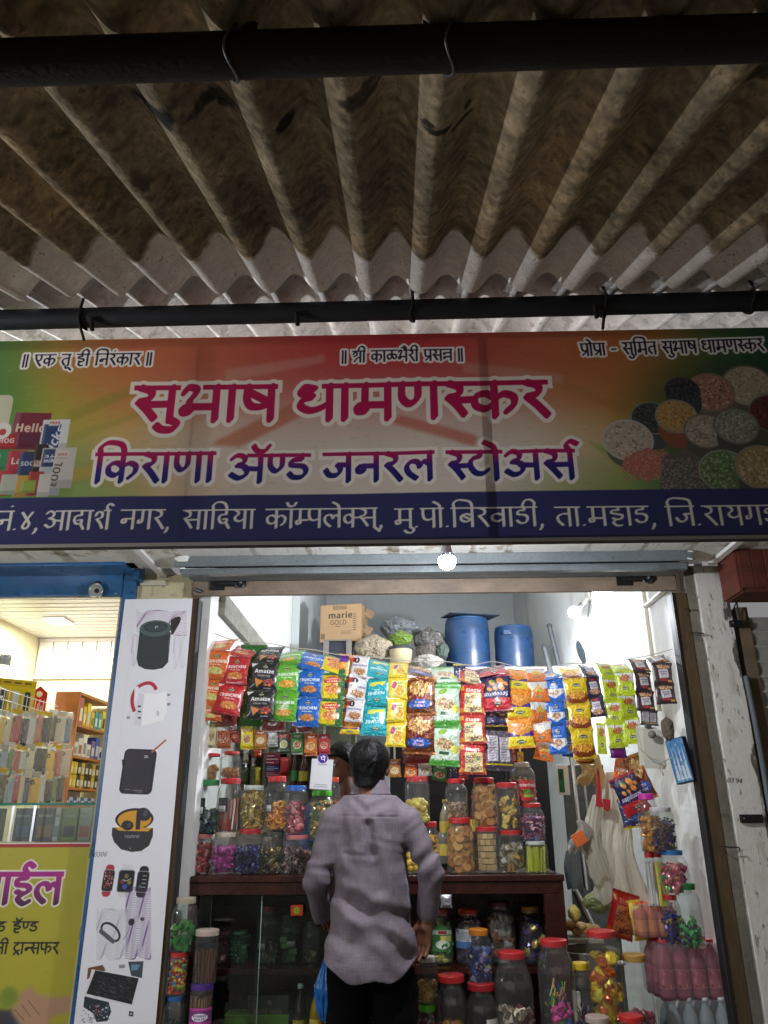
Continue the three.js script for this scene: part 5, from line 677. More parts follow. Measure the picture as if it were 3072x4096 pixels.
function fillGeo(kind, R, H, pal, size) { // heap of pieces standing in a jar of radius R up to height H
  const a = new Acc(), core = new THREE.CylinderGeometry(R * 0.62, R * 0.62, H * 0.86, 10).toNonIndexed(); if (kind !== 'lolly') a.add(core, M4(0, H * 0.44, 0, 1, 1, 1, 0, 0, 0), col(pal[0]).multiplyScalar(0.8));
  const V = Math.PI * R * R * H, put = (g, n, sc, r0 = 0.4, rot) => { for (let i = 0; i < n; i++) { const t = rnd(6.283), r = R * (0.94 * Math.sqrt(rnd(r0 * r0, 1))) - size * 0.22, y = Math.min(H, size * 0.35 + rnd(H) * (1 + 0.08 * Math.sin(t * 2))); const e = rot ? rot(t) : undefined; a.add(g, M4(Math.cos(t) * r, y, Math.sin(t) * r, ...sc(), ...(e ?? [])), varied(pal)); } };
  const n = (k) => Math.max(40, Math.min(420, Math.round((2.1 * k * V) / size ** 3)));
  if (kind === 'candy') put(unit.candy, n(1.5), () => [size * 1.1, size * 0.7, size * 0.6]);
  else if (kind === 'crumple') put(unit.crumple, n(1.4), () => [size * 1.1, size, size * rnd(0.7, 1.2)]);
  else if (kind === 'ball') put(unit.ball, n(0.9), () => [size, size, size], 0.6);
  else if (kind === 'bean') put(unit.bean, n(1.5), () => [size, size, size]);
  else if (kind === 'coin') put(unit.coin, n(1.2), () => [size, size, size], 0.5);
  else if (kind === 'roll') put(unit.roll, n(0.8), () => [size, size, size * 0.9], 0.6);
  else if (kind === 'cookie') put(unit.cookie, n(0.8), () => [size, size, size], 0.6);
  else if (kind === 'leaf') put(unit.leaf, n(2.2), () => [size * 1.2, size * rnd(0.5, 1), size], 0.35);
  else if (kind === 'stick') for (let i = 0; i < 60; i++) { const t = rnd(6.283), r = R * 0.88 * Math.sqrt(rnd(0.15, 1)); a.add(unit.stick, M4(Math.cos(t) * r, H / 2, Math.sin(t) * r, size, H * rnd(0.9, 1.05), size, rnd(-0.1, 0.1), 0, rnd(-0.1, 0.1)), varied(pal)); }
  else if (kind === 'lolly') for (let i = 0; i < 110; i++) { const t = rnd(6.283), r = R * 0.8 * Math.sqrt(rnd(0.2, 1)), y = rnd(0.1, 0.9) * H, rx = rnd(-0.9, 0.9), rz = rnd(-0.9, 0.9); a.add(unit.stick, M4(Math.cos(t) * r * 0.62, y, Math.sin(t) * r * 0.62, size * 0.16, size * 1.7, size * 0.16, rx * 0.6, 0, rz * 0.6), varied(pal)); if (i % 2) a.add(unit.crumple, M4(Math.cos(t) * r * 0.8, y * 0.8, Math.sin(t) * r * 0.8, size, size, size), varied(pal)); }
  return a.geo();
}
const lidMat = {}; const lidOf = (c) => (lidMat[c] ??= mat(c, 0.42));
const jarUnit = {}; // profiles as shares of radius and height (body up to the neck)
const PROFILE = {
  pet: [[0, 0.004], [0.8, 0], [0.94, 0.02], [0.99, 0.07], [0.97, 0.2], [1, 0.24], [0.97, 0.4], [1, 0.45], [0.97, 0.6], [0.99, 0.7], [0.93, 0.8], [0.76, 0.89], [0.7, 0.92], [0.7, 0.985]],
  straight: [[0, 0.004], [0.88, 0], [0.97, 0.02], [1, 0.06], [1, 0.86], [0.96, 0.92], [0.86, 0.95], [0.84, 0.985]],
  glass: [[0, 0.004], [0.84, 0], [0.97, 0.03], [1, 0.1], [1, 0.76], [0.95, 0.85], [0.78, 0.93], [0.76, 0.985]],
};
function jarBody(shape, square, R, H) {
  const key = shape + square; const g = (jarUnit[key] ??= (() => { const q = lathe(PROFILE[shape], 36); if (square) { const p = q.attributes.position; for (let i = 0; i < p.count; i++) { const x = p.getX(i), z = p.getZ(i), r = Math.hypot(x, z); if (r > 1e-4) { const c = Math.abs(x / r), s = Math.abs(z / r), k = 1 / Math.pow(c ** 5 + s ** 5, 1 / 5); const m = 1 + (k - 1) * square; p.setXYZ(i, x * m, p.getY(i), z * m); } } q.computeVertexNormals(); } return q; })());
  return g;
}
const JG = 'jars of sweets and biscuits';
// u, vTop (top of lid), vBottom, width, all read off the photograph, standing at depth z
function jar(o) {
  const top = at(o.u, o.t, o.z), bot = at(o.u + (o.lean ?? 0), o.b, o.z), base = new V3(bot.x, o.y ?? bot.y, o.z), H = top.y - base.y, R = ((at(o.u + o.w / 2, o.b, o.z).x - at(o.u - o.w / 2, o.b, o.z).x) / 2) * 1.02, lidH = Math.min(0.026, H * 0.11), Hb = H - lidH * 0.45;
  const t = thing('jar', o.label, 'jar', base, JG); const bd = part('body', jarBody(o.shape ?? 'pet', o.sq ?? 0.55, R, Hb), o.mat ?? M.jar, t); bd.scale.set(R, Hb, R);
  t.rotation.y = rnd(-0.25, 0.25); if (o.tilt) t.rotation.z = o.tilt;
  const neck = (o.shape === 'straight' ? 0.88 : o.shape === 'glass' ? 0.82 : 0.77) * R * (o.lidK ?? 1);
  if (o.lid) { const l = part('lid', lathe([[0, 1], [0.9, 1], [0.985, 0.93], [1, 0.8], [1, 0.06], [0.97, 0], [0.9, 0]].map(([a, b]) => [a * neck, b * lidH]), 32), lidOf(o.lid), t, [0, H - lidH, 0]); part('rim', new THREE.TorusGeometry(neck * 0.97, 0.0016, 6, 32).rotateX(Math.PI / 2), lidOf(o.lid), l, [0, 0.0005, 0]); }
  if (o.fill) { const [kind, level, pal, size, soft] = o.fill; const f = part('contents', fillGeo(kind, R * 0.93, Hb * level * 0.86, pal, size), soft === 'matt' ? fillMatt : soft === 'soft' ? fillSoft : fillShiny, t, [0, 0.006, 0]); f.userData.kind = 'stuff'; }
  if (o.pieces) o.pieces(t, R * 0.92, Hb);
  if (o.tag) { const [x, y, w, h, m] = o.tag; const g = new THREE.PlaneGeometry(1, 1, 6, 1), p = g.attributes.position, WR = w * 2 * R; for (let i = 0; i < p.count; i++) { const X = x * R + p.getX(i) * WR; p.setXYZ(i, X, p.getY(i) * h * Hb, Math.sqrt(Math.max(0.04, 1.02 - (X / R) ** 2)) * R * 0.97 + 0.002); } g.computeVertexNormals(); part('label', g, m, t, [0, y * Hb, 0]); t.rotation.y = 0; }
  return t;
}
const tagTex = (draw) => mat(0xffffff, 0.45, { map: canvasTex(96, 96, draw), side: THREE.DoubleSide });
const tagDark = tagTex((c) => { c.fillStyle = '#1c1b1e'; c.fillRect(0, 0, 96, 96); c.fillStyle = '#55555a'; for (let y = 10; y < 44; y += 7) c.fillRect(12, y, 60, 3); c.fillStyle = '#d4d4d2'; c.fillRect(6, 52, 70, 38); c.fillStyle = '#2a2a2c'; for (let x = 10; x < 72; x += 5) c.fillRect(x, 74, 2.5, 14); });
const tagRed = tagTex((c) => { c.fillStyle = '#b8322c'; c.fillRect(0, 0, 96, 96); c.fillStyle = '#e4e0da'; c.fillRect(0, 0, 96, 20); c.fillRect(40, 48, 22, 12); });
const tagFruit = tagTex((c) => { c.fillStyle = '#b5262f'; c.fillRect(0, 0, 96, 96); c.fillStyle = '#f4f2ee'; c.font = 'bold 20px sans-serif'; c.textAlign = 'center'; c.fillText('Centerfruit', 48, 30, 92); c.fillStyle = '#4f9a34'; c.fillRect(30, 44, 40, 18); c.fillStyle = '#93bf3c'; c.fillRect(36, 66, 46, 12); });
const tagBlue = tagTex((c) => { c.fillStyle = '#c9ced6'; c.fillRect(0, 0, 96, 96); c.fillStyle = '#3a6ea8'; c.fillRect(0, 62, 96, 34); c.fillStyle = '#6c7078'; for (let y = 12; y < 56; y += 8) c.fillRect(12, y, 66, 2.5); c.fillStyle = '#8a5a4a'; c.fillRect(8, 6, 12, 12); });
const tagGreen = tagTex((c) => { c.fillStyle = '#3c7a3a'; c.fillRect(0, 0, 96, 96); c.fillStyle = '#c9d4be'; c.fillRect(0, 18, 96, 16); c.fillStyle = '#b02a34'; c.fillRect(30, 20, 40, 12); c.fillStyle = '#d9cf6a'; c.fillRect(40, 38, 50, 22); c.fillStyle = '#e4e8da'; c.beginPath(); c.ellipse(50, 70, 34, 16, 0, 0, 7); c.fill(); });
const tagPurple = tagTex((c) => { c.fillStyle = '#7a3478'; c.fillRect(0, 0, 96, 96); c.fillStyle = '#c04a9a'; c.fillRect(0, 0, 96, 14); c.fillRect(0, 82, 96, 14); c.fillStyle = '#e8e4ee'; c.beginPath(); c.ellipse(50, 54, 36, 24, 0, 0, 7); c.fill(); c.fillStyle = '#2c2440'; c.font = 'bold 17px sans-serif'; c.textAlign = 'center'; c.fillText('BOMBAY', 50, 52, 60); c.fillText('KULFI', 50, 70, 60); });
const tagPink = tagTex((c) => { c.fillStyle = '#43233e'; c.fillRect(0, 0, 96, 96); for (let i = 0; i < 22; i++) { c.fillStyle = pick(['#d98ab0', '#e8b4c8', '#8a3a5c', '#c9c0d8', '#5a6ab0', '#e0a070']); c.beginPath(); c.ellipse(rnd(96), rnd(96), rnd(4, 12), rnd(3, 8), rnd(3), 0, 7); c.fill(); } });
const jz = (x, y) => [680 + 0.4219 * x, 3000 + 0.4219 * y], jr = (x, y) => [1580 + 0.4219 * x, 3000 + 0.4219 * y], jl = (x, y) => [640 + 0.4219 * x, 3500 + 0.4219 * y], jm = (x, y) => [1580 + 0.4219 * x, 3500 + 0.4219 * y], jq = (x, y) => [2200 + 0.5256 * x, 2950 + 0.5256 * y], jb = (x, y) => [2200 + 0.5256 * x, 3500 + 0.5256 * y];
const J = (f, x, yt, yb, w, z, o) => jar({ u: f(x, yt)[0], t: f(x, yt)[1], b: f(x, yb)[1], w: w * (f === jq || f === jb ? 0.5256 : 0.4219), z, ...o });
const RED = 0xb8282a;
const mBis = ['#b8803f', '#a86f34', '#c48e4c', '#cfa05e'].map((h) => mat(h, 0.8, { bumpMap: rep(bumpFine, 2), bumpScale: 0.002 })), mWafer = ['#c9a874', '#bd9a66', '#d4b684'].map((h) => mat(h, 0.8)), mRusk = ['#c9a848', '#d8bb60', '#b8963c'].map((h) => mat(h, 0.8));
// on the counter, left: top tier, middle tier, bottom row
J(jz, 380, 35, 290, 195, -0.3, { lid: RED, fill: ['block', 0.5, ['#b98a58', '#c9a070'], 0.03, 'matt'], label: 'small red-lidded jar of tan sweets, topmost at far left', shape: 'pet', pieces: (t, R, H) => { for (let i = 0; i < 22; i++) { const a = rnd(6.28), r = R * rnd(0.3, 0.75); const m = part('sweet', unit.block, mBis[i % 3], t, [Math.cos(a) * r, 0.012 + rnd(H * 0.48), Math.sin(a) * r]); m.scale.set(0.026, 0.02, 0.012); m.rotation.set(rnd(3), rnd(3), rnd(3)); } } });
J(jz, 570, 15, 275, 185, -0.3, { lid: RED, fill: ['cookie', 0.34, ['#a8733c', '#c08a50', '#8c5a2c'], 0.024, 'matt'], label: 'red-lidded jar a third full of brown biscuits, top tier, second from left' });
J(jz, 335, 285, 790, 250, -0.24, { lid: 0x2c7a44, fill: ['candy', 0.42, ['#1d3a5c', '#28506e', '#3f9a50', '#c9d0d4', '#16304a'], 0.028], tag: [-0.28, 0.52, 0.34, 0.32, tagDark], label: 'green-lidded jar of dark blue and green sweets, middle tier at far left' });
J(jz, 545, 270, 782, 240, -0.24, { lid: RED, fill: ['stick', 0.72, ['#a82c2c', '#d8cfc4', '#3c3034', '#b84a34', '#e2d8cc'], 0.01], tag: [-0.3, 0.52, 0.38, 0.28, tagDark], label: 'red-lidded jar of red and white sticks with a black label' });
J(jz, 775, 338, 752, 205, -0.24, { lid: 0xb9bcb4, sq: 0.9, shape: 'straight', fill: ['candy', 0.95, ['#b8963c', '#d4b65c', '#8f7426', '#e6d08a'], 0.022], label: 'square jar full of gold-wrapped sweets' });
J(jz, 995, 252, 765, 222, -0.24, { lid: RED, fill: ['roll', 0.55, ['#d98a2c', '#e8a040', '#c4741c'], 0.04, 'soft'], tag: [-0.42, 0.5, 0.28, 0.3, tagDark], label: 'red-lidded jar half full of orange rolled snacks' });
J(jz, 1185, 340, 802, 205, -0.24, { lid: 0x1d5fb8, sq: 0.9, shape: 'straight', fill: ['crumple', 0.72, ['#a83a48', '#c4606a', '#8a2c3c', '#d98a90'], 0.03], label: 'blue-lidded jar of pinkish red sweets left of the customer' });
J(jz, 1430, 385, 860, 245, -0.24, { lid: 0x4fae2c, fill: ['crumple', 0.9, ['#5c7a4a', '#3c6a44', '#c9a868', '#8a9a5c', '#b98a4c'], 0.024], label: 'bright green-lidded jar partly hidden by the customer shoulder' });
J(jz, 1545, 262, 640, 130, -0.36, { lid: 0xd04428, fill: ['candy', 0.4, ['#a8583c', '#c9986c'], 0.02], label: 'orange-red lidded jar behind the payment card' });
const bottomRow = (x, yt, w, o) => J(jz, x, yt, 1197, w, -0.22, { shape: 'glass', sq: 0.7, y: COUNTER + 0.001, ...o });
bottomRow(255, 797, 262, { lid: 0xa8615c, fill: ['crumple', 0.82, ['#9a2c30', '#c0504a', '#7a1c24', '#d8a89c', '#b83c3c'], 0.026], label: 'jar of shiny red sweets at the left end of the counter' });
bottomRow(505, 783, 240, { lid: 0xc4b8a4, fill: ['crumple', 0.7, ['#a82a86', '#c84aa0', '#8a1c6c', '#d070b8'], 0.03], label: 'cream-lidded jar of magenta sweets on the counter' });
bottomRow(735, 750, 245, { lid: 0xa82428, fill: ['candy', 0.62, ['#1c1c44', '#2c2c6c', '#3a3a90', '#14142c', '#8a90c0'], 0.024], label: 'red-lidded jar of navy blue sweets on the counter' });
bottomRow(960, 775, 232, { lid: 0x3c4238, fill: ['candy', 0.6, ['#2c3a28', '#a88a4c', '#c9b078', '#1c2a20', '#7a6a3c'], 0.022], label: 'dark-lidded jar of green and gold sweets on the counter' });
bottomRow(1190, 808, 255, { lid: 0xb56a68, fill: ['candy', 0.62, ['#3c2c28', '#8a8078', '#c4bab0', '#5a3a34', '#b07a70'], 0.026], label: 'pink-lidded jar of brown and silver sweets beside the customer elbow' });
J(jz, 1395, 880, 1197, 200, -0.3, { shape: 'glass', y: COUNTER + 0.001, lid: 0x3c5a3c, fill: ['candy', 0.6, ['#2c4a34', '#4c6a44'], 0.022], label: 'dark green jar almost hidden behind the customer arm' });
// on the counter, right
const cookies = (n, s, lev = 0.85) => (t, R, H) => { for (let i = 0; i < n; i++) { const ring = i % 7, y = 0.02 + ((i + rnd(0.6)) / n) * H * lev, a = i * 0.9 - 0.6 + rnd(0.3), r = R * rnd(0.5, 0.68); const m = part('biscuit', unit.cookie, pick(mBis), t, [Math.sin(a) * r, y, Math.cos(a) * r]); m.scale.setScalar(s * rnd(0.9, 1.1)); m.rotation.set(Math.PI / 2 + rnd(-0.6, 0.6), 0, -a + rnd(-0.5, 0.5)); m.rotation.order = 'ZYX'; } };
J(jr, 218, 255, 705, 230, -0.22, { lid: RED, shape: 'straight', sq: 0.85, fill: ['ball', 0.56, ['#d2b83c', '#dcc85c', '#c4a62c'], 0.032, 'soft'], label: 'red-lidded jar half full of yellow balls right of the customer' });
J(jr, 330, 680, 1190, 200, -0.26, { lid: RED, y: COUNTER + 0.001, fill: ['leaf', 0.8, ['#c9942c', '#d9ac4c', '#a87420'], 0.03, 'soft'], label: 'jar of golden chips behind the customer right arm' });
J(jr, 185, 930, 1215, 190, -0.16, { y: COUNTER + 0.001, fill: ['ball', 0.8, ['#d2a81c', '#e2c03c', '#b88c14'], 0.034], label: 'open jar of yellow wrapped balls at the customer right side' });
J(jr, 590, 275, 650, 215, -0.24, { lid: RED, fill: ['leaf', 0.42, ['#a88a68', '#c4a884', '#8a6c4c'], 0.014, 'matt'], label: 'red-lidded jar with tan crumbs, above the round biscuits' });
J(jr, 862, 265, 732, 245, -0.24, { lid: RED, pieces: cookies(34, 0.05, 0.84), label: 'tall red-lidded jar full of brown ring biscuits' });
J(jr, 1085, 312, 765, 225, -0.22, { lid: RED, shape: 'straight', pieces: (t, R, H) => { for (let i = 0; i < 30; i++) { const a = rnd(-2.4, 2.4), r = R * rnd(0.35, 0.66); const m = part('rusk', unit.block, pick(mRusk), t, [Math.sin(a) * r, 0.02 + (i / 30) * H * 0.62, Math.cos(a) * r]); m.scale.set(0.034, 0.02, 0.012); m.rotation.set(rnd(-0.8, 0.8), a, rnd(-0.8, 0.8)); } }, label: 'red-lidded jar of yellow rusk pieces' });
J(jr, 1225, 120, 520, 235, -0.36, { lid: 0xc9c7c4, lidK: 0.8, fill: ['candy', 0.6, ['#b03038', '#d8d0c8', '#4f9a34'], 0.026], tag: [0.1, 0.34, 0.86, 0.52, tagFruit], label: 'clear jar with a red and green printed label at the back' });
J(jr, 1320, 505, 872, 218, -0.22, { lid: RED, fill: ['candy', 0.7, ['#a84a68', '#d08aa0', '#7a8ac0'], 0.022], tag: [0.0, 0.46, 0.9, 0.34, tagPink], label: 'red-lidded jar with a dark pink patterned band at right end' });
const rb = (x, yt, w, o) => J(jr, x, yt, 1175, w, -0.2, { y: COUNTER + 0.001, ...o });
rb(632, 642, 262, { lid: RED, pieces: cookies(40, 0.052, 0.8), label: 'wide red-lidded jar of round biscuits on the counter' });
rb(885, 728, 228, { lid: RED, shape: 'straight', sq: 0.9, pieces: (t, R, H) => { for (let j = 0; j < 6; j++) for (let i = 0; i < 7; i++) { const a = -1.9 + i * 0.62 + (j % 2) * 0.3, r = R * 0.66; const m = part('wafer', unit.block, pick(mWafer), t, [Math.sin(a) * r, 0.024 + j * H * 0.142, Math.cos(a) * r]); m.scale.set(R * 0.42, H * (j % 2 ? 0.118 : 0.128), R * 0.3); m.rotation.y = a; } }, label: 'red-lidded jar of stacked beige wafer blocks' });
rb(1115, 762, 228, { lid: RED, shape: 'straight', fill: ['leaf', 0.72, ['#c9b890', '#d8d4cc', '#c49a44', '#e0dcd4'], 0.034], label: 'red-lidded jar of white and yellow wrapped sweets' });
rb(1350, 865, 205, { lid: 0xc9ccc4, shape: 'straight', sq: 0.9, fill: ['stick', 0.95, ['#b8c01c', '#d2d838', '#98a014', '#e0e060'], 0.013], label: 'white-lidded jar packed with yellow-green sticks' });
// ---------- counter ----------
{
  const c = thing('shop_counter', 'maroon wooden counter with a glass front and shelves', 'counter'), zf = -0.08, x0 = -0.996, x1 = at(2259, 3600, zf).x, ya = at(1900, 3578, zf).y, ys = at(1000, 3867, -0.2).y;
  part('top_board', slab(x0, x1 + 0.005, COUNTER - 0.028, COUNTER, -0.56, zf + 0.012, 0.004), M.maroon, c); part('apron', slab(x0, x1, ya, COUNTER - 0.0285, zf - 0.03, zf, 0.003), M.maroon, c);
  const px = at(2177, 3600, zf).x; part('post', slab(px, x1, 0.2, ya - 0.0005, zf - 0.05, zf, 0.003), M.maroon, c); part('post', slab(x0, at(784, 3650, zf).x, 0.2, ya - 0.0005, zf - 0.05, zf, 0.003), M.maroon, c);
  part('shelf', slab(x0 + 0.002, px, ys - 0.02, ys, -0.5, -0.135), M.maroon, c); part('floor_board', slab(x0 + 0.002, px, 0.3, 0.32, -0.5, -0.135), M.maroon, c); part('back_panel', slab(x0 + 0.002, x1 - 0.002, 0.2, COUNTER - 0.029, -0.56, -0.545), M.maroon, c); part('side_panel', slab(x1 - 0.025, x1 - 0.001, 0.2, COUNTER - 0.029, -0.544, zf - 0.051), M.maroon, c);
  part('bottom_rail', slab(x0, x1, 0.13, 0.198, -0.5, zf, 0.003), M.maroon, c);
  const xg = at(1020, 3700, zf).x; part('glass_pane', slab(at(788, 3650, zf).x, xg + 0.02, 0.33, ya - 0.004, zf - 0.032, zf - 0.028), M.glass, c); part('glass_pane', slab(xg, at(1500, 3700, zf).x, 0.33, ya - 0.004, zf - 0.044, zf - 0.04), M.glass, c); part('glass_edge', slab(xg + 0.0205, xg + 0.0235, 0.33, ya - 0.006, zf - 0.033, zf - 0.027), mat(0x9fb8b0, 0.2), c);
  const ih = (f, x, yt, yb, w, o) => J(f, x, yt, yb, w, -0.3, { y: ys + 0.001, ...o });
  ih(jl, 600, 525, 735, 150, { shape: 'straight', lid: 0xa8585c, fill: ['candy', 0.9, ['#8a3a40', '#a85a58'], 0.03], label: 'dull red tub behind the counter glass' });
  ih(jl, 745, 528, 740, 170, { shape: 'straight', lid: 0x5c8a6a, fill: ['candy', 0.9, ['#3f7a54', '#5c9a6c'], 0.03], label: 'green tub behind the counter glass' });
  ih(jl, 1015, 290, 850, 205, { lid: 0x6c2a24, fill: ['candy', 0.25, ['#b8b4ac', '#6c6a68'], 0.03], tag: [-0.4, 0.38, 0.5, 0.3, tagDark], label: 'large dark red lidded jar behind the counter glass' });
  ih(jl, 1215, 370, 860, 190, { lid: 0x2c2c2c, fill: ['block', 0.3, ['#5c7a4c'], 0.03], tag: [0.4, 0.5, 0.5, 0.3, tagDark], label: 'clear jar with green blocks behind the counter glass', pieces: (t, R, H) => { for (let i = 0; i < 4; i++) { const m = part('block', unit.block, mat(0x5c8a4c, 0.6), t, [rnd(-0.03, 0.03), 0.022 + i * 0.026, R * 0.4]); m.scale.set(0.04, 0.024, 0.03); } } });
  ih(jl, 1430, 430, 860, 170, { lid: 0x2c2c2c, fill: ['leaf', 0.3, ['#8a7a5c', '#a8987a'], 0.03], label: 'jar of straw-coloured snacks behind glass beside the customer' });
  { const a = at(...jl(1300, 335), -0.07); const t = thing('orange_tag', 'small orange box tag with a yellow-green dot on the counter front', 'tag', a); part('card', slab(-0.028, 0.028, -0.022, 0.022, 0, 0.012, 0.002), mat(0xd0431c, 0.5), t); part('dot', new THREE.CylinderGeometry(0.0155, 0.0155, 0.002, 24).rotateX(Math.PI / 2), mat(0x9cae1c, 0.5), t, [0, 0, 0.0132]); }
  const gz = -0.26; for (const [x, yt, w, lid, tg, fl, lab] of [[450, 320, 210, 0x8a2a24, tagGreen, ['#3c7a3c', '#5c9a4c', '#c9c45c'], 'green-labelled jar on the counter shelf right of the customer'], [715, 320, 270, 0xc0401c, tagBlue, ['#4c3a5c', '#8a6a3c', '#3a2c4a'], 'orange-red lidded jar with a white and blue card in the counter'], [1020, 250, 265, 0x5c2028, null, ['#c4c0bc', '#8a5a3c', '#9a948c'], 'tall jar of white packets under the counter top'], [1315, 295, 240, 0xb8963c, null, ['#3f3060', '#54407a', '#b8a050', '#2c2244'], 'yellow-lidded jar of violet packets beside the counter post']]) J(jm, x, yt, 860, w, gz, { y: ys + 0.001, lid, lidK: 0.9, fill: ['crumple', 0.86, fl, 0.05], ...(tg ? { tag: [tg === tagBlue ? -0.45 : 0, 0.5, tg === tagBlue ? 0.5 : 0.9, tg === tagBlue ? 0.36 : 0.5, tg] } : {}), label: lab });
  // carton and bottles on the bottom shelf
  const b0 = at(...jl(1030, 1250), -0.2); const ct = thing('carton', 'dark printed carton on the lowest counter shelf behind glass', 'carton', b0); part('box', slab(-0.09, 0.09, -0.045, 0.045, -0.1, 0.0, 0.002), mat(0xffffff, 0.6, { map: null, color: 0x3c3a36 }), ct); part('side_flap', slab(-0.094, -0.0905, -0.043, 0.043, -0.09, 0.002), mat(0x8a6a44, 0.8), ct); part('print', new THREE.PlaneGeometry(0.16, 0.07), mat(0xffffff, 0.7, { map: canvasTex(128, 56, (c2) => { c2.fillStyle = '#35332f'; c2.fillRect(0, 0, 128, 56); c2.fillStyle = '#8a867c'; c2.font = 'bold 18px sans-serif'; c2.fillText('GOOD SHOT', 10, 50); c2.fillRect(58, 8, 16, 14); }) }), ct, [0, 0, 0.002]);
  const gb = at(...jl(950, 1395), -0.2); const gbx = thing('green_box', 'lime green box under the dark carton', 'box', gb); part('box', slab(-0.16, 0.13, -0.05, 0.022, -0.1, 0.01, 0.003), mat(0x5c8a1c, 0.5), gbx); part('lid', slab(-0.163, 0.133, 0.0225, 0.03, -0.102, 0.013, 0.002), mat(0x6f9a2a, 0.5), gbx);
  const bottle = (u, v, h, r, liquid, cap, lab, z = -0.18) => { const p = at(u, v, z), t = thing('bottle', lab, 'bottle', [p.x, p.y - h, p.z], 'bottles in the shop'); part('body', lathe([[0, 0], [r, 0.004], [r, h * 0.55], [r * 0.8, h * 0.68], [r * 0.36, h * 0.84], [r * 0.36, h * 0.93]], 20), phys(liquid, 0.12, { clearcoat: 0.5 }), t); part('cap', lathe([[0, h], [r * 0.42, h], [r * 0.44, h * 0.925], [0, h * 0.925]], 16), mat(cap, 0.4), t); part('label', lathe([[r * 1.01, h * 0.2], [r * 1.015, h * 0.21], [r * 1.015, h * 0.46], [r * 1.01, h * 0.47]], 20), mat(0xc9b04a, 0.5), t); return t; };
  bottle(...jl(1335, 1030), 0.26, 0.032, 0x241713, 0xc9ccd0, 'dark brown bottle on the lowest counter shelf'); bottle(...jl(1485, 1045), 0.24, 0.028, 0x8a7a1c, 0xd2c01c, 'yellow-capped bottle beside the blue bag', -0.1); bottle(...jl(1630, 1330), 0.16, 0.03, 0x7a6a1c, 0xc9b81c, 'small yellow bottle low beside the customer leg', -0.1);
  // bottles behind the counter, seen between the jars
  bottle(...jr(470, 470), 0.2, 0.03, 0x8a8468, 0xc9b02a, 'pale bottle with yellow cap behind the counter', -0.42); bottle(...jr(735, 430), 0.22, 0.022, 0x5c1424, 0xc03a5c, 'thin dark red bottle behind the jars', -0.42); bottle(...jr(450, 680), 0.2, 0.034, 0x6c7068, 0xd8801c, 'grey jar-like bottle with an orange cap behind the counter', -0.42);
}
// ---------- stack at the left foot of the counter ----------
solid('low_crate', 'dark low wooden crate under the left jar stack', 'crate', slab(-1.02, -0.72, 0.2, 0.52, -0.06, 0.16, 0.006), M.darkwood);
const LZ = 0.03;
J(jl, 210, 212, 725, 235, LZ, { lid: 0xa8a08c, fill: ['leaf', 0.55, ['#3f9a44', '#6cbf5c', '#2c7a34', '#c9dcc0'], 0.036], label: 'clear jar of bright green wrappers at the left jamb' });
J(jl, 155, 732, 1142, 195, LZ, { lid: RED, shape: 'straight', fill: ['bean', 0.95, ['#c8321c', '#d87a1c', '#d8b82c', '#2c6ab0', '#4fae3c', '#c8281c', '#b8242c'], 0.021, 'soft'], label: 'red-lidded jar of many-coloured sugar beans' });
J(jl, 120, 1142, 1560, 200, LZ, { lid: 0x1f5c9a, fill: ['candy', 0.3, ['#2c343c', '#4a5058'], 0.026], label: 'blue-lidded dark jar at the bottom of the left stack' });
J(jl, 415, 515, 1030, 218, LZ + 0.03, { lid: 0xb8a898, lidK: 1.14, shape: 'straight', sq: 0, fill: ['stick', 0.72, ['#6a4434', '#8a5c48', '#543428'], 0.009], label: 'tall round jar of brown sticks, upper of two' });
J(jl, 365, 1022, 1560, 215, LZ + 0.03, { lid: 0x4a2f7c, lidK: 1.12, shape: 'straight', sq: 0, fill: ['stick', 0.9, ['#8a6a50', '#b09070', '#6c4c3a'], 0.008], tag: [0.1, 0.46, 0.9, 0.3, tagPurple], label: 'violet-lidded round jar of sticks with a purple label' });
// ---------- jars in front, right of the customer ----------
struct('display_step', slab(0.05, 1.385, 0.2, 0.5, -0.06, 0.3, 0.006), M.darkwood);
const FZ = 0.12, BIG = 4330;
J(jm, 310, 770, 1222, 195, FZ, { shape: 'straight', sq: 0.8, lid: 0xb9b8b2, fill: ['coin', 0.5, ['#c9a450', '#d8bb70', '#a8803a', '#c49488'], 0.026], label: 'clear jar with gold coins standing on a green lid' });
J(jm, 315, 1222, 1800, 205, FZ, { lid: 0x57b82a, fill: ['candy', 0.8, ['#a82a68', '#b8b4b0', '#6c2a5c'], 0.028], label: 'green-lidded jar of pink sweets at the bottom' });
J(jm, 560, 942, 1900, 300, FZ, { lid: RED, lidK: 1.12, fill: ['leaf', 0.56, ['#c98a1c', '#d8a43c', '#b07414'], 0.034, 'soft'], label: 'red-lidded jar with orange chips at the bottom, left of the pair' });
J(jm, 850, 1018, 1900, 305, FZ, { lid: 0xa82228, lidK: 1.1, fill: ['leaf', 0.5, ['#b05c28', '#8a4420'], 0.034, 'soft'], tag: [0.55, 0.48, 0.36, 0.34, tagRed], label: 'red-lidded jar with a red and white price label, bottom' });
J(jm, 812, 510, 1036, 240, FZ - 0.02, { lid: 0xc97a1c, fill: ['crumple', 0.72, ['#1c3a80', '#2c5ab0', '#14285c', '#9a94b8', '#c9c4b0'], 0.03], label: 'orange-lidded jar of shiny blue sweets' });
J(jm, 1170, 722, 1900, 385, FZ + 0.03, { lid: RED, lidK: 0.9, fill: ['leaf', 0.58, ['#b8a890', '#9a8a74', '#a84a5c', '#c9bca8'], 0.034], label: 'big clear red-lidded jar in front, widest of the row' });
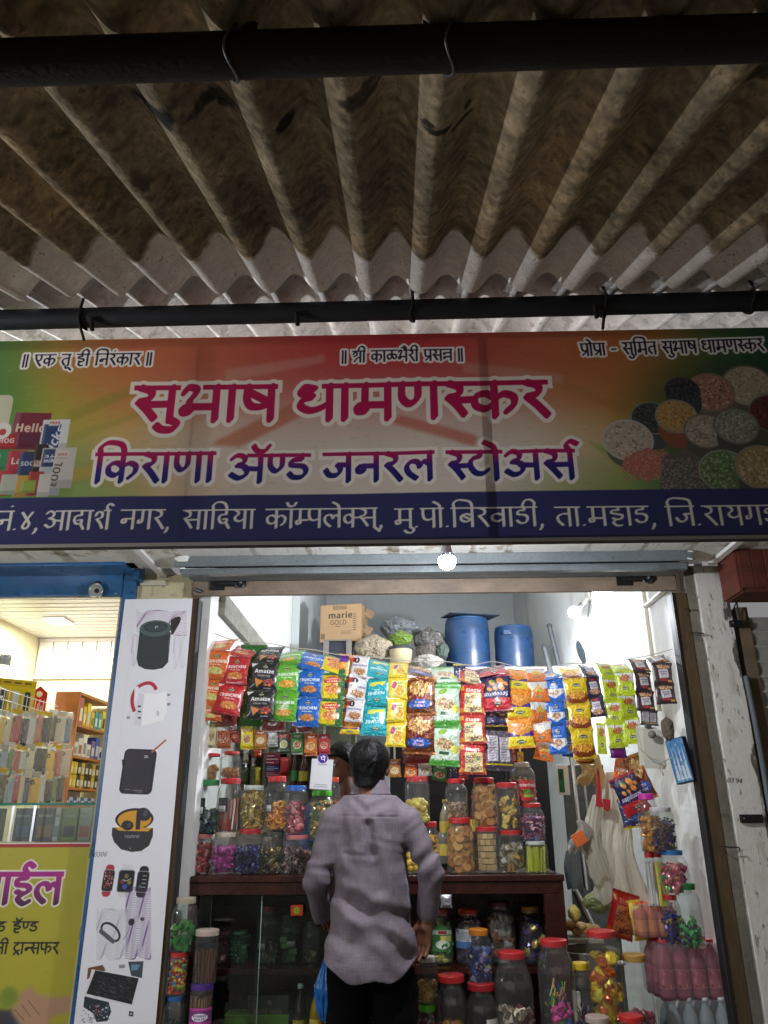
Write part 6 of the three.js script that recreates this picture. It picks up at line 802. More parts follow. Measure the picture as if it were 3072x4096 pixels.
J(jb, 90, 488, 1330, 290, FZ + 0.03, { lid: RED, lidK: 0.92, fill: ['lolly', 0.74, ['#c42c8a', '#1f4a94', '#2c9a4c', '#c9b83c', '#1c1c20', '#d84a9c'], 0.04, 'soft'], label: 'red-lidded jar of pink, blue and green toy spoons' });
J(jb, 282, 665, 1330, 150, FZ - 0.05, { lid: 0xd0b01c, fill: ['lolly', 0.6, ['#7a2c3c', '#c9b8b0', '#4a3c6c'], 0.026], label: 'yellow-lidded slim jar of lollipops' });
J(jb, 475, 420, 1330, 250, FZ - 0.01, { lid: RED, shape: 'straight', fill: ['crumple', 0.9, ['#d8b01c', '#e8c82c', '#c9641c', '#e0d048', '#b8481c'], 0.055], label: 'tall red-lidded jar stuffed with yellow packets' });
J(jb, 715, 600, 1330, 235, FZ - 0.01, { lid: 0xa8823c, fill: ['crumple', 0.42, ['#9a3a4c', '#b86070', '#6c2434'], 0.04], label: 'gold-lidded jar with red sweets at the bottom right' });
J(jb, 660, 1065, 1500, 240, FZ + 0.12, { lid: 0xc02824, fill: ['candy', 0.5, ['#b83a2c'], 0.03], label: 'red lid of a jar cut by the bottom edge of the picture' });
J(jb, 395, 1072, 1500, 230, FZ + 0.12, { lid: 0xb8a49a, fill: ['candy', 0.5, ['#c9a48a'], 0.03], label: 'pale lid of a jar cut by the bottom edge of the picture' });
// ---------- jars along the right wall ----------
const WZ = -0.09;
J(jb, 1088, 60, 552, 195, WZ + 0.05, { lid: 0x1f6a34, fill: ['lolly', 0.5, ['#2c9a4c', '#3fb05c', '#1c1c20'], 0.03, 'soft'], label: 'green-lidded jar with green toys at the right jamb' });
J(jb, 955, 148, 515, 135, WZ, { lid: RED, fill: ['candy', 0.62, ['#243a8a', '#b8a850', '#5c3a8a', '#1c2c6c'], 0.026], label: 'small red-lidded jar of blue and gold sweets at right' });
J(jq, 785, 428, 880, 150, WZ, { lid: 0xc42a94, fill: ['crumple', 0.66, ['#c9842c', '#d89c3c', '#a8641c'], 0.03], label: 'pink-lidded jar of orange snacks on the right wall shelf' });
J(jq, 880, 530, 868, 180, WZ + 0.04, { shape: 'straight', sq: 0.8, lid: 0xb8b4b4, fill: ['candy', 0.72, ['#3a2c54', '#5c4478', '#8a5a3c', '#2c2240', '#b89a6c'], 0.028], label: 'clear jar of violet chocolates on the right wall shelf' });
J(jq, 965, 856, 1195, 200, WZ + 0.04, { lid: 0x2a6fae, lidK: 1.05, fill: ['crumple', 0.72, ['#b8545c', '#c97a7c', '#a82c64', '#2c9a6c', '#d8c83c'], 0.034], label: 'blue-lidded jar of pink sweets on the right wall shelf' });
J(jq, 800, 868, 1290, 75, WZ - 0.02, { lid: RED, shape: 'straight', sq: 0, fill: ['stick', 0.95, ['#d0cec8', '#bdbab4'], 0.012], label: 'slim red-capped jar of white straws' });
J(jq, 862, 866, 1290, 80, WZ - 0.02, { lid: RED, shape: 'straight', sq: 0, fill: ['stick', 0.95, ['#b8b03c', '#c9c260'], 0.012], label: 'slim red-capped jar of yellow straws' });
// drink bottles in shrink wrap
function pack(label, u, v, cols, rows, r, h, liquid, cap, z, labelMat, turn = 0) {
  const p = at(u, v, z), t = thing('bottle_pack', label, 'bottle pack', [p.x, p.y - h, z], 'shrink-wrapped packs of drink bottles'); t.rotation.y = turn; const lm = phys(liquid, 0.18, { transmission: 0.35, thickness: 0, clearcoat: 0.6 }), cm = mat(cap, 0.4);
  const bg = lathe([[0, 0], [r * 0.9, 0.003], [r * 0.97, 0.02], [r * 0.97, h * 0.6], [r * 0.8, h * 0.74], [r * 0.36, h * 0.88], [r * 0.36, h * 0.94]], 18), cg = lathe([[0, h], [r * 0.46, h], [r * 0.48, h * 0.93], [0, h * 0.93]], 16), lg = lathe([[r * 0.985, h * 0.2], [r * 0.99, h * 0.22], [r * 0.99, h * 0.5], [r * 0.985, h * 0.52]], 18);
  for (let i = 0; i < cols; i++) for (let j = 0; j < rows; j++) { const b = part('bottle', bg, lm, t, [(i - (cols - 1) / 2) * r * 2.02, 0, -j * r * 2.02]); part('cap', cg, cm, b); part('label', lg, labelMat, b); }
  const w = new RoundedBoxGeometry(cols * r * 2.04 + 0.008, h * 0.95, rows * r * 2.04 + 0.008, 8, r * 0.7), q = w.attributes.position; for (let i = 0; i < q.count; i++) { const k = 0.003 * (fbm(q.getX(i) * 60, q.getY(i) * 24, 3, q.getZ(i) * 60) - 0.5) * 2; q.setXYZ(i, q.getX(i) * (1 + k * 6), q.getY(i), q.getZ(i) + k); } w.computeVertexNormals(); part('shrink_wrap', w, M.film, t, [0, h * 0.485, -((rows - 1) * r * 2.02) / 2]); return t;
}
pack('pack of orange drink bottles in shrink wrap, top of the right stack', ...jb(800, 212), 4, 3, 0.024, 0.145, 0xd86a3a, 0xd0602c, -0.14, mat(0xd07a3c, 0.4), 0.12);
pack('torn shrink-wrapped pack of pink drink bottles at the right', ...jb(1030, 492), 4, 3, 0.0365, 0.235, 0xc05a74, 0xc02c3c, -0.1, mat(0xffffff, 0.4, { map: canvasTex(128, 64, (c) => { c.fillStyle = '#b4506a'; c.fillRect(0, 0, 128, 64); c.fillStyle = '#d8a4ae'; c.fillRect(0, 6, 128, 5); c.fillRect(0, 52, 128, 4); for (let i = 0; i < 40; i++) { c.fillStyle = pick(['#a03a54', '#c87a88', '#8a2c44', '#d89a4c']); c.beginPath(); c.arc(rnd(128), rnd(14, 50), rnd(1, 5), 0, 7); c.fill(); } }) }), 0.1);
pack('pack of bottles with bright blue labels at the bottom right', ...jb(1110, 930), 4, 2, 0.036, 0.25, 0xb8c8d0, 0xc8ccd0, -0.08, mat(0x1f7aa8, 0.4, { map: canvasTex(128, 64, (c) => { c.fillStyle = '#1f7aa8'; c.fillRect(0, 0, 128, 64); c.fillStyle = '#dfeaf0'; c.font = 'italic bold 24px sans-serif'; c.fillText('Bisleri', 8, 40); c.fillText('Bisleri', 72, 40); }) }), 0.05);
// ---------- loft with its load ----------
const LY = 2.625, LZ0 = -2.85;
struct('loft_slab', slab(-0.998, 1.418, LY - 0.1, LY, -5.6, LZ0), M.wallGrey);
{ // plank fixed to the left wall
  const a = atX(884, 2412, -0.99), b = atX(1050, 2568, -0.99), h = atX(884, 2412, -0.97).y - atX(884, 2466, -0.97).y;
  solid('wall_plank', 'grey wooden plank fixed along the left shop wall', 'plank', slab(-0.9985, -0.965, Math.min(a.y, b.y) - h, Math.max(a.y, b.y) - 0.01, b.z - 0.4, a.z, 0.002), mat(0xa9a69a, 0.85, { map: rep(grimeTex, 2) }));
  const c = atX(1160, 2392, -0.95); struct('wall_pier', slab(-0.9975, -0.93, 0.2, 4.1, -5.6, c.z - 0.5), M.wallGrey);
}
const boxAt = (u0, v0, u1, v1, z) => { const a = at(u0, v0, z), b = at(u1, v1, z); return { x: (a.x + b.x) / 2, y: b.y, w: b.x - a.x, h: a.y - b.y }; };
{
  const b = boxAt(1272, 2400, 1446, 2552, LZ0 + 0.06), t = thing('carton', 'brown biscuit carton with black lettering and open flaps on the loft', 'carton', [b.x, LY + 0.19, LZ0 - 0.1]); const W = b.w / 2, H = b.h, kraft = mat(0xa98a66, 0.85, { map: rep(grimeTex, 3) });
  t.position.y = b.y; t.rotation.y = -0.16; part('box', slab(-W, W, 0, H, -0.26, 0, 0.004), kraft, t);
  part('print', new THREE.PlaneGeometry(2 * W * 0.98, H * 0.98), mat(0xffffff, 0.85, { map: canvasTex(256, 232, (c, w, h) => { c.fillStyle = '#ab8c69'; c.fillRect(0, 0, w, h); for (let i = 0; i < 400; i++) { c.fillStyle = 'rgba(80,60,40,0.08)'; c.fillRect(rnd(w), rnd(h), rnd(2, 20), 1); } c.strokeStyle = c.fillStyle = '#3c3026'; c.lineWidth = 3; c.strokeRect(80, 10, 80, 18); c.font = 'bold 13px sans-serif'; c.fillText('BRITANNIA', 84, 24, 72); c.font = 'bold 54px sans-serif'; c.textAlign = 'center'; c.fillText('marie', 124, 86); c.font = '40px sans-serif'; c.fillText('GOLD', 112, 126); c.fillRect(95, 134, 26, 4); c.globalAlpha = 0.5; for (let k = 0; k < 8; k++) c.fillRect(202, 60 + k * 14, 20, 7); for (let k = 0; k < 3; k++) c.fillRect(128, 166 + k * 8, 66, 3); c.fillRect(6, 180, 24, 34); }) }), t, [0, H / 2, 0.0025]);
  for (const [y, k] of [[H * 0.86, 0.1], [H * 0.38, 0.03]]) { const f = part('flap', slab(0, 0.085, -0.035, 0.035, -0.004, 0), kraft, t, [W + 0.001, y, -0.02 - k]); f.rotation.set(0.1, 0.3, -0.5); }
  const d = boxAt(1300, 2530, 1398, 2640, LZ0 + 0.05), f = thing('dark_case', 'dark blue-grey case with a wooden frame in plastic under the carton', 'case', [d.x, LY, LZ0 + 0.02]); const dh = Math.max(0.12, t.position.y - LY - 0.003), dw = d.w / 2; part('panel', slab(-dw * 0.7, dw * 0.7, 0.001, dh * 0.94, -0.2, -0.02), mat(0x222833, 0.5), f); for (const s of [-1, 1]) part('frame_side', slab(s * dw * 0.92 - 0.024, s * dw * 0.92 + 0.024, 0.001, dh, -0.22, 0), mat(0x77716a, 0.7), f); part('frame_top', slab(-dw, dw, dh * 0.95, dh, -0.22, 0.004), mat(0x77716a, 0.7), f);
}
function drum(u0, u1, vt, label, lidTip) {
  const z = LZ0 - 0.25, a = at(u0, vt + 40, z), b = at(u1, vt + 40, z), R = ((b.x - a.x) / 2) * 0.93, H = Math.max(0.4, at((u0 + u1) / 2, vt, z).y - LY), m = mat(0x2a4f7d, 0.55, { roughnessMap: rep(smudge, 1), map: rep(grimeTex, 1, 2) }), t = thing('plastic_drum', label, 'drum', [(a.x + b.x) / 2, LY, z], 'blue drums on the loft');
  part('body', lathe([[0, 0], [R * 0.92, 0], [R * 0.98, 0.02], [R, H * 0.3], [R * 1.01, H * 0.33], [R, H * 0.36], [R, H * 0.7], [R * 1.01, H * 0.73], [R, H * 0.76], [R * 0.97, H * 0.92], [R * 0.9, H * 0.97]], 40), m, t); part('lid', lathe([[0, H], [R * 0.8, H], [R * 0.93, H * 0.985], [R * 0.93, H * 0.955], [R * 0.88, H * 0.95]], 40), mat(0x22486f, 0.55), t);
  if (lidTip) { const c = part('loose_cover', slab(-R * 1.05, R * 1.25, -0.004, 0.002, -R * 0.8, R * 0.95), mat(0x2c3a4c, 0.8), t, [0.01, H + 0.024, 0.02]); c.rotation.set(0.1, 0.2, -0.03); } else part('handle', slab(-0.05, 0.02, -0.02, 0.02, 0, 0.02, 0.004), m, t, [-R * 0.35, H * 0.8, R * 0.92]);
}
drum(1772, 1962, 2478, 'large blue plastic drum with a sheet on top on the loft', true); drum(1972, 2138, 2528, 'smaller blue plastic drum right of the large one', false);
function sack(u0, v0, u1, v1, z, mt, label, name = 'sack', fold = 1, seedS = 1) { // a crumpled bag
  const b = boxAt(u0, v0, u1, v1, z), g = new THREE.IcosahedronGeometry(1, 22), p = g.attributes.position, v = new V3();
  for (let i = 0; i < p.count; i++) { v.fromBufferAttribute(p, i); const a = Math.atan2(v.z, v.x), n = fbm(v.x * 2.2 + seedS * 9, v.y * 2.2, 4, v.z * 2.2 + 5), n2 = fbm(v.x * 5 + seedS * 4, v.y * 2.4, 3, v.z * 5), n3 = fbm(v.x * 11 + seedS, v.y * 8, 2, v.z * 11), k = 0.86 + 0.42 * (n - 0.4) - 0.2 * fold * Math.abs(n2 - 0.5) - 0.1 * Math.abs(n3 - 0.5), pin = v.y > 0.45 ? 1 - (v.y - 0.45) * 0.9 : 1; p.setXYZ(i, v.x * k * pin, Math.max(-0.9, v.y * k), v.z * k * pin); }
  g.scale(b.w / 2, b.h / 1.8, b.w / 2.2); g.computeVertexNormals(); return solid(name, label, 'bag', g, mt, [b.x, b.y + b.h * 0.5, z - b.w / 4], 'bags heaped on the loft');
}
const mGrey = phys(0x9a9ea2, 0.25, { transmission: 0.55, thickness: 0 });
sack(1512, 2458, 1690, 2560, LZ0 - 0.35, mGrey, 'big translucent grey bag behind the green one on the loft', 'plastic_bag', 1, 1); sack(1650, 2505, 1790, 2610, LZ0 - 0.2, phys(0x7a7672, 0.25, { transmission: 0.5, thickness: 0 }), 'grey plastic bag against the large blue drum', 'plastic_bag', 1, 2); sack(1545, 2518, 1655, 2580, LZ0 - 0.1, phys(0x6f8a35, 0.45, { transmission: 0.2, thickness: 0 }), 'green plastic bag in the heap on the loft', 'plastic_bag', 1, 3);
sack(1400, 2530, 1580, 2640, LZ0 + 0.02, mat(0x9a8e7a, 0.9), 'tied beige cloth sack below the carton', 'cloth_sack', 2, 4); sack(1660, 2560, 1770, 2650, LZ0 - 0.02, mat(0x57504a, 0.8), 'dark brown crumpled bag beside the tub', 'plastic_bag', 1.5, 5); sack(1650, 2610, 1780, 2668, LZ0 + 0.06, mat(0xa5a097, 0.85), 'pale crumpled cloth in front of the dark bag', 'cloth_bundle', 1.5, 6); sack(1745, 2560, 1800, 2640, LZ0 + 0.02, mat(0x3e4a40, 0.6), 'dark greenish bag squeezed beside the drum', 'plastic_bag', 1.2, 7);
{ const b = boxAt(1556, 2580, 1650, 2640, LZ0 + 0.04), t = thing('tub', 'cream plastic tub with a dark lid on the loft', 'tub', [b.x, Math.max(LY, b.y - 0.02), LZ0 - 0.03]); part('body', lathe([[0, 0], [b.w * 0.46, 0], [b.w * 0.5, b.h * 0.9], [b.w * 0.46, b.h * 0.92]], 28), mat(0xbfae8a, 0.6), t); part('lid', lathe([[0, b.h * 1.14], [b.w * 0.48, b.h * 1.12], [b.w * 0.54, b.h], [b.w * 0.53, b.h * 0.9]], 28), mat(0x33373c, 0.6), t); }
// ladder, paddle, conduit on the right wall
{
  const t = thing('ladder', 'aluminium ladder leaning by the right wall inside', 'ladder'), z = -3.0, al = mat(0x6d7174, 0.45, { metalness: 0.5 }); const r1a = at(2198, 2505, z), r1b = at(2250, 2720, z + 0.1), r2a = at(2178, 2590, z + 0.12), r2b = at(2210, 2720, z + 0.2);
  const rail = (a, b) => { const d = b.clone().sub(a).multiplyScalar(4.2); part('rail', rod(a, a.clone().add(d), 0.022, 8), al, t); part('end_cap', new THREE.SphereGeometry(0.026, 10, 8), mat(0x4a4c4f, 0.6), t, a); }; rail(r1a, r1b); rail(r2a, r2b); for (let k = 0; k < 5; k++) { const f = 0.35 + k * 0.75; part('rung', rod(r1a.clone().lerp(r1b, f), r2a.clone().lerp(r2b, f - 0.2), 0.012, 8), al, t); }
  const p = at(2325, 2610, -1.2); const g = new THREE.SphereGeometry(0.5, 16, 12).scale(0.05, 0.16, 0.012); const fb = solid('fan_blade', 'grey-blue oval paddle standing beyond the snack strips at right', 'paddle', g, mat(0x4f6068, 0.45), p); fb.rotation.z = 0.2;
  const c = thing('wall_conduit', 'dusty white conduit pipe on the right shop wall', 'conduit'), a = atX(2585, 2372, 1.41), m = atX(2587, 2425, 1.41), e = atX(2612, 2640, 1.41); part('vertical_run', rod([1.405, m.y, m.z], [1.405, 1.95, m.z], 0.012, 10), mat(0xbdb8a4, 0.7), c); part('horizontal_run', rod([1.405, m.y, m.z], [1.405, m.y, -0.07], 0.014, 10), mat(0xd4d2c8, 0.6), c); part('elbow', new THREE.SphereGeometry(0.017, 10, 8), mat(0xc4c0b0, 0.6), c, [1.405, m.y, m.z]); part('vertical_run', rod([1.405, m.y, m.z], [1.405, 4.0, m.z], 0.012, 10), mat(0xbdb8a4, 0.7), c);
  const w = at(2302, 2445, -1.7), h = thing('bulb_holder_arm', 'white angled holder carrying the inside bulb on the wall', 'holder'); part('arm', rod([w.x + 0.07, w.y + 0.055, w.z - 0.03], [1.418, w.y + 0.13, w.z - 0.06], 0.014, 10), mat(0xcfcdc6, 0.5), h); part('rose', slab(1.395, 1.4185, w.y + 0.09, w.y + 0.18, w.z - 0.11, w.z - 0.02, 0.006), mat(0xcfcdc6, 0.5), h);
  solid('wall_wire', 'thin wire running down the right wall from the bulb holder', 'wire', tube([[1.414, w.y + 0.09, w.z - 0.06], [1.414, w.y - 0.2, w.z - 0.35], [1.414, w.y - 0.42, w.z - 0.6]], 0.004, 20, 5), mat(0x8a8a86, 0.7));
}
// ---------- back rack behind the counter ----------
{
  const t = thing('shelf_rack', 'pale green steel shelf rack behind the counter at left', 'shelf rack'), z0 = -1.25, z1 = -0.9, x0 = -0.99, x1 = at(1330, 3100, z1).x + 0.12, gm = mat(0x8f9a82, 0.6, { map: rep(grimeTex, 2) });
  for (const x of [x0 + 0.01, at(1012, 3050, z1).x, at(1060, 3050, z1).x, at(1155, 3050, z1).x, x1]) part('upright', slab(x - 0.014, x + 0.014, 0.2, 2.3, z1 - 0.02, z1, 0.002), gm, t);
  for (const y of [0.95, 1.26, 1.52, 1.8, 2.1]) part('shelf_board', slab(x0, x1, y - 0.02, y, z0, z1 - 0.021), gm, t); part('back_sheet', slab(x0, x1, 0.2, 2.3, z0 - 0.02, z0 - 0.002), mat(0x8f9686, 0.9), t);
  const put = (u, v0, v1, w, c, cat, label, kind = 'box') => { const a = at(u, v0, z1 + 0.02), b = at(u, v1, z1 + 0.02), W = w * 0.00135, H = a.y - b.y, o = thing(cat, label, cat.replace(/_/g, ' ').split(' ').pop(), [a.x, b.y, z1 + 0.012], 'goods on the back rack'); if (kind === 'box') { part('body', slab(-W / 2, W / 2, 0, H, -0.12, 0, 0.003), mat(c[0], 0.5), o); for (let k = 0; k < 3; k++) part('print_band', slab(-W * 0.42, W * (0.1 + 0.3 * (k % 2)), H * (0.16 + k * 0.28), H * (0.24 + k * 0.28), 0.0003, 0.0012), mat(c[1], 0.5), o); } else if (kind === 'bottle') { part('body', lathe([[0, 0], [W / 2, 0.004], [W / 2, H * 0.6], [W * 0.2, H * 0.85], [W * 0.2, H * 0.93]], 18), phys(c[0], 0.15, { clearcoat: 0.6 }), o); part('cap', lathe([[0, H], [W * 0.24, H], [W * 0.25, H * 0.92], [0, H * 0.92]], 14), mat(c[1], 0.4), o); part('label', lathe([[W * 0.505, H * 0.14], [W * 0.512, H * 0.16], [W * 0.512, H * 0.44], [W * 0.505, H * 0.46]], 18), mat(c[2], 0.5), o); } else { const g = unitPacks[Math.floor(rnd(6))]; const m = part('packet', g, phys(c[0], 0.28, { metalness: c[1] ?? 0.2 }), o, [0, H / 2, 0.01]); m.scale.set(W, H, 0.04); } return o; };
  put(1090, 3012, 3060, 64, [0x7a1c34, 0xc9b8c0], 'red_box', 'crimson box at the top of the box stack on the rack'); put(1090, 3062, 3085, 62, [0x1c2a6c, 0xc0c4d8], 'blue_box', 'dark blue box in the middle of the box stack on the rack'); put(1090, 3086, 3112, 64, [0x7a1c34, 0xc0b0c4], 'red_box', 'crimson box at the bottom of the box stack on the rack');
  put(1140, 3030, 3105, 44, [0xa82c30, 0.2], 'red_packet', 'shiny red packet beside the box stack', 'pack'); put(985, 2995, 3055, 30, [0xb0aea6, 0.8], 'foil_packet', 'silver foil packet hanging on the rack', 'pack'); put(1030, 3000, 3030, 40, [0xb0442c, 0.1], 'red_packet', 'orange-red packet at the top of the rack', 'pack'); put(1032, 3070, 3140, 26, [0xb8b03c, 0.2], 'yellow_packet', 'yellow-green packet low on the rack', 'pack'); put(1015, 3035, 3075, 18, [0xc4c2ba, 0.8], 'foil_packet', 'small silver wrapper beside the upright', 'pack');
  put(1178, 3012, 3142, 30, [0x4a1c20, 0x7a2c30, 0x3a8a4c], 'bottle', 'dark bottle with a green label on the rack', 'bottle'); put(1215, 3020, 3142, 42, [0x3a1f24, 0x8a3034, 0xa8a83c], 'bottle', 'dark bottle with a yellow-green label on the rack', 'bottle'); put(1262, 3025, 3142, 34, [0x402226, 0x5c3034, 0x8a8a4c], 'bottle', 'dark bottle with an olive label half behind the payment card', 'bottle');
  put(975, 3070, 3140, 44, [0x44543c, 0.1], 'green_packet', 'dull green packet behind the gold sweet jar', 'pack'); put(890, 2985, 3030, 50, [0xc9c7c0, 0x8a8880], 'white_box', 'white box end above the second jar'); put(812, 2945, 3030, 26, [0xc4c0b0, 0x9a9484], 'white_box', 'narrow white card box by the left wall');
  put(1000, 3230, 3420, 200, [0x6a5c48, 0x8a7c64], 'dark_carton', 'dark carton on the rack behind the middle jars'); put(1220, 3230, 3420, 180, [0x4c4658, 0x7a7086], 'dark_carton', 'dark violet carton on the rack behind the blue-lidded jar'); put(860, 3230, 3420, 120, [0x6a4c34, 0x98805c], 'dark_carton', 'dark brown carton on the rack at the far left');
}
// dark fridge and things beyond the counter's right end
{
  const z = -1.0, a = at(1560, 3080, z), b = at(2085, 3080, z), t = thing('dark_fridge', 'dark navy cabinet behind the counter right of the customer', 'cabinet'); part('body', slab(a.x, b.x + 0.16, 0.2, at(1800, 2900, z).y, z - 0.5, z, 0.01), mat(0x1a1c24, 0.5), t); part('door_edge', slab(b.x - 0.1, b.x - 0.085, 0.25, at(1800, 2905, z).y, z + 0.0005, z + 0.014), mat(0x2a2d36, 0.4), t); part('door_handle', rod([b.x + 0.05, 0.9, z + 0.03], [b.x + 0.05, 1.3, z + 0.03], 0.008, 8), mat(0x80848a, 0.4), t);
  const p = thing('steel_pole', 'pair of bright steel rods standing behind the plastic bags', 'pole'); const za = -0.7; part('rod', rod(at(2285, 3020, za), at(2345, 3560, za), 0.012, 12), M.chrome, p); part('rod', rod(at(2300, 3560, za), at(2395, 3760, za), 0.018, 12), M.chrome, p); part('rod', rod(at(2322, 3000, za), at(2372, 3440, za), 0.007, 10), M.steel, p);
  const gbx = boxAt(2224, 3060, 2282, 3180, -0.5), g = thing('slim_box', 'slim green and white box hanging right of the counter', 'box', [gbx.x, gbx.y, -0.5]); part('body', slab(-gbx.w / 2, gbx.w / 2, 0, gbx.h, -0.04, 0, 0.002), M.white, g); part('green_panel', slab(-gbx.w * 0.38, gbx.w * 0.08, gbx.h * 0.08, gbx.h * 0.86, 0.0003, 0.0012), mat(0x1f6a3c, 0.5), g); part('dark_oval', new THREE.CylinderGeometry(0.008, 0.008, 0.002, 16).rotateX(Math.PI / 2).scale(1, 2.4, 1), mat(0x123c24, 0.5), g, [-gbx.w * 0.16, gbx.h * 0.62, 0.002]);
  const w = thing('grey_board', 'tall grey board leaning behind the hanging bags', 'board'); part('panel', slab(at(2270, 3300, -0.85).x, at(2440, 3300, -0.85).x, 0.2, at(2300, 3060, -0.85).y, -0.9, -0.86, 0.003), mat(0x6f7271, 0.6, { map: rep(grimeTex, 2) }), w);
}
// hanging carrier bags
function carrier(u0, v0, u1, v1, z, mt, label, s, open = 0.25) { // thin film bag, gathered at the top
  const b = boxAt(u0, v0, u1, v1, z), nx = 96, ny = 56, pos = [], idx = [], uv = [];
  for (let j = 0; j <= ny; j++) for (let i = 0; i <= nx; i++) { const a = (i / nx) * 6.2832, v = j / ny, grow = 0.16 + 0.84 * Math.pow(v, 0.65) * (1 - 0.25 * Math.max(0, v - 0.75) * 4 * open), n = fbm(Math.cos(a) * 2 + s * 7, v * 3, 4, Math.sin(a) * 2), n2 = fbm(Math.cos(a) * 6 + s * 3, v * 8, 3, Math.sin(a) * 6), f = 1 + 0.22 * (n - 0.5) * 2 - 0.2 * Math.abs(n2 - 0.5) * 2 + 0.1 * Math.sin(a * 9 + s + 7 * n) * (1 - v * 0.5) + 0.045 * Math.sin(a * 21 + 9 * n2 + s) * (1 - v * 0.3); pos.push(Math.cos(a) * grow * f * b.w * 0.5 + 0.02 * Math.sin(v * 5 + s), b.h * (1 - v) + 0.02 * Math.sin(a * 4 + s) * v, Math.sin(a) * grow * f * b.w * 0.26); uv.push(i / nx, v); }
  const W = nx + 1; for (let j = 0; j < ny; j++) for (let i = 0; i < nx; i++) { const a = j * W + i; idx.push(a, a + W, a + W + 1, a, a + W + 1, a + 1); }
  const g = new THREE.BufferGeometry(); g.setAttribute('position', new THREE.Float32BufferAttribute(pos, 3)); g.setAttribute('uv', new THREE.Float32BufferAttribute(uv, 2)); g.setIndex(idx); g.computeVertexNormals();
  return solid('carrier_bag', label, 'bag', g, mt, [b.x, b.y, z], 'plastic carrier bags hanging at the right');
}
const filmBag = (c, tr = 0.55) => phys(c, 0.38, { transmission: tr, thickness: 0, side: THREE.DoubleSide });
carrier(2340, 3090, 2570, 3600, -0.36, filmBag(0xdedacb), 'large cream plastic carrier bags hanging in a bunch', 1); carrier(2320, 3180, 2450, 3520, -0.32, filmBag(0xd6d2c2), 'cream carrier bag hanging in front of the steel rods', 2); carrier(2470, 3300, 2600, 3640, -0.33, filmBag(0xdad5c6), 'cream carrier bag hanging close to the right wall', 3); carrier(2370, 3020, 2460, 3260, -0.42, filmBag(0xd8b98a, 0.3), 'tan paper-like bag above the carrier bags', 4); carrier(2300, 3040, 2390, 3130, -0.44, filmBag(0xc4a878, 0.25), 'light brown bag beside the slim green box', 5); carrier(2270, 3280, 2380, 3400, -0.3, filmBag(0xb9b4aa, 0.6), 'clear crumpled bag with an orange card inside', 6, 0.6);
{ const p = at(2318, 3355, -0.24), o = solid('orange_card', 'bright orange card in the clear crumpled bag', 'card', slab(-0.032, 0.032, -0.03, 0.03, -0.003, 0.003, 0.002), mat(0xd96a34, 0.5), p); o.rotation.z = 0.5;
  const t = thing('red_scoop', 'red plastic dustpan blade hanging among the carrier bags', 'dustpan'), plate = (pts) => { const o2 = at(2400, 3100, -0.26), sh = new THREE.Shape(); pts.forEach(([x, y], i) => { const q = at(2200 + 0.5256 * x, 2950 + 0.5256 * y, -0.26); i ? sh.lineTo(q.x - o2.x, q.y - o2.y) : sh.moveTo(q.x - o2.x, q.y - o2.y); }); return [new THREE.ExtrudeGeometry(sh, { depth: 0.012, bevelSize: 0.002, bevelThickness: 0.002, bevelSegments: 2 }), o2]; }; const rm = mat(0xa3242a, 0.42); for (const [n, pts] of [['handle', [[357, 235], [370, 262], [384, 440], [398, 530], [350, 522], [358, 380]]], ['lip', [[402, 470], [455, 478], [452, 548], [440, 562], [408, 545]]]]) { const [g, o2] = plate(pts); part(n, g, rm, t, o2); } }
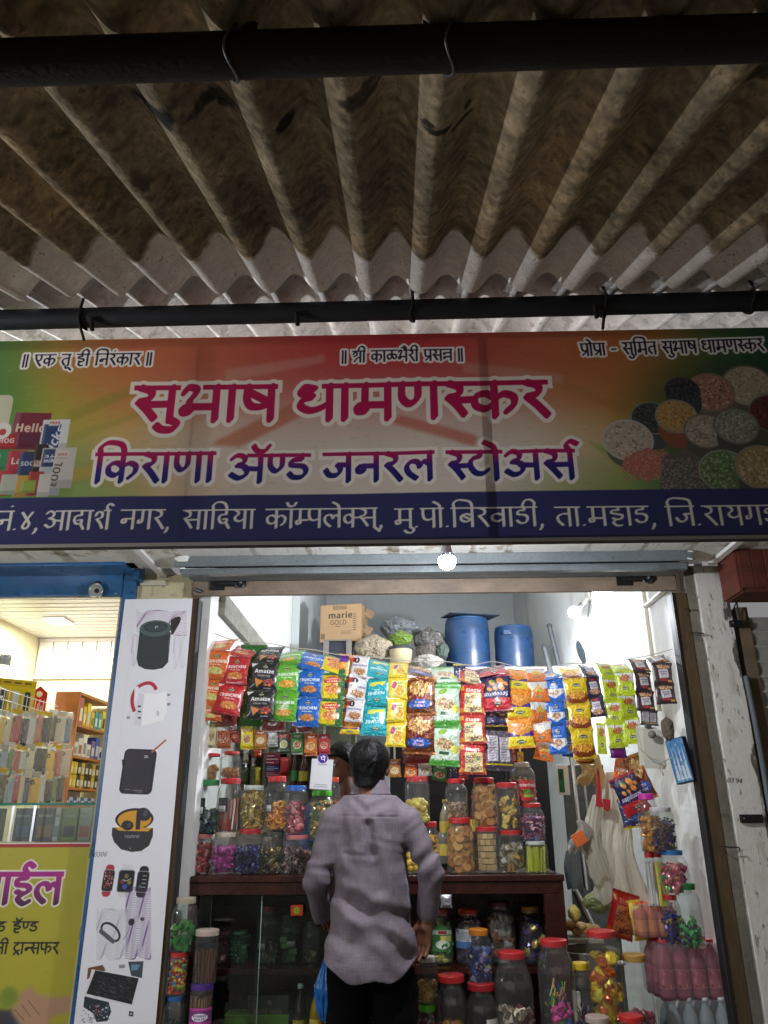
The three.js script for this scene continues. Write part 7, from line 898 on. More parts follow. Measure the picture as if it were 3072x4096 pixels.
// loose snack packets at the right
for (const [u0, v0, u1, v1, z, type, rz, label] of [[2455, 3100, 2590, 3260, -0.24, 'scoop', 0.35, 'violet chip packet lying over the carrier bags'], [2510, 3020, 2610, 3200, -0.28, 'copper', 0.3, 'dull brown packet leaning against the right wall'], [2470, 3190, 2590, 3310, -0.26, 'bluestrip', 0.1, 'dark striped packet below the violet one'], [2440, 3030, 2520, 3160, -0.3, 'orange', -0.3, 'orange packet half behind the tan bag'], [2540, 3170, 2600, 3290, -0.27, 'yellowband', 0.2, 'yellow packet beside the pink-lidded jar']]) {
  const b = boxAt(u0, v0, u1, v1, z), t = thing('snack_packet', label, 'snack packet', [b.x, b.y + b.h / 2, z], 'loose packets at the right wall'); const m = packet(t, type, 0, 0, 0, b.w * 0.95, b.h * 1.05, { d: 0.03, rz });
}
{ // blue wall box, papers, rag and string on the right wall
  const c = at(2725, 3042, -0.06), t = thing('blue_wall_frame', 'tilted blue and white printed frame on the right wall', 'frame', c); t.rotation.set(0, -0.9, 0.16); const w = 0.05, h = 0.105; part('frame_body', slab(-w, w, -h, h, -0.02, 0.016, 0.004), mat(0x1f2a38, 0.5), t); part('print', new THREE.PlaneGeometry(w * 1.84, h * 1.9), mat(0xffffff, 0.4, { map: canvasTex(96, 200, (x, W, H) => { x.fillStyle = '#3f78a8'; x.fillRect(0, 0, W, H); for (let i = 0; i < 4; i++) { x.fillStyle = '#b9c4c8'; x.beginPath(); x.moveTo(12 + i * 20, 190); x.lineTo(20 + i * 20, 30); x.lineTo(30 + i * 20, 190); x.fill(); } for (let i = 0; i < 60; i++) { x.fillStyle = pick(['rgba(30,70,120,0.35)', 'rgba(210,220,224,0.3)']); x.fillRect(rnd(W), rnd(H), rnd(3, 14), rnd(4, 24)); } }) }), t, [0, 0, 0.0175]);
  const p = thing('paper_bundle', 'bundle of bills clipped to the right wall', 'papers', at(2600, 2985, -0.1)); for (let k = 0; k < 5; k++) { const m = part('sheet', slab(-0.05, 0.05, -0.09, 0.09, 0, 0.0015), k % 2 ? mat(0xd4d2c0, 0.9) : mat(0xc2c1b4, 0.9), p, [0.006 * k - 0.01, -0.004 * k, 0.004 * k]); m.rotation.z = rnd(-0.12, 0.12); } part('clip', slab(-0.014, 0.014, 0.085, 0.1, -0.002, 0.026, 0.002), M.zinc, p);
  const r = sack(2640, 2860, 2712, 2965, -0.06, mat(0x6a5f52, 0.95), 'brown rag bundle hung above the blue frame', 'cloth_bundle', 2, 9); r.userData.group = 'odds and ends on the right wall';
  const b = solid('round_weight', 'small grey ball hanging beside the brown rag', 'ball', new THREE.SphereGeometry(0.019, 16, 12), mat(0x77726a, 0.8), at(2608, 2938, -0.04)); solid('wall_string', 'loose string looping on the right wall below the papers', 'string', tube([at(2560, 2995, -0.06), at(2600, 3030, -0.05), at(2640, 3050, -0.06), at(2655, 3105, -0.07), at(2640, 3060, -0.06), at(2690, 3030, -0.06)], 0.0022, 40, 5), mat(0xa8a294, 0.9));
  const k = thing('purple_packet', 'small purple packet with white letters under the lime strips', 'packet', at(2475, 3010, -0.16)); const km = part('packet', unitPacks[2], phys(0x6a1f6c, 0.3, { map: canvasTex(96, 64, (x) => { x.fillStyle = '#ffffff'; x.fillRect(0, 0, 96, 64); x.fillStyle = '#d9c0e0'; x.fillRect(0, 0, 96, 64); x.fillStyle = '#ffffff'; x.font = 'bold 26px sans-serif'; x.fillText('KBG', 20, 42); }) }), k); km.scale.set(0.075, 0.055, 0.014);
}
// basket, onions, sacks low at the right
{
  const z = -0.35, p = at(2325, 3800, z), t = thing('basket', 'grey plastic basin on the floor right of the counter', 'basin', [p.x + 0.03, p.y - 0.16, z]); part('bowl', lathe([[0, 0], [0.1, 0], [0.14, 0.14], [0.152, 0.16], [0.148, 0.164], [0.135, 0.145], [0.096, 0.008], [0, 0.008]], 36), mat(0x8a8474, 0.6), t); part('rim_handle', rod([0.1, 0.12, 0.11], [0.15, 0.12, 0.09], 0.01, 8), M.white, t);
  for (let i = 0; i < 9; i++) { const q = at(2268 + i * 14, 3700 + rnd(40), z - 0.06 - rnd(0.08)); const o = solid('bread_roll', ['leftmost', 'second', 'third', 'fourth', 'middle', 'sixth', 'seventh', 'eighth', 'rightmost'][i] + ' tan bread roll from the left in the heap above the basin', 'roll', new THREE.SphereGeometry(0.026, 16, 12).scale(1.1, 0.78, 1), mat(pick([0xb9935c, 0xa8824c, 0xc4a06c]), 0.8), q, 'bread rolls above the basin'); }
  solid('roll_tray', 'pale tray under the bread rolls', 'tray', slab(at(2255, 3740, z - 0.1).x, at(2400, 3740, z - 0.1).x, at(2300, 3748, z - 0.1).y - 0.02, at(2300, 3748, z - 0.1).y, z - 0.2, z - 0.02, 0.004), mat(0xa59a84, 0.8));
  sack(2270, 3620, 2330, 3690, z - 0.1, mat(0xc9b460, 0.7), 'yellowish bag above the bread rolls', 'plastic_bag', 1, 11); sack(2250, 3400, 2300, 3560, -0.6, phys(0x5a6468, 0.3, { transmission: 0.4, thickness: 0 }), 'dark clear bag beyond the counter end', 'plastic_bag', 1.4, 12);
  const q = thing('snack_bag', 'open pink and yellow snack bag standing in front of the rods', 'snack bag', at(2490, 3660, -0.2)); const m = part('packet', unitPacks[1], phys(0xb8705c, 0.3, { map: foilMat.rings.map }), q); m.scale.set(0.13, 0.2, 0.05); m.rotation.z = -0.3; const m2 = part('packet', unitPacks[3], foilMat.yellow, q, [0.06, -0.02, 0.02]); m2.scale.set(0.06, 0.17, 0.03); m2.rotation.z = 0.12;
  sack(2330, 3560, 2480, 3660, -0.4, filmBag(0x8a9460, 0.2), 'olive bag low behind the carrier bags', 'plastic_bag', 1, 13);
  solid('blue_bag', 'bright blue plastic bag beside the customer left leg', 'bag', (() => { const g = new THREE.IcosahedronGeometry(1, 14), pp = g.attributes.position, v = new V3(); for (let i = 0; i < pp.count; i++) { v.fromBufferAttribute(pp, i); const k = 0.8 + 0.4 * fbm(v.x * 2 + 3, v.y * 2, 3, v.z * 2) + 0.04 * Math.sin(Math.atan2(v.z, v.x) * 11), pin = v.y > 0 ? 1 - 0.75 * v.y : 1; pp.setXYZ(i, v.x * k * pin, v.y * k, v.z * k * pin); } g.scale(0.045, 0.11, 0.04); g.computeVertexNormals(); return g; })(), phys(0x1a6fc0, 0.35, { transmission: 0.15, thickness: 0 }), at(1302, 3950, 0.2));
}
// payment card stand (its square code is left out)
{
  const z = -0.12, b = boxAt(1237, 3018, 1330, 3158, z), t = thing('payment_card', 'white payment card with a round violet emblem standing on a jar', 'card', [b.x, b.y, z]); t.rotation.z = -0.06; const sh = new THREE.Shape(), w = b.w / 2 * 0.9, h = b.h; sh.moveTo(-w, 0); sh.lineTo(w, 0); sh.lineTo(w, h * 0.86); sh.lineTo(w * 0.5, h * 0.86); sh.absarc(0, h * 0.86, w * 0.5, 0, Math.PI, false); sh.lineTo(-w, h * 0.86); part('plate', new THREE.ExtrudeGeometry(sh, { depth: 0.003, bevelEnabled: false }), mat(0xdadadf, 0.5), t);
  part('emblem', new THREE.CircleGeometry(w * 0.44, 32), mat(0xffffff, 0.5, { map: canvasTex(96, 96, (c) => { c.fillStyle = '#46208c'; c.fillRect(0, 0, 96, 96); devanagari(c, 'pa em', 24, 76, 34, 74, { pen: 0.2, thin: 0.7, color: '#f4f2f8', headPen: 0.9 }); }) }), t, [0, h * 0.88, 0.0042]);
  part('print', new THREE.PlaneGeometry(w * 1.8, h * 0.72), mat(0xffffff, 0.6, { map: canvasTex(96, 128, (c) => { c.fillStyle = '#dcdce0'; c.fillRect(0, 0, 96, 128); c.fillStyle = '#6a5c8a'; c.font = 'bold 11px sans-serif'; c.textAlign = 'center'; c.fillText('PhonePe', 48, 10); c.fillStyle = '#9a9aa2'; c.fillRect(18, 106, 60, 4); c.fillRect(14, 116, 68, 4); }) }), t, [0, h * 0.38, 0.0042]); part('foot', slab(-w * 0.9, w * 0.9, -0.002, 0.008, -0.03, -0.001), mat(0x3a3c44, 0.5), t);
}
// ---------- phone shop stock ----------
{
  const xr = -2.2, t = thing('wire_rack', 'white wire display rack on the left side of the phone shop', 'rack'), wm = mat(0xe6e6e2, 0.35, { metalness: 0.2 });
  const y1 = 2.09, z0 = -0.3, z1 = -1.12; for (let y = y1; y > 1.5; y -= 0.055) part('wire', rod([xr, y, z0], [xr, y, z1], 0.0022, 6), wm, t); for (let z = z0; z >= z1; z -= 0.055) part('wire', rod([xr + 0.004, y1 + 0.01, z], [xr + 0.004, 1.5, z], 0.0022, 6), wm, t);
  part('standoff', rod([xr, 2.05, -0.4], [mX0 + 0.002, 2.05, -0.4], 0.006, 8), wm, t); part('standoff', rod([xr, 2.05, -1.05], [mX0 + 0.002, 2.05, -1.05], 0.006, 8), wm, t);
  const cols = [0xb83048, 0xd0c4b4, 0x2c3644, 0xe8c028, 0x9ab8cc, 0x1c1c20, 0xc87a70, 0x4a70a0, 0xe8e0c4, 0x5a3c30, 0x6c8a5c, 0xd4dade], names = ['wine red', 'beige', 'slate', 'yellow', 'pale blue', 'black', 'rose', 'blue-grey', 'cream', 'brown', 'olive', 'silver'];
  const bagG = unitPacks[1], caseG = box(0.072, 0.15, 0.009, 0.004), clear = phys(0xfbfcfc, 0.08, { transmission: 0.96, thickness: 0, bumpMap: rep(bumpSoft, 3), bumpScale: 0.012 });
  const rows = [[2858, 'top'], [2990, 'middle'], [3094, 'bottom']];
  rows.forEach(([v, rn], r) => { const n = 10; for (let i = 0; i < n; i++) { const u = 6 + (i * (268 - r * 14)) / (n - 1), z = -0.42 - i * 0.075, p = at(u + rnd(-5, 5), v + rnd(-8, 8), z + rnd(-0.03, 0.03)), k = [3, 8, 0, 5, 11, 6, 2, 9, 1, 7, 4, 10, 0, 11, 8, 2, 5, 3, 6, 1, 9, 4, 0, 8, 7, 3, 11, 5, 10, 2][r * 10 + i], ord = ['first', 'second', 'third', 'fourth', 'fifth', 'sixth', 'seventh', 'eighth', 'ninth', 'tenth'][i];
    const h = thing('phone_case_pack', `${names[k]} phone case in a clear bag, ${ord} from the left in the ${rn} row`, 'phone case', p, 'phone cases on the wire rack'); h.rotation.y = 1.05 + rnd(-0.2, 0.2);
    const cs = part('phone_case', caseG, mat(cols[k], 0.35), h, [0, -0.09, 0]); part('camera_ring', new THREE.TorusGeometry(0.01, 0.003, 6, 14), mat(0x1c1c1e, 0.3), cs, [-0.018, 0.05, 0.006]); const bg = part('clear_bag', bagG, clear, h, [0, -0.085, 0]); bg.scale.set(0.094, 0.185, 0.024); part('header_card', slab(-0.034, 0.034, -0.012, 0.012, -0.002, 0.002), pick([M.white, mat(0xd8b81c, 0.5), mat(0xc9c4b8, 0.6)]), h, [0, 0.008, 0]);
    const l = new V3(xr, p.y + 0.016, p.z - 0.02); part('hook_rod', rod(h.worldToLocal(l), new V3(0, 0.016, 0.03), 0.0022, 6), wm, h); } });
  // yellow card panel and red tag above the rack
  const yp = thing('yellow_card_panel', 'yellow card panel of cables on the wall above the wire rack', 'display card', at(48, 2785, -0.75)); yp.rotation.y = 0.75; part('card', slab(-0.13, 0.13, -0.1, 0.1, -0.004, 0, 0.001), mat(0xe2c81a, 0.5), yp); for (let k = 0; k < 3; k++) part('cable_pack', slab(-0.07 + k * 0.07, -0.04 + k * 0.07, -0.08, 0.03, 0.0005, 0.014, 0.004), [mat(0x3a4a4c, 0.4), mat(0xc9cccc, 0.4), mat(0x2c3a34, 0.4)][k], yp); part('header', slab(-0.128, 0.128, 0.06, 0.098, 0.0004, 0.002), mat(0xd0b010, 0.5), yp); for (let k = 0; k < 4; k++) part('header_print', slab(-0.12 + k * 0.06, -0.08 + k * 0.06, 0.074, 0.084, 0.0024, 0.003), mat(0x6a5c10, 0.6), yp);
  const rp = thing('red_tag', 'red house-shaped tag card above the wire rack', 'tag', at(152, 2810, -1.0)); rp.rotation.y = 0.5; const sh = new THREE.Shape(); sh.moveTo(-0.048, -0.1); sh.lineTo(0.048, -0.1); sh.lineTo(0.048, 0.06); sh.lineTo(0, 0.1); sh.lineTo(-0.048, 0.06); part('card', new THREE.ExtrudeGeometry(sh, { depth: 0.003, bevelEnabled: false }), mat(0xc0242c, 0.45), rp); part('white_disc', new THREE.CylinderGeometry(0.018, 0.018, 0.002, 24).rotateX(Math.PI / 2), M.white, rp, [0, 0.05, 0.0045]); for (const [x, h] of [[-0.02, 0.05], [0, 0.075], [0.02, 0.06]]) part('white_mark', slab(x - 0.004, x + 0.004, -0.08, -0.08 + h, 0.0035, 0.005), mat(0xd8a8a4, 0.5), rp);
  const fn = thing('wall_fan', 'wire-guarded fan cut by the left edge of the picture', 'fan', at(-32, 2636, -0.7)); fn.rotation.y = 0.7; for (let k = 0; k < 6; k++) part('guard_ring', new THREE.TorusGeometry(0.03 + k * 0.018, 0.0018, 5, 36), M.chrome, fn, [0, 0, 0.05 - k * 0.004]); for (let k = 0; k < 18; k++) { const a = (k / 18) * 6.283; part('guard_wire', rod([0, 0, 0.056], [Math.cos(a) * 0.12, Math.sin(a) * 0.12, 0.03], 0.0014, 5), M.chrome, fn); } part('motor', lathe([[0, 0.03], [0.04, 0.02], [0.045, -0.04], [0, -0.06]], 20).rotateX(Math.PI / 2), M.white, fn); for (let k = 0; k < 3; k++) { const b = part('blade', slab(0.015, 0.1, -0.03, 0.03, -0.002, 0.002), mat(0xb8c4c8, 0.4), fn, [0, 0, 0.02]); b.rotation.z = k * 2.09; } part('bracket', rod([0, 0, -0.05], [-0.25, -0.02, -0.25], 0.012, 8), M.white, fn);
}
{ // orange cabinet, open towards the right
  const x0 = at(225, 2765, -1.45).x, x1 = -2.2, z0 = -1.45, z1 = mZ + 0.03, t = thing('orange_cabinet', 'orange shelf cabinet full of boxes in the phone shop', 'cabinet'); part('end_panel', slab(x0, x1, 0.2, 2.235, z0 - 0.02, z0, 0.002), M.orange, t); part('top_board', slab(x0, x1, 2.215, 2.234, z1, z0 - 0.0205), M.orange, t); part('back_board', slab(x0, x0 + 0.015, 0.2, 2.214, z1, z0 - 0.0205), mat(0xd8d4cc, 0.6), t);
  const ys = [2.022, 1.818, 1.617, 1.5, 1.3, 1.1]; for (const y of ys) part('shelf', slab(x0 + 0.0155, x1, y - 0.016, y, z1, z0 - 0.0205), M.orange, t);
  const put = (y, z, w, h, c, label, c2, d = 0.09) => { const b = thing('product_box', label, 'box', [x1 - 0.012, y + 0.001, z], 'boxes in the orange cabinet'); part('carton', slab(-d, 0, 0, h, -w / 2, w / 2, 0.002), mat(c, 0.45), b); part('print_panel', slab(0.0003, 0.0012, h * 0.14, h * 0.62, -w * 0.34, w * 0.3), mat(c2, 0.45), b); };
  const pos = ['nearest', 'second', 'third', 'fourth', 'fifth', 'sixth', 'seventh', 'eighth'];
  [[0.07, 0.18, 0xb04a4a, 0xe4d8d0], [0.05, 0.13, 0xd8b81c, 0xe8e4c0], [0.07, 0.16, 0xe0c422, 0xc9ccc0], [0.06, 0.11, 0xd8be1c, 0x8a7a1c], [0.06, 0.12, 0x2a8aa0, 0xd0e4e8], [0.06, 0.12, 0x2f93a8, 0xc4dce0], [0.06, 0.14, 0xe0c422, 0x4a4a1c]].reduce((z, [w, h, c, c2], i) => { put(ys[0], z - w / 2, w, h, c, `${['red', 'slim yellow', 'tall yellow', 'short yellow', 'teal', 'second teal', 'last yellow'][i]} box on the top cabinet shelf`, c2); return z - w - 0.012; }, z0 - 0.05);
  for (let i = 0; i < 7; i++) put(ys[1], z0 - 0.07 - i * 0.078, 0.07, 0.09 + (i % 3) * 0.03, [0xdcdad4, 0xd8d8d6, 0xe4e2dc, 0xdededa, 0x6a5a9a, 0x4a5ab0, 0xdcdad4][i], `${['white', 'white', 'white', 'white', 'violet', 'blue', 'white'][i]} box on the second cabinet shelf, ${pos[i]} from the front`, [0x9a9a98, 0xa85048, 0x8a8a94, 0x9a9a98, 0xd8c8e0, 0xd0d4e8, 0x888][i]);
  for (let r = 0; r < 2; r++) for (let i = 0; i < 8; i++) put(ys[2] + r * 0.083, z0 - 0.055 - i * 0.066, 0.06, 0.08, i < 2 ? 0xd8ba1c : i % 3 ? 0x3c3830 : 0xc9ae20, `bulb box in the ${r ? 'upper' : 'lower'} layer of the third cabinet shelf, ${pos[i]} from the front`, i < 2 ? 0xe8dc90 : 0xd8d6cc);
  for (let i = 0; i < 8; i++) put(ys[3], z0 - 0.05 - i * 0.064, 0.06, 0.055, i % 2 ? 0xc4ccd4 : 0x3a5aa8, `${i % 2 ? 'pale' : 'blue'} small box on the fourth cabinet shelf, ${pos[i]} from the front`, i % 2 ? 0x4a5a90 : 0xd8dce4);
  for (let i = 0; i < 6; i++) put(ys[4], z0 - 0.06 - i * 0.08, 0.07, 0.1, [0x8a9a2c, 0xb8b8b0, 0x9aa43a][i % 3], `${['olive', 'grey', 'lime'][i % 3]} box seen through the counter glass, ${pos[i]} from the front`, 0x3a3c34);
}
{ // glass counter with its display
  const gy = at(150, 3212, -0.1).y, z0 = -0.1, x1 = mX1 - 0.003, t = thing('glass_counter', 'glass display counter of the phone shop with a green edge', 'counter'), by = at(200, 3372, -0.1).y, gl = phys(0xf2f8f5, 0.04, { transmission: 0.94, thickness: 0 });
  part('glass_top', slab(-2.6, x1, gy - 0.011, gy, -0.5, z0 + 0.004), gl, t); part('glass_edge', slab(-2.6, x1, gy - 0.0115, gy + 0.0005, z0 + 0.0045, z0 + 0.01), mat(0x1f7a62, 0.15), t); part('front_glass', slab(-2.6, x1, by, gy - 0.0115, z0 - 0.004, z0), gl, t); part('base_cabinet', slab(-2.6, x1, 0.2, by - 0.002, -0.5, z0 - 0.002), M.orange, t); part('glass_shelf', slab(-2.6, x1, by + 0.001, by + 0.006, -0.48, z0 - 0.006), gl, t);
  for (const u of [45, 132]) { const p = at(u, 3290, z0 + 0.002); part('steel_strip', slab(p.x - 0.006, p.x + 0.006, by + 0.006, gy - 0.012, z0 + 0.0005, z0 + 0.004), M.steel, t); }
  const items = [[-40, 70, 0x1c1c1e, 'black device box at the left in the glass counter', 0x4a3434], [92, 72, 0x2c2c34, 'dark box with a blue top in the glass counter', 0x3a4a6a], [180, 76, 0x33241f, 'dark brown box with pale letters in the glass counter', 0x8a5a34], [225, 22, 0xc9c7c0, 'slim white card box in the glass counter', 0x8a8a88], [278, 56, 0x7a8420, 'olive green earbud box in the glass counter', 0x1c1e14], [338, 48, 0x8a8a80, 'grey and red box at the right of the glass counter', 0xa84a3c]];
  for (const [u, w, c, lab, c2] of items) { const p = at(u, 3300, -0.16), W = w * 0.00128, H = gy - by - 0.03, b = thing('device_box', lab, 'box', [p.x, by + 0.0065, -0.16], 'boxes in the glass counter'); part('carton', slab(-W / 2, W / 2, 0, H, -0.06, 0, 0.002), mat(c, 0.4), b); part('picture', slab(-W * 0.36, W * 0.36, H * 0.12, H * 0.46, 0.0003, 0.0012), mat(c2, 0.4), b); part('title_strip', slab(-W * 0.4, W * 0.3, H * 0.72, H * 0.8, 0.0003, 0.0012), mat(0x9a9488, 0.5), b); }
  const bx0 = -2.36, bx1 = at(365, 3400, -0.04).x, byT = at(200, 3376, -0.04).y, byB = 0.45; const Q = (x, y) => { const p = at(x * 0.4822, 3200 + y * 0.4822, -0.04); return [((p.x - bx0) / (bx1 - bx0)) * 512, ((byT - p.y) / (byT - byB)) * 512]; };
  const tex = canvasTex(512, 512, (c) => { c.fillStyle = '#aca42c'; c.fillRect(0, 0, 512, 512); c.fillStyle = '#a82c22'; c.fillRect(0, 0, 512, 9); for (let i = 0; i < 500; i++) { c.fillStyle = 'rgba(120,110,20,0.08)'; c.beginPath(); c.arc(rnd(512), rnd(512), rnd(1, 4), 0, 7); c.fill(); }
    const hd = (t2, x0, x1, y0, y1, o) => { const a = Q(x0, y0), b = Q(x1, y0), e = Q(x0, y1); devanagari(c, t2, a[0], b[0], a[1], e[1], o); }; const [, g0] = Q(0, 600), [, g1] = Q(0, 900), gr = c.createLinearGradient(0, g0, 0, g1); gr.addColorStop(0, '#a81c80'); gr.addColorStop(0.5, '#8a1c70'); gr.addColorStop(1, '#3a0e34');
    hd('ma A em ba A ii la', -470, 530, 620, 860, { pen: 0.22, thin: 0.6, color: gr, rim: '#e0d8cc', rimW: 9, nib: -0.5, headPen: 0.8 }); hd('sa em ka dot da / ha candra Nh da', -240, 322, 1015, 1100, { pen: 0.19, thin: 0.8, color: '#1c1a12', headPen: 0.85 }); hd('ma na II / Tra A nh sa pha ra', -120, 492, 1188, 1276, { pen: 0.19, thin: 0.8, color: '#1c1a12', headPen: 0.85 });
    c.filter = 'blur(5px)'; c.fillStyle = '#3a3a44'; c.fillRect(0, Q(0, 1740)[1], Q(600, 0)[0], 400); c.fillStyle = '#b08a6c'; c.beginPath(); for (const p of [[90, 1760], [180, 1590], [260, 1545], [290, 1610], [470, 1640], [600, 1620], [580, 1760], [430, 1800], [380, 1900], [180, 1900]]) c.lineTo(...Q(...p)); c.fill(); c.fillStyle = '#7a8a2c'; c.beginPath(); c.arc(...Q(70, 1640), 24, 0, 7); c.fill(); c.filter = 'none'; c.strokeStyle = 'rgba(90,60,40,0.6)'; c.lineWidth = 2; for (const [a, b, d, e] of [[180, 1700, 250, 1800], [230, 1660, 330, 1790], [120, 1740, 200, 1830]]) { c.beginPath(); c.moveTo(...Q(a, b)); c.lineTo(...Q(d, e)); c.stroke(); } });
  const bn = thing('yellow_banner', 'yellow printed banner with purple lettering on the phone shop counter', 'banner'); const g = new THREE.PlaneGeometry(bx1 - bx0, byT - byB, 30, 30), q = g.attributes.position; for (let i = 0; i < q.count; i++) q.setZ(i, 0.005 * (fbm(q.getX(i) * 4, q.getY(i) * 4, 3) - 0.5)); g.computeVertexNormals(); part('printed_sheet', g, mat(0xffffff, 0.55, { map: tex }), bn, [(bx0 + bx1) / 2, (byT + byB) / 2, -0.04]); part('batten', slab(bx0, bx1, byT - 0.012, byT + 0.004, -0.06, -0.046), M.white, bn);
}
// ---------- people ----------
const cap = (p, a, b, ra, rb) => { const bx = b[0] - a[0], by = b[1] - a[1], bz = b[2] - a[2], px = p[0] - a[0], py = p[1] - a[1], pz = p[2] - a[2], t = Math.max(0, Math.min(1, (px * bx + py * by + pz * bz) / (bx * bx + by * by + bz * bz))); return Math.hypot(px - bx * t, py - by * t, pz - bz * t) - (ra + (rb - ra) * t); };
const ellip = (p, c, r) => { const x = (p[0] - c[0]) / r[0], y = (p[1] - c[1]) / r[1], z = (p[2] - c[2]) / r[2], k = Math.hypot(x, y, z); return (k - 1) * Math.min(...r); };
const smin = (a, b, k) => { const h = Math.max(0, Math.min(1, 0.5 + (0.5 * (b - a)) / k)); return b + (a - b) * h - k * h * (1 - h); };
function meshField(fn, lo, hi, N) {
  const mc = new MarchingCubes(N, M.white, false, false, 300000); mc.isolation = 0; const f = mc.field, c = [0, 1, 2].map((i) => (lo[i] + hi[i]) / 2), h = [0, 1, 2].map((i) => (hi[i] - lo[i]) / 2), p = [0, 0, 0], H = N / 2;
  for (let z = 0; z < N; z++) for (let y = 0; y < N; y++) for (let x = 0; x < N; x++) { p[0] = c[0] + ((x - H) / H) * h[0]; p[1] = c[1] + ((y - H) / H) * h[1]; p[2] = c[2] + ((z - H) / H) * h[2]; f[(z * N + y) * N + x] = -fn(p); }
  mc.update(); const n = mc.count, pos = new Float32Array(n * 3), src = mc.positionArray; for (let i = 0; i < n; i++) for (let k = 0; k < 3; k++) pos[i * 3 + k] = c[k] + src[i * 3 + k] * h[k];
  let g = new THREE.BufferGeometry(); g.setAttribute('position', new THREE.BufferAttribute(pos, 3)); g = mergeVertices(g, 1e-5); g.computeVertexNormals(); const uv = new Float32Array(g.attributes.position.count * 2); for (let i = 0; i < uv.length / 2; i++) { uv[i * 2] = g.attributes.position.getX(i) + g.attributes.position.getZ(i) * 0.5; uv[i * 2 + 1] = g.attributes.position.getY(i); } g.setAttribute('uv', new THREE.BufferAttribute(uv, 2)); return g;
}
function headField(p) { // face towards +z, origin in the middle of the head
  let d = smin(ellip(p, [0, 0.026, -0.012], [0.074, 0.086, 0.094]), ellip(p, [0, -0.046, 0.02], [0.055, 0.062, 0.066]), 0.03);
  d = smin(d, cap(p, [0, 0.014, 0.084], [0, -0.026, 0.101], 0.008, 0.013), 0.012); d = smin(d, cap(p, [-0.032, 0.026, 0.074], [0.032, 0.026, 0.074], 0.012, 0.012), 0.016);
  for (const s of [-1, 1]) { d = -smin(-d, ellip(p, [s * 0.031, 0.01, 0.094], [0.018, 0.011, 0.02]), 0.01); d = smin(d, ellip(p, [s * 0.031, 0.009, 0.077], [0.012, 0.009, 0.009]), 0.004); d = smin(d, ellip(p, [s * 0.076, -0.004, -0.008], [0.011, 0.031, 0.02]), 0.008); }
  d = smin(d, cap(p, [-0.017, -0.058, 0.078], [0.017, -0.058, 0.078], 0.007, 0.007), 0.008); d = -smin(-d, cap(p, [-0.02, -0.0575, 0.09], [0.02, -0.0575, 0.09], 0.002, 0.002), 0.004); d = smin(d, ellip(p, [0, -0.092, 0.062], [0.024, 0.018, 0.02]), 0.02);
  return smin(d, cap(p, [0, -0.05, -0.03], [0, -0.15, -0.04], 0.049, 0.053), 0.03);
}
function hairField(p, s) {
  const n = fbm(p[0] * 60 + s, p[1] * 22, 3, p[2] * 60), lump = fbm(p[0] * 18, p[1] * 14 + s, 2, p[2] * 18); let d = smin(ellip(p, [0, 0.03, -0.014], [0.082, 0.095, 0.104]), cap(p, [0, -0.02, -0.045], [0, -0.075, -0.052], 0.058, 0.046), 0.02) - 0.009 * (n - 0.4) - 0.007 * lump;
  const z = p[2], line = z < -0.04 ? -0.095 + (z + 0.1) * 0.6 : z < 0.02 ? -0.055 + (z + 0.04) * 1.2 : z < 0.06 ? 0.017 + (z - 0.02) * 0.9 : 0.053 + (z - 0.06) * 0.3;
  return Math.max(d, line + 0.006 * (n - 0.5) - p[1]);
}
const HEAD = meshField(headField, [-0.11, -0.2, -0.13], [0.11, 0.13, 0.13], 76);
const linenTex = noiseTex(512, 512, (x, y) => { const a = fbm(x / 2.2, y / 26, 3), b = fbm(x / 30, y / 2, 3), c = fbm(x / 80, y / 80, 4), v = 205 + 44 * (a - 0.5) + 40 * (b - 0.5) + 26 * (c - 0.5); return [v, v, v]; });
const linenBump = grey(256, 256, (x, y) => 128 + 70 * (fbm(x / 1.6, y / 18, 2) - 0.5) + 70 * (fbm(x / 18, y / 1.6, 2) - 0.5));
const skinTex = noiseTex(128, 128, (x, y) => { const v = 226 + 30 * (fbm(x / 14, y / 14, 4) - 0.5); return [v, v, v]; });
const mSkin = (c) => phys(c, 0.55, { map: rep(skinTex, 4), sheen: 0.2, sheenColor: 0x3a1c10 }), mHair = phys(0x060506, 0.5, { specularIntensity: 0.45, bumpMap: rep(bumpFine, 9, 3), bumpScale: 0.003 });
const FLOOR = 0.12;
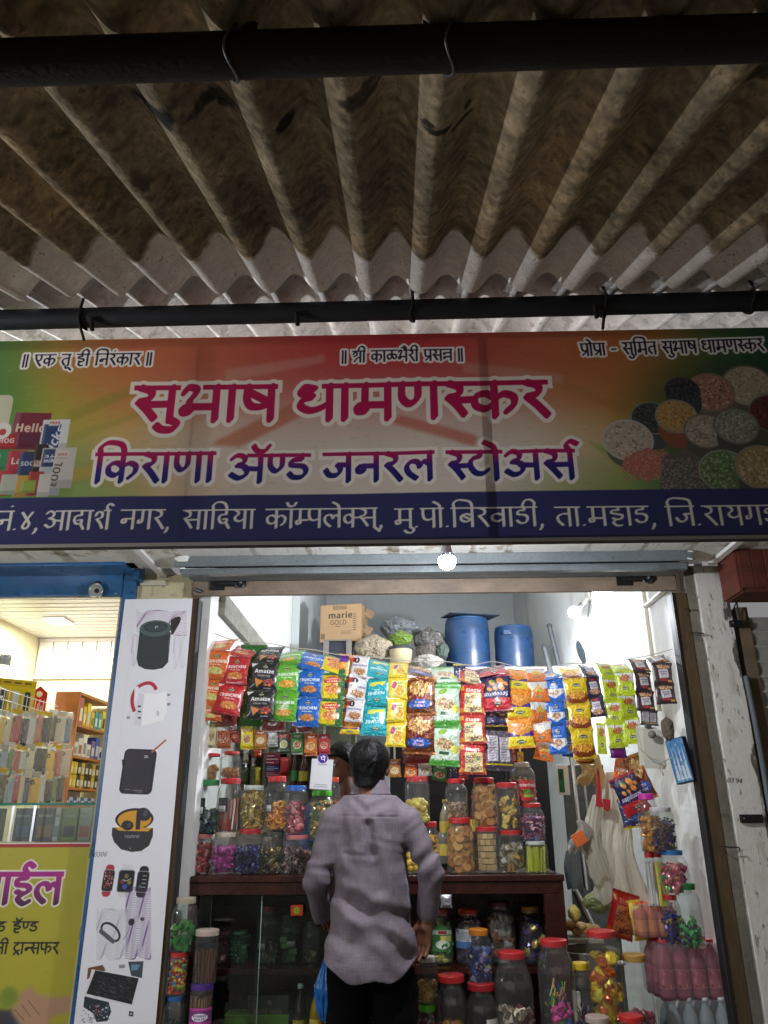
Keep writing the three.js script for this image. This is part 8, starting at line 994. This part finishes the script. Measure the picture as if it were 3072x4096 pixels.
{ // customer, seen from behind
  const Z = 0.42, W = (x, y, dz = 0) => { const p = at(1100 + 0.5634 * x, 2850 + 0.5634 * y, Z + dz); return [p.x, p.y, Z + dz]; };
  const t = thing('person', 'person in a lilac-grey shirt and black trousers, back to the camera at the counter', 'person'); t.userData.group = 'people at the counter';
  const hc = W(678, 398, -0.07), neck = W(675, 560, -0.02), mid = neck[0], shL = W(412, 765, -0.01), shR = W(952, 765, -0.01), elL = W(288, 1190, -0.01), elR = W(1108, 1125, 0.0), wrL = W(330, 1430, -0.28), wrR = W(1085, 1410, -0.05), hdR = W(1068, 1500, -0.05);
  const yChest = W(0, 900)[1], yWaist = W(0, 1300)[1], yHem = W(0, 1800)[1];
  // shirt
  const folds = [ // [x0, y0, x1, y1, depth, width] on the back, photograph's own creases
    [668, 800, 690, 1000, 0.012, 0.012], [690, 1000, 745, 1240, 0.009, 0.018], [560, 1330, 930, 1720, 0.015, 0.02], [470, 1290, 660, 1400, 0.008, 0.02], [740, 1400, 950, 1480, 0.012, 0.018], [610, 1000, 640, 1250, -0.005, 0.02], [560, 620, 650, 700, 0.005, 0.01], [700, 680, 790, 640, 0.004, 0.01], [460, 760, 520, 1000, 0.004, 0.016], [880, 760, 860, 1050, 0.005, 0.018], [430, 1380, 610, 1480, -0.007, 0.03], [600, 1600, 800, 1800, 0.009, 0.03], [380, 1560, 560, 1640, 0.005, 0.02], [820, 1560, 960, 1640, -0.007, 0.025], [480, 1150, 560, 1200, 0.003, 0.012], [500, 1000, 640, 1015, 0.002, 0.006], [700, 900, 930, 960, 0.002, 0.008], [430, 1200, 430, 1500, 0.008, 0.03], [910, 1020, 930, 1380, 0.007, 0.025], [440, 735, 890, 742, 0.0025, 0.004], [760, 760, 800, 860, 0.003, 0.01], [540, 1520, 820, 1600, 0.004, 0.015]].map(([a, b, c, d, k, w]) => { const p = W(a, b), q = W(c, d); return [[p[0], p[1], 0], [q[0], q[1], 0], w < 0.005 ? k : k * 1.15, w < 0.005 ? w : w * 1.45]; });
  const armFolds = (p, a, b) => { const bx = b[0] - a[0], by = b[1] - a[1], l = Math.hypot(bx, by), s = ((p[0] - a[0]) * bx + (p[1] - a[1]) * by) / l; return 0.0035 * Math.sin(s * 88 + 3 * Math.sin(s * 31) + (p[0] - a[0]) * 40) * Math.max(0, Math.sin(Math.min(1, Math.max(0, s / l)) * 3.14)); };
  const shirtF = (p) => {
    const k = 1.45, q = [p[0], p[1], (p[2] - (Z - 0.03)) * k];
    let d = cap(q, [mid, yChest + 0.05, 0], [mid + 0.004, yWaist, 0], 0.15, 0.15); d = smin(d, cap(q, [mid + 0.004, yWaist, 0], [mid + 0.0, yHem, 0.01], 0.15, 0.188), 0.05);
    d = smin(d, cap(q, [shL[0] + 0.03, shL[1] + 0.0, 0], [mid - 0.03, neck[1] - 0.055, 0], 0.055, 0.06), 0.05); d = smin(d, cap(q, [shR[0] - 0.03, shR[1] + 0.0, 0], [mid + 0.03, neck[1] - 0.055, 0], 0.055, 0.06), 0.05); d = smin(d, cap(q, [mid, neck[1] - 0.03, 0], [mid, neck[1] - 0.09, 0], 0.066, 0.11), 0.04); d /= 1.25;
    if (p[2] > Z - 0.05) for (const [a, b, dep, w] of folds) { const x = cap([p[0], p[1], 0], a, b, 0, 0); if (x < w * 3) d += dep * (0.7 + 0.6 * vnoise(p[0] * 9, p[1] * 9)) * (Math.exp(-((x / w) ** 2)) - 0.35 * Math.exp(-(((x - w * 1.7) / (w * 0.8)) ** 2))); }
    d += 0.006 * (fbm(p[0] * 13 + p[1] * 5, p[1] * 8, 4, p[2] * 13) - 0.5) * 2;
    d = Math.max(d, yHem - 0.045 + 2.0 * Math.max(0, Math.abs(p[0] - mid) - 0.07) ** 1.6 + 0.006 * Math.sin(p[0] * 40) - p[1]); // curved tail
    d = Math.max(d, p[1] - (neck[1] - 0.016 + (p[2] - Z) * 0.05));
    let al = smin(cap(p, shL, elL, 0.052, 0.047), cap(p, elL, wrL, 0.049, 0.042), 0.02) + armFolds(p, shL, elL), ar = smin(cap(p, shR, elR, 0.052, 0.047), cap(p, elR, wrR, 0.05, 0.044), 0.02) + armFolds(p, shR, elR);
    al += 0.004 * Math.sin(p[1] * 60 + p[0] * 50) * Math.exp(-(((p[1] - elL[1]) / 0.07) ** 2)); ar += 0.006 * Math.sin(p[1] * 70 - p[0] * 60) * Math.exp(-(((p[1] - elR[1] - 0.03) / 0.08) ** 2));
    return smin(smin(d, al, 0.028), ar, 0.028);
  };
  // skin: head, neck, inner trunk, arms and hands as one surface
  const cx = Math.cos(0.12), sx = Math.sin(0.12);
  const bodyF = (p) => { let d = cap(p, [mid, neck[1] - 0.06, Z - 0.05], [mid, yWaist, Z - 0.03], 0.06, 0.09); d = smin(d, cap(p, [shL[0] + 0.04, shL[1] - 0.02, Z - 0.02], [shR[0] - 0.04, shR[1] - 0.02, Z - 0.02], 0.03, 0.03), 0.04); d = smin(d, cap(p, hc, [mid, neck[1] - 0.06, Z - 0.04], 0.05, 0.055), 0.02); for (const [s, e, w] of [[shL, elL, wrL], [shR, elR, wrR]]) { d = smin(d, cap(p, s, e, 0.042, 0.036), 0.01); d = smin(d, cap(p, e, w, 0.037, 0.027), 0.01); } d = smin(d, cap(p, [mid - 0.07, yWaist, Z - 0.035], [mid - 0.085, FLOOR + 0.05, Z - 0.02], 0.055, 0.035), 0.03); return smin(d, cap(p, [mid + 0.07, yWaist, Z - 0.035], [mid + 0.09, FLOOR + 0.05, Z - 0.02], 0.055, 0.035), 0.03); };
  const hand = (w, dir, side) => (p) => { // wrist at w, hanging along dir (unit, mostly down); palm faces the thigh
    const D = dir, S = side, o = (a, b, c) => [w[0] + D[0] * a + S[0] * b + (D[1] * S[2] - D[2] * S[1]) * c, w[1] + D[1] * a + S[1] * b + (D[2] * S[0] - D[0] * S[2]) * c, w[2] + D[2] * a + S[2] * b + (D[0] * S[1] - D[1] * S[0]) * c];
    let d = cap(p, w, o(0.03, 0, 0), 0.026, 0.028); for (const b of [-0.022, -0.007, 0.008, 0.022]) d = smin(d, cap(p, o(0.02, b * 0.7, 0), o(0.088, b, 0.004), 0.015, 0.0125), 0.012);
    [[-0.026, 0.036, 0.024, 0.018], [-0.0085, 0.044, 0.028, 0.02], [0.0095, 0.041, 0.027, 0.019], [0.0265, 0.032, 0.02, 0.016]].forEach(([b, l1, l2, l3], i) => { const k = 0.25 + 0.06 * i, A = o(0.088, b, 0.004), B2 = o(0.088 + l1 * Math.cos(k), b * 1.08, 0.004 + l1 * Math.sin(k)), C = o(0.088 + l1 * Math.cos(k) + l2 * Math.cos(k * 2.2), b * 1.08, 0.004 + l1 * Math.sin(k) + l2 * Math.sin(k * 2.2)), E = o(0.088 + l1 * Math.cos(k) + l2 * Math.cos(k * 2.2) + l3 * Math.cos(k * 3), b * 1.05, 0.004 + l1 * Math.sin(k) + l2 * Math.sin(k * 2.2) + l3 * Math.sin(k * 3)); d = Math.min(smin(d, cap(p, A, B2, 0.0095, 0.0088), 0.004), smin(cap(p, B2, C, 0.0088, 0.008), cap(p, C, E, 0.008, 0.0066), 0.002)); });
    return smin(d, smin(cap(p, o(0.022, -0.024, 0.006), o(0.058, -0.043, 0.02), 0.0135, 0.0105), cap(p, o(0.058, -0.043, 0.02), o(0.09, -0.04, 0.03), 0.0105, 0.008), 0.004), 0.008);
  };
  const bb = (pts, m) => [[0, 1, 2].map((k) => Math.min(...pts.map((p) => p[k])) - m), [0, 1, 2].map((k) => Math.max(...pts.map((p) => p[k])) + m)];
  const dR = new V3(...hdR).sub(new V3(...wrR)).normalize(); dR.add(new V3(-0.04, -0.5, -0.05)).normalize(); const sR = new V3(1, 0, 0.5).addScaledVector(dR, -new V3(1, 0, 0.5).dot(dR)).normalize(), hr = [wrR[0] + dR.x * 0.03, wrR[1] + dR.y * 0.03, wrR[2] + dR.z * 0.03];
  const dL = new V3(0.12, -0.2, -0.9).normalize(), sL2 = new V3(1, 0.1, 0).addScaledVector(dL, -new V3(1, 0.1, 0).dot(dL)).normalize(); const hl = [wrL[0] + dL.x * 0.03, wrL[1] + dL.y * 0.03, wrL[2] + dL.z * 0.03];
  const tip = (w, d) => [w[0] + d.x * 0.2, w[1] + d.y * 0.2, w[2] + d.z * 0.2];
  const head = HEAD.clone(); head.rotateX(0.1); head.rotateY(Math.PI - 0.2); head.translate(...hc);
  const [bl, bh] = bb([hc, shL, shR, elL, elR, wrL, wrR, [mid - 0.1, FLOOR, Z], [mid + 0.1, FLOOR, Z]], 0.09); const body = meshField(bodyF, bl, bh, 110), hR = meshField(hand(hr, dR.toArray(), sR.toArray()), ...bb([hr, tip(hr, dR)], 0.05), 72), hL = meshField(hand(hl, dL.toArray(), sL2.toArray()), ...bb([hl, tip(hl, dL)], 0.05), 60);
  part('body', merged([body, head, hR, hL]), mSkin(0x7a4f36), t);
  const [sl, sh] = bb([shL, shR, elL, elR, wrL, wrR, [mid, yHem - 0.06, Z + 0.06], [mid, neck[1], Z - 0.16]], 0.085); part('shirt', meshField(shirtF, sl, sh, 150), mat(0x8d818b, 0.85, { map: rep(linenTex, 2.2), bumpMap: rep(linenBump, 5), bumpScale: 0.0012 }), t);
  const cl = part('collar', (() => { const g = new THREE.CylinderGeometry(0.068, 0.09, 0.056, 40, 3, true), p = g.attributes.position; for (let i = 0; i < p.count; i++) p.setXYZ(i, p.getX(i), p.getY(i) + (p.getZ(i) > 0 ? 0.004 : -0.01), p.getZ(i) * 0.92); g.computeVertexNormals(); return g; })(), mat(0x8d818b, 0.85, { map: rep(linenTex, 2), side: THREE.DoubleSide }), t, [mid, neck[1] + 0.012, Z - 0.055]);
  const hg = meshField((p) => hairField(p, 3), [-0.11, -0.125, -0.14], [0.11, 0.15, 0.12], 72); hg.rotateX(0.1); hg.rotateY(Math.PI - 0.2); hg.translate(...hc); part('hair', hg, mHair, t);
  const legF = (p) => { const q = [p[0], p[1], Z - 0.035 + (p[2] - Z + 0.035) * 1.25]; let d = cap(q, [mid - 0.07, yHem + 0.06, Z - 0.02], [mid + 0.08, yHem + 0.04, Z - 0.045], 0.085, 0.085); for (const s of [-1, 1]) { const hx = mid + 0.004 + s * 0.088; d = smin(d, smin(cap(q, [hx, yHem, Z - 0.045], [hx + s * 0.006, 0.5, Z - 0.03], 0.086, 0.08), cap(q, [hx + s * 0.006, 0.5, Z - 0.015], [hx + s * 0.01, FLOOR + 0.06, Z + 0.01], 0.08, 0.062), 0.02), 0.02); } return d + 0.004 * Math.sin(p[1] * 34 + p[0] * 20 + 3 * fbm(p[0] * 8, p[1] * 8, 2)); };
  part('trousers', meshField(legF, [mid - 0.26, FLOOR + 0.03, Z - 0.18], [mid + 0.26, yHem + 0.14, Z + 0.16], 84), phys(0x050506, 0.95, { specularIntensity: 0.25 }), t);
  for (const s of [-1, 1]) part('shoe', (() => { const g = new THREE.SphereGeometry(1, 20, 14), p = g.attributes.position; for (let i = 0; i < p.count; i++) p.setY(i, Math.max(-0.5, p.getY(i))); g.scale(0.048, 0.065, 0.13); g.computeVertexNormals(); return g; })(), mat(0x1a1615, 0.5), t, [mid + s * 0.1, FLOOR + 0.034, Z - 0.05]);
  // thing in the right elbow: a grey metal case end
  const e = W(1215, 1340, -0.16); const cs = thing('keyring', 'shiny grey bag corner showing beyond the customer right elbow', 'bag', e); part('corner', unitPacks[4], phys(0xa8a6ae, 0.25, { metalness: 0.3 }), cs).scale.set(0.05, 0.05, 0.02);
}
{ // shopkeeper behind the counter, face turned to the left
  const Z = -0.74, P = (u, v) => { const p = at(u, v, Z); return [p.x, p.y, Z]; }, hc = P(1366, 3062), t = thing('person', 'shopkeeper in a dark blue shirt behind the counter, face half hidden by the customer', 'person'); t.userData.group = 'people at the counter';
  const turn = (g) => { g.rotateX(0.16); g.rotateY(-0.78); g.translate(...hc); return g; }, nx = hc[0] + 0.035, ny = hc[1] - 0.2;
  const head = turn(HEAD.clone()), hair = turn(meshField((p) => hairField(p, 17), [-0.11, -0.125, -0.14], [0.11, 0.15, 0.12], 64));
  const shL = [nx - 0.19, ny - 0.06, Z - 0.02], shR = [nx + 0.19, ny - 0.035, Z - 0.03], elL = [nx - 0.25, ny - 0.34, Z + 0.03], elR = [nx + 0.25, ny - 0.33, Z], wrL = [nx - 0.16, ny - 0.4, Z + 0.2], wrR = [nx + 0.16, ny - 0.42, Z + 0.18];
  const bodyF = (p) => { let d = cap(p, hc, [nx, ny - 0.05, Z - 0.02], 0.05, 0.06); d = smin(d, cap(p, [nx, ny - 0.1, Z - 0.02], [nx, ny - 0.5, Z - 0.02], 0.09, 0.1), 0.05); for (const [s, e, w] of [[shL, elL, wrL], [shR, elR, wrR]]) { d = smin(d, cap(p, s, e, 0.045, 0.038), 0.02); d = smin(d, cap(p, e, w, 0.039, 0.028), 0.012); const f = [w[0] * 0.9 + nx * 0.1, w[1] - 0.01, w[2] + 0.07]; d = smin(d, cap(p, w, f, 0.028, 0.03), 0.012); for (let k = 0; k < 4; k++) d = Math.min(d, cap(p, [f[0] + (k - 1.5) * 0.018, f[1], f[2]], [f[0] + (k - 1.5) * 0.02, f[1] - 0.02, f[2] + 0.06 - 0.008 * Math.abs(k - 1.5)], 0.0095, 0.0075)); d = smin(d, cap(p, w, [f[0] + Math.sign(nx - w[0]) * 0.05, f[1], f[2] + 0.01], 0.014, 0.009), 0.006); } for (const s of [-1, 1]) d = smin(d, cap(p, [nx + s * 0.08, ny - 0.5, Z - 0.02], [nx + s * 0.09, 0.24, Z - 0.02], 0.08, 0.045), 0.03); return d; };
  part('body', merged([meshField(bodyF, [nx - 0.36, 0.2, Z - 0.2], [nx + 0.36, hc[1] + 0.06, Z + 0.4], 110), head]), mSkin(0x704836), t);
  const shirtF = (p) => { const q = [p[0], p[1], (p[2] - Z + 0.02) * 1.5]; let d = cap(q, [nx, ny - 0.16, 0], [nx, ny - 0.56, 0], 0.165, 0.155); d = smin(d, cap(q, [shL[0] + 0.05, shL[1], 0], [shR[0] - 0.05, shR[1], 0], 0.062, 0.062), 0.07) / 1.2; d = smin(d, cap(p, shL, [(shL[0] + elL[0]) / 2, (shL[1] + elL[1]) / 2 - 0.04, Z], 0.066, 0.062), 0.03); d = smin(d, cap(p, shR, [(shR[0] + elR[0]) / 2, (shR[1] + elR[1]) / 2 - 0.04, Z - 0.01], 0.066, 0.062), 0.03); d += 0.006 * (fbm(p[0] * 12, p[1] * 12, 3, p[2] * 12) - 0.5) * 2; return Math.max(d, p[1] - (ny + 0.012)); };
  part('shirt', meshField(shirtF, [nx - 0.34, ny - 0.78, Z - 0.22], [nx + 0.34, ny + 0.06, Z + 0.2], 84), mat(0x24406e, 0.85, { bumpMap: rep(linenBump, 5), bumpScale: 0.001 }), t);
  part('hair', hair, mHair, t); const eye = (s) => { const g = new THREE.SphereGeometry(0.0095, 14, 10); g.translate(s * 0.031, 0.009, 0.0795); turn(g); const e = part('eye', g, mat(0xb8b0a8, 0.3), t); const q = new THREE.SphereGeometry(0.005, 10, 8); q.translate(s * 0.031, 0.008, 0.0855); part('pupil', turn(q), mat(0x0c0a09, 0.2), e); }; eye(-1); eye(1);
  const legF = (p) => { let d = cap(p, [nx - 0.07, ny - 0.62, Z - 0.02], [nx + 0.07, ny - 0.62, Z - 0.02], 0.11, 0.11); for (const s of [-1, 1]) d = smin(d, cap(p, [nx + s * 0.085, ny - 0.66, Z - 0.02], [nx + s * 0.1, 0.24, Z - 0.02], 0.1, 0.066), 0.02); return d; };
  part('trousers', meshField(legF, [nx - 0.26, 0.2, Z - 0.18], [nx + 0.26, ny - 0.45, Z + 0.14], 56), mat(0x24252b, 0.85), t);
}
// ---------- lamps: each a fitting, a glow and a light of the same size ----------
const glow = (c, k) => mat(0xffffff, 0.5, { emissive: c, emissiveIntensity: k });
function ledBulb(name, label, pos, dir, I, k) { // dir: the way the dome looks
  const t = thing(name, label, 'bulb', pos), q = new THREE.Quaternion().setFromUnitVectors(new V3(0, -1, 0), dir.clone().normalize()); t.quaternion.copy(q);
  part('holder', lathe([[0, 0.095], [0.017, 0.095], [0.018, 0.062], [0, 0.062]]), mat(0x4a4a4e, 0.5), t);
  part('neck', lathe([[0.0, 0.0615], [0.016, 0.061], [0.024, 0.02], [0.032, -0.004], [0.0, -0.004]]), mat(0x8d8f92, 0.45), t);
  part('dome', lathe([[0.0325, -0.0045], [0.0355, -0.012], [0.0345, -0.026], [0.026, -0.042], [0.013, -0.05], [0, -0.052]]), glow(0xf4f8ff, k), t);
  const l = new THREE.PointLight(0xf2f6ff, I); l.position.set(0, -0.024, 0); l.castShadow = true; l.shadow.radius = 1.4; t.add(l);
  return t;
}
{
  const p = at(1787, 2228, 1.0); ledBulb('led_bulb', 'glowing LED bulb hanging below the signboard in front of the grey hood', p, new V3(0.02, -1, 0), 4.3, 26);
  solid('bulb_cable', 'thin dark cable dropping to the bulb from the roof', 'cable', tube([[p.x, p.y + 0.094, p.z], [p.x - 0.004, p.y + 0.4, p.z + 0.01], [p.x, roofY(p.z) - 0.03, p.z]], 0.003, 20, 6), M.black);
  const w = at(2302, 2445, -1.7); ledBulb('led_bulb', 'glowing LED bulb in a holder on the right wall inside the shop', w, new V3(-0.6, -0.55, 0.6), 15, 26).scale.setScalar(1.25);
  const t = thing('added_tube_light', 'added unseen tube light behind the signboard, brightening the roof sheets', 'tube light', [-2.0, 3.2, 0.84]);  // added lamp, hidden by the sign, to put light on the roof sheets
  part('tube', new THREE.CapsuleGeometry(0.014, 0.3, 4, 12).rotateZ(Math.PI / 2), glow(0xf0f6ff, 8), t); part('batten', slab(-0.19, 0.19, 0.018, 0.05, -0.03, 0.02), M.white, t); part('bracket', slab(-0.02, 0.02, 0.02, 0.045, -0.738, -0.031), M.white, t);
  const pl = new THREE.PointLight(0xf0f6ff, 12); pl.castShadow = true; pl.shadow.radius = 1; t.add(pl);
  const n = ledBulb('led_bulb', 'added unseen LED bulb beyond the left edge, lighting roof and signboard', new V3(-2.95, 2.0, 2.65), new V3(0.3, -1, 0), 8, 26); solid('bulb_cable', 'cable of the added bulb beyond the left edge', 'cable', tube([[-2.95, 2.094, 2.65], [-2.95, 2.3, 2.652], [-2.95, roofY(2.65) - 0.02, 2.65]], 0.003, 8, 6), M.black);  // added bulb and cable out of frame, standing in for light on roof
  const c = thing('ceiling_panel_light', 'glowing square LED panel on the phone shop ceiling', 'ceiling light', [(at(235, 2478, 0).x, -2.444), mY - 0.006, -1.49]);
  part('frame', slab(-0.075, 0.075, -0.008, 0.004, -0.1, 0.1, 0.002), M.white, c); part('diffuser', slab(-0.07, 0.07, -0.0105, -0.0085, -0.095, 0.095), glow(0xffffff, 9), c);
  const ra = new THREE.RectAreaLight(0xfffdf6, 280, 0.14, 0.19); ra.position.set(0, -0.014, 0); ra.rotation.x = -Math.PI / 2; c.add(ra);
}
renderer.render(scene, camera);
